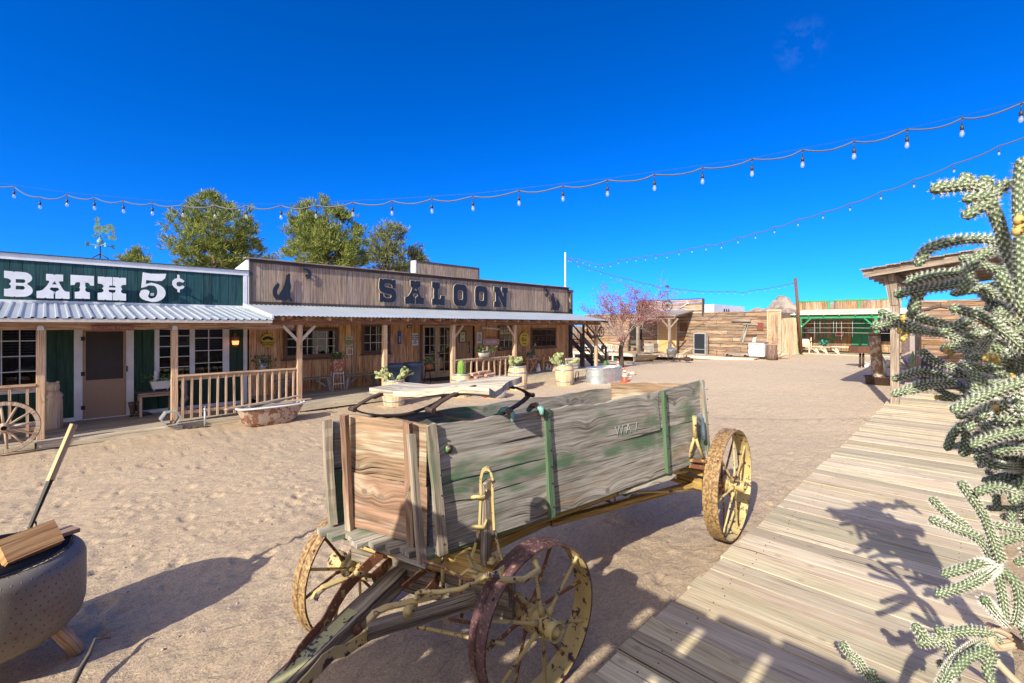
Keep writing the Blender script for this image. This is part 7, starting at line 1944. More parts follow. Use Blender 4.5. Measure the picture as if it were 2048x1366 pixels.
# ceramics under and beside the settee
def critter(px, Y, h, mat, label, seed):
    x = hY(px, 745, Y)[0]; c = root('garden_figure', label, 'figurine', (x, Y, SF), 'little figures on the saloon porch'); z = SF
    MB().lathe([(0, z), (.30 * h, z), (.33 * h, z + .2 * h), (.22 * h, z + .55 * h), (.12 * h, z + .7 * h), (0, z + .72 * h)], (x, Y, 0), 12).build('body', mat, c)
    MB().ell((x, Y - .02, z + .82 * h), (.16 * h, .16 * h, .16 * h)).build('head', mat, c)
    for s in (-1, 1): MB().tube([(x + s * .06 * h, Y, z + .92 * h), (x + s * .09 * h, Y, z + 1.12 * h)], [.04 * h, .01], 6).build('ear', mat, c)
critter(1077, 13.9, .36, plain('glazed_white', (.6, .64, .7), .3), 'white and blue ceramic figure by the settee leg', 1)
critter(1094, 14.1, .30, plain('glazed_grey', (.5, .5, .52), .4), 'grey ceramic figure under the last settee', 2)
critter(1101, 14.0, .24, plain('glazed_pale', (.65, .63, .6), .4), 'smallest pale ceramic figure under the last settee', 3)
critter(1108.5, 13.5, .46, plain('tan_clay', (.45, .33, .24), .8), 'tall tan clay figure standing before the last barrel', 4)

# ---------------------------------------------------------------- barrels
HOOP = plain('hoop_steel', (.33, .37, .42), .45, .5)
SOIL = plain('soil', (.10, .06, .04), .95)
def make_barrel():
    b = root('wine_barrel', '', 'barrel', (0, 0, 0), 'barrel planters before the saloon')
    H = .76; prof = lambda f: .275 + .065 * math.sin(math.pi * (f * .9 + .05))
    m = MB(); ns = 22
    for k in range(ns):
        a0, a1 = 2 * math.pi * k / ns + .008, 2 * math.pi * (k + 1) / ns - .008; vs = []; N = 8; u0 = random.uniform(0, 30)
        for i in range(N + 1):
            f = i / N; r = prof(f); z = f * H
            for a, rr_ in ((a0, r), (a1, r), (a1, r - .02), (a0, r - .02)): vs.append((rr_ * math.cos(a), rr_ * math.sin(a), z))
        fs = []; uvs = []
        for i in range(N):
            for q in range(4):
                q2 = (q + 1) % 4; fs.append((i * 4 + q, i * 4 + q2, i * 4 + 4 + q2, i * 4 + 4 + q)); w = (0, .08, .1, .18, .2)
                uvs.append([(u0 + i * .1, w[q]), (u0 + i * .1, w[q + 1]), (u0 + i * .1 + .1, w[q + 1]), (u0 + i * .1 + .1, w[q])])
        fs.append((N * 4, N * 4 + 1, N * 4 + 2, N * 4 + 3)); uvs.append([(0, 0), (.08, 0), (.08, .02), (0, .02)])
        m.add(vs, fs, uvs)
    m.build('staves', W_BARR, b)
    for f in (.965, .74, .20): r0, r1 = prof(f - .025) + .004, prof(f + .025) + .004; MB().lathe([(r0 - .004, (f - .026) * H), (r0, (f - .025) * H), (r1, (f + .025) * H), (r1 - .004, (f + .026) * H)], (0, 0, 0), 32).build('hoop', HOOP, b)
    MB().lathe([(prof(.9) - .015, .90 * H), (.1, .93 * H), (0, .93 * H)], (0, 0, 0), 20).build('soil', SOIL, b)
    return b
random.seed(9)
BAR = None
def barrel(px, py, label, s=1.0, sz=1.0):
    global BAR
    zg = .02
    for _ in range(5): x, y = hZ(px, py, zg); zg = gz2(x, y) if x < 14 else gz(x, y)
    y += .25; x += .12
    if BAR is None: BAR = make_barrel(); BAR.location = (x, y, zg - .02); BAR['label'] = label; BAR.scale = (s, s, s * sz); return x, y, zg, s * sz
    dup(BAR, (x, y, zg - .02), random.uniform(0, 6), label, sc=(s, s, s * sz)); return x, y, zg, s * sz
def pad_cactus(name, label, x, y, z, seed, n=16, s=1.0, lean=0):
    rnd = random.Random(seed); r = root(name, label, 'cactus', (x, y, z)); m = MB()
    def pad(c, d, fa, L, W):
        d = d.normalized(); sd = d.cross(fa).normalized(); nn_ = sd.cross(d).normalized(); Mx = Matrix((sd, nn_, d)).transposed()
        m.ell(c + d * L * .5, (W * .5, L * .10, L * .5), Mx, 12, 8)
        return c + d * L * .92, sd
    def grow(c, d, fa, lv):
        L = rnd.uniform(.13, .19) * s * (1 - .12 * lv); tip, sd = pad(c, d, fa, L, L * rnd.uniform(.62, .78))
        if lv < 3:
            for _ in range(rnd.choice((1, 2, 2, 3)) if lv < 2 else rnd.choice((0, 1, 2))):
                nd = (d + sd * rnd.uniform(-.9, .9) + Vector((rnd.uniform(-.5, .5) + lean * .5, rnd.uniform(-.5, .5), rnd.uniform(-.1, .3)))).normalized(); nf = Vector((rnd.uniform(-1, 1), rnd.uniform(-1, 1), rnd.uniform(-.3, .3)))
                grow(tip - d * .02 + sd * rnd.uniform(-.3, .3) * L * .5, nd, nf, lv + 1)
    for k in range(n // 3):
        a = rnd.uniform(0, 6.28); q = rnd.uniform(.02, .2) * s
        grow(Vector((x + q * math.cos(a), y + q * math.sin(a), z - .03)), Vector((math.cos(a) * .7, math.sin(a) * .7, rnd.uniform(.6, 1.3))), Vector((rnd.uniform(-1, 1), rnd.uniform(-1, 1), .1)), 0)
    m.build('pads' if 0 else 'pad_cluster', PAD, r); return r
x, y, z, s = barrel(790, 815, 'planter barrel of prickly pear nearest the camera, behind the wagon seat', 1.0)
pad_cactus('prickly_pear', 'spreading prickly pear in the barrel nearest the camera', x, y, z + .70, 4, 24, 1.15)
x, y, z, s = barrel(926.5, 795, 'planter barrel holding the single green column cactus', 1.0)
cc = root('column_cactus', 'stubby ribbed green column cactus in a barrel', 'cactus', (x, y, z + .68))
m = MB(); n = 40; vs = []; H = .50
for i in range(13):
    f = i / 12; r = .115 * math.sqrt(max(0.0, 1 - max(0, (f - .55) / .45) ** 2.2)) * (1 if f > .1 else .9 + f)
    for k in range(n): rr_ = r * (1 + .10 * math.cos(10 * 2 * math.pi * k / n)); vs.append((x + rr_ * math.cos(2 * math.pi * k / n), y + rr_ * math.sin(2 * math.pi * k / n), z + .68 + f * H))
m.add(vs, [(i * n + k, i * n + (k + 1) % n, (i + 1) * n + (k + 1) % n, (i + 1) * n + k) for i in range(12) for k in range(n)], None, True); m.build('stem', plain('cactus_green', (.16, .30, .05), .6, var=.3, sc=20), cc)
m = MB(); m.ell((x - .17, y - .05, z + .71), (.05, .04, .03)); m.build('pebble', W_PALE, cc)
x, y, z, s = barrel(1040.5, 781, 'planter barrel of prickly pear right of the woodpile', 1.05, 1.08)
pad_cactus('prickly_pear', 'prickly pear drooping right over the barrel by the woodpile', x, y, z + .76, 11, 22, 1.15, .9)
x, y, z, s = barrel(1135.5, 771, 'planter barrel of prickly pear beside the slatted seat', 1.05, 1.0)
pad_cactus('prickly_pear', 'wide prickly pear in the barrel beside the stock tank', x, y, z + .72, 21, 27, 1.2)
xb_, yb_ = hY(1211, 740, 12.2)[0], 12.2
dup(BAR, (xb_, yb_, .0), 1, 'low planter barrel behind the far end of the stock tank', sc=(1.05, 1.05, .62))
cb = root('barrel_cactus', 'pair of small round cacti in the barrel behind the tank', 'cactus', (xb_, yb_, .45))
m = MB(); m.ell((xb_, yb_, .58), (.12, .12, .18)); m.ell((xb_ + .2, yb_ - .05, .5), (.09, .09, .12)); m.ell((xb_ - .2, yb_, .5), (.06, .06, .1)); m.build('stems', LEAF, cb)
# ---------------------------------------------------------------- firewood, pots, tank, seat, cones
zg = 0
px_, py_ = hZ(984, 789, .05); px_ += .1; py_ += .3
rk = root('log_rack', 'low dark table under the firewood heap', 'rack', (px_, py_, 0))
MB().box(px_ - .55, px_ + .55, py_ - .25, py_ + .25, .42, .46).build('top', W_DARK, rk)
for a in (-.5, .5):
    for b in (-.2, .2): MB().box(px_ + a - .03, px_ + a + .03, py_ + b - .03, py_ + b + .03, 0, .42).build('leg', W_DARK, rk)
rr = random.Random(17); W_FW = wood('firewood', (.20, .08, .05), (.45, .24, .14), (.70, .52, .34), vary=.3)
lay = [(.50, 5), (.60, 5), (.70, 4), (.80, 2)]; num = 0
words = ['lowest layer', 'second layer', 'third layer', 'top layer']; pos = ['at the left', 'left of centre', 'in the middle', 'right of centre', 'at the right']
for li, (z, n) in enumerate(lay):
    for k in range(n):
        x = px_ - .5 + (k + .5) * 1.0 / n + rr.uniform(-.03, .03); a = rr.uniform(-.5, .5); L = rr.uniform(.22, .34)
        p0 = V(x - L * math.cos(a), py_ - .15 + rr.uniform(-.05, .05) - L * math.sin(a) * .4, z + rr.uniform(-.015, .015)); p1 = V(x + L * math.cos(a), py_ + .0 + L * math.sin(a) * .4, z + rr.uniform(-.01, .03))
        m = MB(); m.prism([(-.05, -.04), (.055, -.045), (.06, .02), (.0, .055), (-.05, .03)], p0, (p1 - p0).cross(V(0, 0, 1)).normalized(), V(0, 0, 1), (p1 - p0).length)
        tag(m.build('firewood_log', W_FW), f'split firewood log in the {words[li]} of the heap {pos[k if n == 5 else min(4, k * (5 // n) + (1 if n < 4 else 0))]}', 'firewood', 'split logs heaped on the low table')
x, y = hZ(996.5, 799, .03); y += .2; x += .1
wp = root('white_bowl', 'round rough white pot on the sand under the seat plank', 'pot', (x, y, 0))
MB().lathe([(0, .02), (.16, .03), (.28, .10), (.33, .22), (.31, .36), (.24, .46), (.20, .47), (.19, .44), (.0, .40)], (x, y, 0), 24).build('bowl', painted('rough_white', (.72, .70, .68), .8, .2, bump=.8, sc=12, bd=.01), wp)
x2, y2 = hZ(1016, 780, .05); wb2 = root('white_bucket', 'white plastic bucket between pot and barrel', 'bucket', (x2, y2 + .2, .03)); MB().lathe([(0, .03), (.13, .03), (.16, .42), (.17, .42), (.17, .45), (0, .45)], (x2, y2 + .2, 0), 18).build('body', WHITE, wb2)
for i, (px, py, c, lb) in enumerate(((962, 796, (.03, .03, .035), 'black paint can left of the striped bag'), (968.5, 797, (.10, .12, .12), 'dark can with pale label beside the red bag'))):
    x, y = hZ(px, py, .04); y += .15; cn_ = root('paint_can', lb, 'can', (x, y, .03), 'cans on the sand'); MB().lathe([(0, .03), (.09, .03), (.09, .26), (0, .26)], (x, y, 0), 16).build('body', plain('can', c, .5), cn_); MB().lathe([(.091, .08), (.092, .20)], (x, y, 0), 16).build('label', plain('can_label', (.3, .33, .32), .6), cn_)
x, y = hZ(978.5, 798, .04); y += .15; m = MB(); m.box(x - .07, x + .07, y - .05, y + .05, .03, .24); rb_ = tag(m.build('red_box', plain('red_pack', (.6, .05, .04), .5)), 'small red and white packet beside the round white pot', 'box')
m = MB(); m.box(x - .05, x + .05, y - .052, y - .0505, .10, .18); m.build('label', WHITE, rb_, local=True)
# galvanised stock tank
x0, y0 = hZ(1171, 769, .08); xt2, yt2 = 15.75, 10.55
sk = root('stock_tank', 'oval galvanised stock tank standing on the sand', 'tank', (xt2, yt2, .07))
L, Wd, H = .92, .42, .64; n = 48; prof = [(1.0, 0), (1.0, .06), (1.012, .08), (1.0, .10), (1.0, .36), (1.02, .40), (1.0, .44), (1.0, .46), (1.02, .50), (1.0, .54), (1.0, .61), (1.03, .625), (1.03, .65), (1.0, .655), (.96, .64), (.95, .5)]
m = MB(); vs = []
for q, z in prof:
    for k in range(n):
        a = 2 * math.pi * k / n; c, s = math.cos(a), math.sin(a); px = math.copysign(L - Wd, c) * (1 if abs(c) > .02 else 0) + Wd * c * q; vs.append((xt2 + px, yt2 + Wd * s * q, .07 + z))
m.add(vs, [(i * n + k, i * n + (k + 1) % n, (i + 1) * n + (k + 1) % n, (i + 1) * n + k) for i in range(len(prof) - 1) for k in range(n)], None, True); m.build('tank', STEEL, sk)
m = MB(); m.add([(v[0], v[1], .07 + .5) for v in vs[:n]], [tuple(range(n))]); m.build('soil', SAND, sk)
m = MB(); m.ell((xt2 + .2, yt2, .62), (.22, .16, .09)); m.build('rock', W_PALE, sk)
# pallet seat
x, y = hZ(1163, 762, .1); y += .2
pb = root('pallet_seat', 'small slatted pallet seat on black iron legs by the tank', 'seat', (x, y, .08))
for k in range(5): pass
m = MB()
for k in range(4): m.board((x - .42, y - .15 + k * .12, .52), (x + .42, y - .15 + k * .12, .52), .09, .03)
m.build('seat', W_PALE, pb); m = MB()
for k in range(4): m.board((x - .42, y + .26 + k * .01, .62 + k * .12), (x + .42, y + .26 + k * .01, .62 + k * .12), .09, .025, up=(0, -1, 0))
m.build('backrest', W_PALE, pb)
for a in (-.36, .36):
    m = MB(); m.tube([(x + a, y - .2, .06), (x + a, y - .16, .3), (x + a, y - .2, .5)], .018); m.build('leg', BLACK, pb); m = MB(); m.tube([(x + a, y + .28, .06), (x + a, y + .22, .3), (x + a, y + .28, .95)], .018); m.build('leg', BLACK, pb)
def cone(px, py, label, s=1.0):
    zg = .1
    for _ in range(4): x, y = hZ(px, py, zg); zg = gz(x, y)
    c = root('traffic_cone', label, 'traffic cone', (x, y, zg), 'orange and white traffic cones')
    MB().box(x - .18 * s, x + .18 * s, y - .18 * s, y + .18 * s, zg, zg + .03).build('base', REDC, c)
    MB().lathe([(.135 * s, .03), (.02 * s, .70 * s), (0, .70 * s)], (x, y, zg), 20).build('cone', REDC, c)
    for a, b in ((.25, .40), (.48, .56)): MB().lathe([(.137 * s - .115 * s * (a - .03) / .67, a * s), (.137 * s - .115 * s * (b - .03) / .67, b * s)], (x, y, zg), 20).build('white_band', WHITE, c)
cone(1249.5, 764, 'traffic cone standing at the near end of the stock tank', .85); cone(1236, 744, 'traffic cone further off beside the bare tree trunk', .9)
rr = random.Random(8)
for i, (px, py, s, lb) in enumerate(((1252, 752, .16, 'grey rock nearest the traffic cone'), (1258, 750, .13, 'smaller pale rock behind the grey one'), (1265, 751, .17, 'pale rock at the right of the little heap'), (1261, 756, .10, 'smallest rock in front of the heap'))):
    x, y = hZ(px, py, .15); m = MB(); m.ell((x, y, gz(x, y) + s * .3), (s, s * .8, s * .6), n=9, m=6)
    for j, p in enumerate(m.v): q = 1 + .25 * mnoise.noise(Vector(p) * 6); m.v[j] = (x + (p[0] - x) * q, y + (p[1] - y) * q, p[2])
    tag(m.build('rock', plain('rock', (.48, .42, .36), .9, var=.3, bump=.6)), lb, 'rock', 'rocks by the bare tree')
# iron ornament on the end post
orn = root('iron_ornament', 'dark iron wheel and sickle hung on the last porch post', 'ornament', (18.75, 12.9, 1.9))
xx, zz_ = hY(1203, 664, 12.85); m = MB()
for k in range(18): a, b = 2 * math.pi * k / 18, 2 * math.pi * (k + 1) / 18; m.tube([(xx + .2 * math.cos(a), 12.85, zz_ + .24 * math.sin(a)), (xx + .2 * math.cos(b), 12.85, zz_ + .24 * math.sin(b))], .02, 6)
for k in range(4): a = k * .785; m.tube([(xx - .2 * math.cos(a), 12.85, zz_ - .24 * math.sin(a)), (xx + .2 * math.cos(a), 12.85, zz_ + .24 * math.sin(a))], .01, 5)
m.build('wheel', BLACK, orn)
x3, z3 = hY(1174, 655, 12.85); x4, z4 = hY(1196, 672, 12.85)
m = MB(); m.tube([(x3, 12.85, z3), (x3 + .05, 12.85, (z3 + z4) / 2), (x3 + .35, 12.85, z4 - .05), (x4, 12.85, z4), (x4 + .25, 12.85, z4 - .02)], [.03, .06, .08, .05, .02], 8); m.build('sickle', BLACK, orn)
# staircase and bracket post at the saloon's right side
sr = root('outside_stairs', 'dark timber stairs climbing behind the saloon right end', 'stairs', (20.2, 14.6, .2))
a0, a1 = V(21.5, 14.7, .25), V(19.35, 14.7, 1.75)
for dy in (-.45, .45):
    m = MB(); m.board(a0 + V(0, dy, 0), a1 + V(0, dy, 0), .05, .24, up=(0, 0, 1)); m.build('stringer', W_DARK, sr)
    m = MB(); m.board(a0 + V(0, dy, .9), a1 + V(0, dy, .9), .08, .05); m.board(a0 + V(0, dy, .45), a1 + V(0, dy, .45), .06, .04)
    for f in (.03, .5, .97): p = a0.lerp(a1, f) + V(0, dy, 0); m.box(p.x - .045, p.x + .045, p.y - .045, p.y + .045, .1 if f < .6 else .2, p.z + .95)
    m.build('handrail', W_DARK, sr)
for k in range(7): p = a0.lerp(a1, (k + .5) / 7); MB().box(p.x - .14, p.x + .14, 14.3, 15.1, p.z, p.z + .04).build('tread', W_DARK, sr)
bp = root('bracket_post', 'tall dark gallows post rising behind the saloon corner', 'post', (20.55, 15.95, 0))
zt = hD(1147, 584, 25.8).z; MB().box(20.47, 20.63, 15.87, 16.03, 0, zt).build('post', W_DARK, bp); MB().board((20.0, 15.95, zt + .05), (20.7, 15.95, zt + .05), .16, .12).build('arm', W_DARK, bp); MB().board((20.1, 15.95, zt - .02), (20.5, 15.95, zt - .55), .08, .08).build('brace', W_PALE, bp)
# scrub behind
for i, (px, d, h, lb) in enumerate(((1148, 42, 2.4, 'reddish leafless bush seen through the stair gap'), (1158, 55, 3.2, 'grey-green shrub beyond the stair handrails'))):
    p = hD(px, 652, d); sh_ = root('desert_shrub', lb, 'shrub', (p.x, p.y, 0)); m = MB(); rr = random.Random(i); m3 = MB()
    for _ in range(60):
        a, e = rr.uniform(0, 6.28), rr.uniform(.4, 1.4); q = V(p.x, p.y, 0) + V(math.cos(a) * math.cos(e), math.sin(a) * math.cos(e), math.sin(e)) * h; m3.tube([(p.x, p.y, 0), V(p.x, p.y, 0).lerp(q, .5) + V(0, 0, .1), q], [.03, .02, .006], 4, cap=False)
        if i: foliage(m, q - V(0, 0, .3), .7, .5, 30, .16, rr.randint(0, 999))
    m3.build('branches', W_GREY if i else plain('red_twigs', (.25, .13, .10), .9), sh_)
    if i: m.build('foliage', NEEDLE2, sh_)

# ================================================================ NEAR LEFT: FIRE PIT MADE FROM A DRUM
DX, DY = -.30, 4.80
DRM = None
t = NT('perforated_drum'); tc = t.n('TexCoord').outputs['Object']; uv = t.n('UVMap', uv_map='UVMap').outputs[0]
n1 = t.noise(t.mapv(tc, (1, 1, 2)), 3, 5, .6); base = t.mix(n1, (.14, .115, .095), (.31, .275, .235))
base = t.mix(t.ramp(t.noise(tc, 5, 6, .7), [(.55, 0), (.72, .8)]), base, (.20, .12, .08))
sp = t.n('SeparateXYZ', {0: uv}); hexu = t.math('FRACT', t.math('MULTIPLY', sp.outputs[0], 21.0)); hexv = t.math('FRACT', t.math('ADD', t.math('MULTIPLY', sp.outputs[1], 21.0), t.math('MULTIPLY', t.math('FLOOR', t.math('MULTIPLY', sp.outputs[0], 21.0)), .5)))
dd = t.math('SQRT', t.math('ADD', t.math('POWER', t.math('SUBTRACT', hexu, .5), 2.0), t.math('POWER', t.math('SUBTRACT', hexv, .5), 2.0)))
hole = t.ramp(dd, [(.055, 1), (.085, 0)]); ringd = t.ramp(dd, [(.08, 0), (.12, .6), (.17, 0)])
base = t.mix(hole, base, (.01, .01, .01)); PDR = t.out(base, .6, t.math('SUBTRACT', ringd, hole), .6, .006, .35)
fp = root('drum_fire_pit', 'perforated steel drum fire pit on stub wooden legs', 'fire pit', (DX, DY, 0))
rD, zT = .52, .75
m = MB(); m.lathe([(0, .19), (.34, .195), (.45, .22), (.50, .275), (rD - .003, .35), (rD, .42), (rD, .66), (rD - .012, .70), (rD - .035, .73), (rD - .07, zT), (rD - .085, zT), (rD - .095, .70), (rD - .10, .3), (0, .28)], (DX, DY, 0), 56); m.build('drum', PDR, fp)
for a in (.42 - .785, 2.3, 4.2): MB().tube([V(DX + .34 * math.cos(a), DY + .34 * math.sin(a), .26), V(DX + .50 * math.cos(a), DY + .50 * math.sin(a), -.02)], [.05, .045], 12).build('leg', W_POST, fp)
m = MB()
for k in range(-22, 23):
    yy = k * .019; hw = math.sqrt(max(0, (rD - .09) ** 2 - yy * yy)); m.tube([(DX - hw, DY + yy, zT + .012), (DX + hw, DY + yy, zT + .012)], .0035, 5)
m.tube([(DX + (rD - .08) * math.cos(a * .2), DY + (rD - .08) * math.sin(a * .2), zT + .012) for a in range(33)], .006, 6); m.build('grate', BLACK, fp)
m = MB(); m.tube([(DX - .1, DY - .12, zT + .02), (DX - .1, DY - .12, zT + .06), (DX + .05, DY - .16, zT + .06), (DX + .05, DY - .16, zT + .02)], .005, 5); m.build('grate_handle', STEEL, fp)
m = MB(); a = hD(62, 1092, 3.45); b_ = hD(150, 1068 + 24, 3.35)
m.plank((DX + .10, DY + .0, zT + .03), (DX + .46, DY + .09, zT + .045), .13, .03, n=4); tag(m.build('charred_board', wood('charred', (.05, .03, .025), (.22, .13, .10), (.34, .25, .19), vary=.1)), 'flat charred board lying on the fire pit grate', 'board')
# red-brown block leaning on the grate
m = MB(); c = V(DX + .22, DY - .16, zT + .10); e1 = V(.82, .38, .08).normalized(); e2 = V(-.20, .35, .55).normalized(); e3 = e1.cross(e2).normalized(); e2 = e3.cross(e1)
def bx3(m, c, a, b, cc): m.hexa([c - a - b - cc, c + a - b - cc, c + a + b - cc, c - a + b - cc, c - a - b + cc, c + a - b + cc, c + a + b + cc, c - a + b + cc])
bx3(m, c, e1 * .15, e2 * .085, e3 * .042); tag(m.build('wood_block', wood('orange_block', (.20, .08, .03), (.46, .24, .09), (.56, .36, .15), vary=.1)), 'thick orange-brown wooden block tilted on the fire pit grate', 'block')
# long stick leaning out of the drum
A, B = hD(20, 1150, 3.28), hD(148, 848, 3.62); M_ = A.lerp(B, .60)
stk = root('poker_stick', 'long wooden stake with charred lower half leaning from the fire pit', 'stick', tuple(A))
m = MB(); m.board(M_, B, .042, .025, up=(.7, -.7, 0)); m.build('stick', W_PALE if 0 else wood('stake_wood', (.28, .18, .08), (.50, .36, .18), (.62, .48, .28), vary=.05), stk)
m = MB(); m.tube([A, A.lerp(M_, .5), M_ + (B - M_) * .02], [.010, .014, .021], 6, smooth=False); m.tube([A.lerp(M_, .55) + V(.015, 0, 0), A.lerp(M_, .45) + V(.05, -.03, -.04)], [.006, .002], 4); m.build('charred_end', BLACK, stk)
m = MB(); m.tube([hD(138, 1385, 2.9), hD(160, 1340, 3.05), hD(178, 1310, 3.15), hD(190, 1278, 3.25), hD(222, 1276, 3.3)], [.016, .018, .014, .009, .005], 7); tag(m.build('bent_branch', W_DARK), 'curved grey branch lying against the fire pit leg', 'branch')
# twigs by the saloon step
for i, (px, py, lb) in enumerate(((1310 / 7.19 + 600 - 118, 816, 'tangle of dry twigs lying before the saloon porch'), (690, 838, 'smaller tangle of dry twigs near the wagon spring'))):
    x, y = hZ(px, py, .03); m = MB(); rr = random.Random(i)
    for _ in range(26): a = rr.uniform(-.5, .5); L = rr.uniform(.15, .4); ox, oy = rr.uniform(-.2, .2), rr.uniform(-.1, .1); m.tube([(x + ox, y + oy, gz2(x, y) + .01), (x + ox + L * .5 * math.cos(a), y + oy + L * .5 * math.sin(a), gz2(x, y) + rr.uniform(.02, .07)), (x + ox + L * math.cos(a), y + oy + L * math.sin(a), gz2(x, y) + .015)], [.006, .005, .002], 4)
    tag(m.build('dry_twigs', W_GREY), lb, 'twigs', kind='stuff')

# ================================================================ RIGHT MIDDLE: GRILL, STOVE PIPE, SKULL, PAINTED AGAVE, BARREL
zg = .4
for _ in range(5): gx, gy = hZ(1723.5, 735, zg); zg = gz(gx, gy)
gr = root('park_grill', 'rusty box grill on a single post in the sand', 'grill', (gx, gy, zg)); zt = hD(1723, 691.5, (gx + gy) / S2).z; dpx = (gx + gy) / S2 / F0
ex_ = V(1, -1, 0).normalized(); ey_ = V(1, 1, 0).normalized(); hw = 17 * dpx; c = V(gx, gy, 0) + ex_ * 0
m = MB(); bx3(m, V(gx, gy, zt - 7.5 * dpx), ex_ * hw, ey_ * .28, V(0, 0, 1) * 7 * dpx); m.build('firebox', RUST, gr)
for s in (-.07, .07): MB().tube([V(gx, gy, zg - .05) + ex_ * s, V(gx, gy, zt - .25) + ex_ * s], .045, 8).build('post', RUSTD, gr)
m = MB(); bx3(m, V(gx, gy, zt + .0), ex_ * hw * .9, ey_ * .24, V(0, 0, 1) * .012); m.build('grate', BLACK, gr)
zg = .3
for _ in range(5): gx, gy = hZ(1757, 770, zg); zg = gz(gx, gy)
D_ = (gx + gy) / S2
pp = root('stove_pipe', 'leaning rusty stove pipe sculpture standing in a pan', 'chimney', (gx, gy, zg))
q = lambda px, py: hD(px, py, D_)
t1, t2, t3 = q(1748, 668), q(1752.5, 712), q(1756, 756)
PIPE = painted('pipe_rust', (.46, .39, .31), .6, .3, chips=(.20, .12, .08), camt=.5, sc=5)
m = MB(); m.tube([t1, t2], [10 / F0 * D_, 9.5 / F0 * D_], 20, smooth=True); m.build('pipe', PIPE, pp)
m = MB(); m.tube([t1 + V(0, 0, .03), t1 - V(0, 0, .06)], 10.6 / F0 * D_, 20); m.build('collar', RUST, pp)
P = [t2.lerp(t3, k / 10) for k in range(11)]; m = MB(); m.tube(P, [(9.2 + (.5 if k % 2 else 0)) / F0 * D_ for k in range(11)], 20, smooth=False); m.build('elbow', PIPE, pp)
m = MB(); m.lathe([(0, 0), (.30, 0), (.36, .02), (.38, .26), (.42, .28), (.42, .31), (.36, .30), (0, .28)], (gx, gy, zg), 28); m.build('pan', RUSTD, pp)
m = MB(); a = t2 + ex_ * .16; m.tube([a, a + ex_ * .08 - V(0, 0, .25), a + ex_ * .08 - V(0, 0, .75)], [.05, .10, .09], 10); m.build('side_flue', STEEL, pp)
x, y = hZ(1736, 736, .38); sk_ = root('cow_skull', 'bleached cattle skull lying between grill and stove pipe', 'skull', (x, y, .38)); m = MB(); m.tube([(x + .3, y - .25, .47), (x + .05, y - .05, .50), (x - .2, y + .15, .45), (x - .32, y + .25, .42)], [.10, .14, .09, .05], 10, flat=.7); m.build('skull', WHITE, sk_)
for s in (-1, 1): MB().tube([(x + .2, y - .2, .52), (x + .25 + s * .15, y - .2 - s * .25, .58), (x + .2 + s * .2, y - .2 - s * .4, .72)], [.04, .03, .008], 7).build('horn', W_PALE, sk_)
# painted agave
zg = .35; ax, ay = hZ(1822, 742, zg)
ag = root('painted_agave', 'big agave with leaves painted green, yellow and purple', 'agave', (ax, ay, zg)); rr = random.Random(6)
cm = [plain('agave_green', (.25, .42, .25), .5), plain('agave_yellow', (.62, .55, .18), .5), plain('agave_purple', (.42, .22, .48), .5), plain('agave_pale', (.5, .6, .45), .5)]
for k in range(22):
    a = 2 * math.pi * k / 22 + rr.uniform(-.2, .2); e = rr.uniform(.25, 1.2); d = V(math.cos(a) * math.cos(e), math.sin(a) * math.cos(e), math.sin(e)); L = rr.uniform(.7, 1.05); sd = V(-math.sin(a), math.cos(a), 0); b = V(ax, ay, zg + .08)
    m = MB(); P = [b, b + d * L * .4, b + d * L * .75 - V(0, 0, .02), b + d * L - V(0, 0, .08)]; Wl = [.05, .09, .06, .005]; vs = []
    for p, w in zip(P, Wl): vs += [p - sd * w, p + V(0, 0, -.02), p + sd * w, p + V(0, 0, .015)]
    m.add(vs, [(i * 4 + j, i * 4 + (j + 1) % 4, i * 4 + 4 + (j + 1) % 4, i * 4 + 4 + j) for i in range(3) for j in range(4)], None, True); m.build('leaf', cm[k % 4], ag)
for i, (px, py, s, lb) in enumerate(((1777, 732, .34, 'largest pale boulder left of the painted agave'), (1790, 741, .26, 'flat boulder at the foot of the canopy post'), (1812, 752, .22, 'brown boulder in front of the painted agave'), (1842, 748, .30, 'tan boulder between agave and dark barrel'), (1776, 690, .3, 'turquoise-grey boulder far behind the stove pipe'))):
    zg = .35; x, y = hZ(px, py + 6, zg); m = MB(); m.ell((x, y, gz(x, y) + s * .35), (s, s * .8, s * .62), n=12, m=8)
    for j, p in enumerate(m.v): qn = 1 + .4 * mnoise.noise(Vector(p) * 2.5); m.v[j] = (x + (p[0] - x) * qn, y + (p[1] - y) * qn, p[2] * (1 if j % 2 else 1.01))
    tag(m.build('boulder', plain('boulder', (.50, .42, .35), .9, var=.35, sc=4, bump=.6)), lb, 'boulder', 'boulders round the painted agave')
zg = gz(23.5, 1.2); b2 = root('dark_barrel', 'dark half barrel planter standing at the boardwalk end', 'barrel', (23.4, 1.25, zg)); z = zg
MB().lathe([(0, z), (.30, z), (.345, z + .4), (.35, z + .8), (.32, z + .8), (.3, z + .75), (0, z + .74)], (23.4, 1.25, 0), 24).build('staves', W_DARK, b2)
for f in (.12, .62): MB().lathe([(.32 + .03 * f, z + f), (.33 + .03 * f, z + f + .05)], (23.4, 1.25, 0), 24).build('hoop', RUSTD, b2)
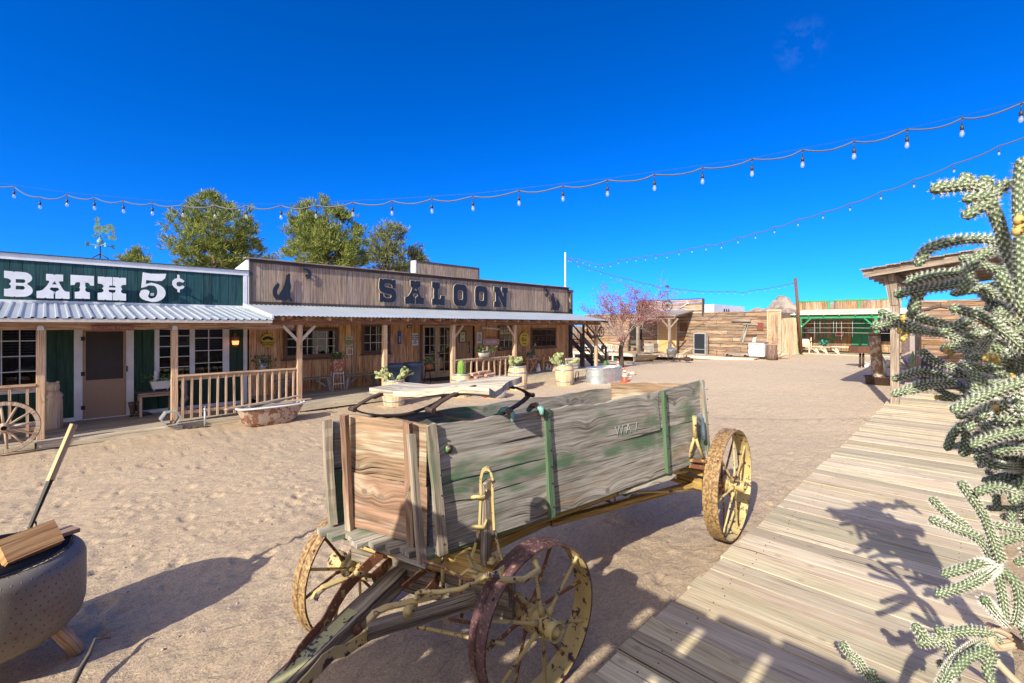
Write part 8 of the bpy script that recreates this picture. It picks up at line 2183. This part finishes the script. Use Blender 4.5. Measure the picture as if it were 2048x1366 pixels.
# ================================================================ CANE CACTI AT THE BOARDWALK'S RIGHT EDGE
t = NT('cane_cactus_skin'); uv = t.n('UVMap', uv_map='UVMap').outputs[0]; sp = t.n('SeparateXYZ', {0: uv})
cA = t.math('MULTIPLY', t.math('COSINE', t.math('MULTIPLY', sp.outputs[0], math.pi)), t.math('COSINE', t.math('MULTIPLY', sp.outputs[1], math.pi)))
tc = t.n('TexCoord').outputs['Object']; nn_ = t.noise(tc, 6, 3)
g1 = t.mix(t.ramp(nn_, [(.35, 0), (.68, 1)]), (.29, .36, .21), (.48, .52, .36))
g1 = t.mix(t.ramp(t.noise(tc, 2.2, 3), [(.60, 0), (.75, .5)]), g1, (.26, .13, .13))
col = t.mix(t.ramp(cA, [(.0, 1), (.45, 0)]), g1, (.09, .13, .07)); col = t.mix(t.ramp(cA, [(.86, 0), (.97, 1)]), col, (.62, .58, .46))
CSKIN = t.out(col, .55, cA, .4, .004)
CSPINE = plain('cactus_spines', (.86, .83, .76), .5, var=.1)
CFRUIT = plain('cactus_fruit', (.58, .42, .13), .6, var=.4, sc=40)
CWOOD = wood('dead_cane', (.26, .17, .11), (.52, .38, .27), (.66, .52, .40), vary=.1)
def smooth_path(P, step):
    P = [Vector(p) for p in P]; Q = [P[0] * 2 - P[1]] + P + [P[-1] * 2 - P[-2]]; out = []
    for i in range(1, len(Q) - 2):
        L = (Q[i + 1] - Q[i]).length; n = max(1, int(L / step))
        for k in range(n):
            u = k / n; a, b, c, d = Q[i - 1], Q[i], Q[i + 1], Q[i + 2]
            out.append(.5 * ((2 * b) + (c - a) * u + (2 * a - 5 * b + 4 * c - d) * u * u + (3 * b - a - 3 * c + d) * u ** 3))
    out.append(P[-1]); return out
crnd = random.Random(99)
def cane(mc, ms, P, r, spine=1.0, n=12, taper=True):
    Q = smooth_path(P, .0105); N = len(Q); vs = []; ref = Vector((0, 0, 1)); u0 = crnd.randint(0, 50) * 2
    tot = N
    for i, p in enumerate(Q):
        d = (Q[min(i + 1, N - 1)] - Q[max(i - 1, 0)]).normalized()
        if abs(d.dot(ref)) > .95: ref = Vector((1, 0, 0)) if abs(d.x) < .9 else Vector((0, 1, 0))
        a = (ref - d * ref.dot(d)).normalized(); b = d.cross(a); ref = a
        e = (N - 1 - i) * .0105; rr_ = r * (1 if e > r * 1.2 or not taper else math.sqrt(max(.02, 1 - (1 - e / (r * 1.2)) ** 2)))
        rr_ *= 1 + .09 * math.sin(i * .21 + u0)
        for k in range(n):
            th = 2 * math.pi * k / n; bump = 1.12 if (i + k) % 2 == 0 else .90; o = a * math.cos(th) + b * math.sin(th)
            vs.append(p + o * rr_ * bump)
            if e > r * .7 and (i + k) % 2 == 0 and (i // 1 + k) % 4 == 0 or (e > r * .7 and (i + k) % 2 == 0 and crnd.random() < 1):
                for _ in range(8):
                    sd = (o + d * crnd.uniform(-.7, .9) + (a * crnd.uniform(-.6, .6) + b * crnd.uniform(-.6, .6))).normalized(); L = crnd.uniform(.008, .017) * spine; w = d.cross(sd).normalized() * .0010; c = p + o * rr_ * 1.1
                    ms.add([c - w, c + w, c + sd * L], [(0, 1, 2)], [[(0, 0), (1, 0), (0, 1)]])
    fs = []; uvs = []
    for i in range(N - 1):
        for k in range(n): k2 = (k + 1) % n; fs.append((i * n + k, i * n + k2, (i + 1) * n + k2, (i + 1) * n + k)); uvs.append([(u0 + i, k), (u0 + i, k + 1), (u0 + i + 1, k + 1), (u0 + i + 1, k)])
    fs.append(tuple((N - 1) * n + k for k in range(n))); uvs.append([(.5, .5)] * n)
    mc.add(vs, fs, uvs, True)
def fruit(L_, p, r):
    m = MB(); L_.append(m)
    m.ell(p, (r, r, r * 1.1), n=9, m=6)
    for _ in range(14):
        d = Vector((crnd.gauss(0, 1), crnd.gauss(0, 1), crnd.gauss(0, 1) + .3)).normalized(); s = d.cross(Vector((.3, .2, .9))).normalized() * r * .35; m.quad(p + d * r * .6 - s, p + d * r * 1.6 - s * .3, p + d * r * 1.6 + s * .3, p + d * r * .6 + s)
LFT = Vector((-1, 1, 0)).normalized(); FWD = Vector((1, 1, 0)).normalized(); UPV = Vector((0, 0, 1))
def spawn(mc, ms, mf, P, count, r, L0, L1, up=.25, lv=0):
    Q = smooth_path(P, .05)
    for _ in range(count):
        c = Q[crnd.randint(0, max(1, int(len(Q) * (.72 if lv == 0 else .95)) - 1))]
        d = (LFT * crnd.uniform(-.1, 1.1) + FWD * crnd.uniform(-.8, .8) + UPV * crnd.gauss(up, .5)).normalized(); L = crnd.uniform(L0, L1); bend = (UPV * crnd.uniform(-.12, .2) + LFT * crnd.uniform(-.1, .1)) * L
        PP = [c, c + d * L * .5 + bend * .12, c + d * L + bend * .5]
        cane(mc, ms, PP, r * crnd.uniform(.8, 1.05))
        if crnd.random() < .05: fruit(mf, PP[-1], .012)
        if lv < 1 and crnd.random() < .6: spawn(mc, ms, mf, PP, crnd.randint(1, 2), r * .88, L0 * .6, L1 * .6, up, 1)
def plant(label, base, arms, singles, r, spawns, fruits=(), deads=()):
    t = root('cane_cactus', label, 'cactus', base)
    mc, ms, mf, md = MB(), MB(), [], MB()
    for A in arms: cane(mc, ms, [Vector(p) if len(p) == 3 and False else p for p in A[0]], A[1])
    for S in singles: cane(mc, ms, [hD(*p) for p in S], r)
    for P, c, L0, L1, up in spawns: spawn(mc, ms, mf, [hD(*p) for p in P], c, r * .95, L0, L1, up)
    for f in fruits: fruit(mf, hD(*f), .013)
    for dpts, rr_ in deads: md.tube(smooth_path([hD(*p) for p in dpts], .03), rr_, 9)
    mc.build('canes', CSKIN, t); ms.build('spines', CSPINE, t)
    for q in mf: q.build('fruit', CFRUIT, t)
    if md.v: md.build('dead_stems', CWOOD, t)
    return t
def dd(L, d): return [(a, b, d) for a, b in L]
# big plant: trunk out of frame on the right
def poly(pts): return [Vector(p) for p in pts]
M1 = dd([(2120, 720), (2045, 650), (1985, 605), (1940, 560), (1930, 525)], 2.15)
M2 = dd([(2120, 780), (2040, 730), (1975, 700), (1900, 672), (1850, 662), (1805, 657)], 2.3)
M3 = dd([(2120, 820), (2010, 775), (1930, 745), (1870, 722), (1840, 700)], 2.45)
M4 = dd([(2120, 860), (2040, 830), (1970, 800), (1901, 822)], 1.95)
M5 = dd([(2120, 900), (2020, 882), (1960, 850), (1922, 852)], 2.3)
M6 = dd([(2110, 640), (2050, 560), (2015, 500), (1995, 440), (1975, 400), (1963, 378)], 1.55)
M7 = dd([(2120, 690), (2060, 690), (1995, 690), (1940, 690), (1880, 700)], 2.6)
base = (3.75, -.38, 0)
T = [((3.75, -.38, -.1), (3.62, -.34, .7), (3.42, -.30, 1.3), (3.3, -.27, 1.9), (3.1, -.24, 2.3))]
arms = [([Vector(p) for p in T[0]], .05), ([Vector((3.42, -.30, 1.3)), hD(2120, 860, 2.1), hD(*M4[0])], .035), ([Vector((3.35, -.28, 1.8)), hD(2125, 700, 2.1), hD(2110, 640, 1.7)], .035), ([Vector((3.5, -.30, 1.1)), hD(2120, 900, 2.35)], .035), ([Vector((3.3, -.27, 1.9)), hD(2120, 750, 2.3)], .035)]
singles = [M1, M2, M3, M4, M5, M6, M7,
    dd([(2048, 600), (2044, 480), (2040, 400), (2050, 312)], 1.45),
    dd([(1963, 380), (1935, 372), (1900, 374), (1861, 379)], 1.55), dd([(1937, 374), (1932, 360), (1924, 345)], 1.55), dd([(1980, 392), (1955, 396), (1924, 398)], 1.5), dd([(1985, 405), (1950, 420), (1926, 437)], 1.5), dd([(1982, 395), (2000, 378), (2021, 362)], 1.55), dd([(1968, 385), (1975, 368), (1960, 352)], 1.55),
    dd([(2020, 500), (1990, 482), (1940, 479), (1895, 485), (1855, 500), (1832, 533)], 1.8), dd([(1940, 530), (1915, 545), (1862, 552), (1811, 566)], 2.0), dd([(1930, 560), (1900, 572), (1840, 580), (1788, 590)], 2.05), dd([(1845, 580), (1832, 600), (1822, 625)], 2.05), dd([(1985, 500), (1950, 520), (1932, 560), (1925, 590)], 1.95),
    dd([(1850, 662), (1805, 645), (1757, 621)], 2.3), dd([(1840, 664), (1790, 648), (1744, 655)], 2.32),
    dd([(1930, 660), (1890, 650), (1850, 640), (1815, 625)], 2.1), dd([(1960, 620), (1920, 650), (1880, 665)], 2.0),
    dd([(1905, 757), (1865, 746), (1835, 744), (1784, 760)], 2.5), dd([(1905, 765), (1860, 768), (1835, 772), (1783, 791)], 2.45), dd([(1860, 770), (1830, 780), (1800, 784)], 2.45),
    dd([(2060, 760), (2000, 780), (1950, 800), (1903, 824)], 1.75), dd([(1925, 850), (1905, 870), (1893, 902)], 2.3), dd([(1925, 850), (1932, 875), (1925, 914)], 2.3), dd([(2060, 860), (2010, 868), (1970, 880), (1940, 893)], 1.9), dd([(2070, 900), (2010, 898), (1985, 905)], 2.0),
    dd([(2060, 640), (2030, 600), (2010, 570), (2000, 540)], 1.7), dd([(2048, 700), (2000, 660), (1950, 630), (1900, 615)], 1.9)]
plant('huge spiny cane cactus reaching over the boardwalk from the right edge', base, arms, singles, .0182,
    [(M1, 9, .07, .18, .3), (M2, 18, .07, .18, .1), (M3, 22, .07, .18, .05), (M4, 20, .08, .20, .1), (M5, 20, .08, .18, -.1), (M7, 20, .08, .2, .1), (dd([(2060, 560), (2070, 640), (2070, 760), (2060, 860)], 2.0), 40, .12, .28, .15), (dd([(1960, 800), (2030, 860), (2080, 940)], 2.4), 12, .12, .26, .1), (dd([(2000, 880), (2060, 920), (2100, 1020)], 2.35), 22, .12, .24, 0)],
    [(1806, 636, 2.05), (1800, 663, 2.2), (1812, 670, 2.2), (1806, 678, 2.2), (1893, 700, 2.2), (1900, 706, 2.2), (1985, 714, 1.9), (1993, 722, 1.9), (1972, 716, 1.9), (2038, 440, 1.3), (2044, 452, 1.3), (2034, 462, 1.3), (1990, 815, 1.9)])
N_ = (1990, 1132, 2.3)
plant('lower cane cactus fanning long green fingers over the sunny planks', (3.55, -.42, 0),
    [([Vector((3.55, -.42, -.1)), Vector((3.5, -.30, .5)), hD(2040, 1235, 2.4)], .03)],
    [[N_, (1960, 1080, 2.3), (1900, 1055, 2.3), (1859, 1037, 2.3)], [(1965, 1085, 2.3), (1925, 1050, 2.35), (1890, 1025, 2.35), (1861, 995, 2.35)], [(2000, 1120, 2.25), (1980, 1065, 2.25), (1960, 1020, 2.25), (1919, 962, 2.25)],
     [N_, (1960, 1128, 2.2), (1920, 1140, 2.2), (1882, 1150, 2.2)], [N_, (1970, 1150, 2.15), (1930, 1172, 2.1), (1870, 1190, 2.1)], [N_, (2002, 1180, 2.3), (2010, 1238, 2.3)], [N_, (2030, 1165, 2.25), (2038, 1210, 2.25), (2028, 1250, 2.3)], [(2010, 1245, 2.35), (1990, 1225, 2.3), (1966, 1196, 2.25)],
     [(2070, 1000, 2.2), (2030, 985, 2.2), (1990, 975, 2.2), (1950, 985, 2.2)], [(2060, 960, 2.2), (2035, 975, 2.2), (2025, 1010, 2.2)], [(2080, 1060, 2.3), (2030, 1058, 2.3), (1985, 1050, 2.3)], [(2080, 1080, 2.3), (2040, 1075, 2.3), (1995, 1085, 2.3)],
     [(2090, 940, 2.4), (2040, 935, 2.3), (1985, 930, 2.2), (1950, 910, 2.2)], [(2090, 1130, 2.4), (2060, 1080, 2.4), (2050, 1000, 2.3), (2060, 900, 2.3)], [(2110, 1250, 2.5), (2095, 1180, 2.45), (2090, 1130, 2.4)]], .0185,
    [(dd([(2100, 1100), (2080, 1000), (2080, 920)], 2.3), 9, .14, .26, .1)])
plant('lowest cane cactus with bare tan stems in the bottom right corner', (3.2, -.38, 0),
    [([Vector((3.2, -.38, -.1)), Vector((3.1, -.30, .35)), hD(2080, 1330, 2.5)], .035)],
    [[(1985, 1268, 2.5), (1940, 1262, 2.5), (1895, 1268, 2.5), (1875, 1282, 2.5), (1834, 1285, 2.5)], [(1872, 1280, 2.5), (1850, 1275, 2.5), (1828, 1248, 2.5)], [(1890, 1275, 2.5), (1880, 1262, 2.5), (1872, 1254, 2.5)], [(1890, 1272, 2.5), (1900, 1300, 2.5), (1905, 1340, 2.5)], [(2000, 1280, 2.5), (1960, 1290, 2.5), (1920, 1315, 2.4), (1895, 1350, 2.3), (1870, 1400, 2.2)], [(1980, 1300, 2.3), (1930, 1320, 2.3), (1900, 1355, 2.3)],
     [(1985, 1310, 2.5), (1975, 1340, 2.45), (1990, 1380, 2.4)], [(1900, 1345, 2.5), (1885, 1330, 2.5), (1876, 1322, 2.5)],
     [(1830, 1420, 2.75), (1770, 1372, 2.8), (1735, 1350, 2.85), (1715, 1320, 2.85), (1696, 1305, 2.85), (1683, 1283, 2.85)], [(1740, 1352, 2.85), (1752, 1340, 2.85)], [(1705, 1312, 2.85), (1692, 1318, 2.85)]], .0215, [],
    deads=[([(2120, 1330, 2.5), (2050, 1292, 2.5), (2010, 1265, 2.5), (1978, 1252, 2.5)], .02), ([(2120, 1320, 2.5), (2040, 1288, 2.5), (1990, 1292, 2.5), (1975, 1268, 2.5)], .026), ([(2120, 1430, 2.5), (2040, 1370, 2.5), (1985, 1315, 2.5)], .019)])
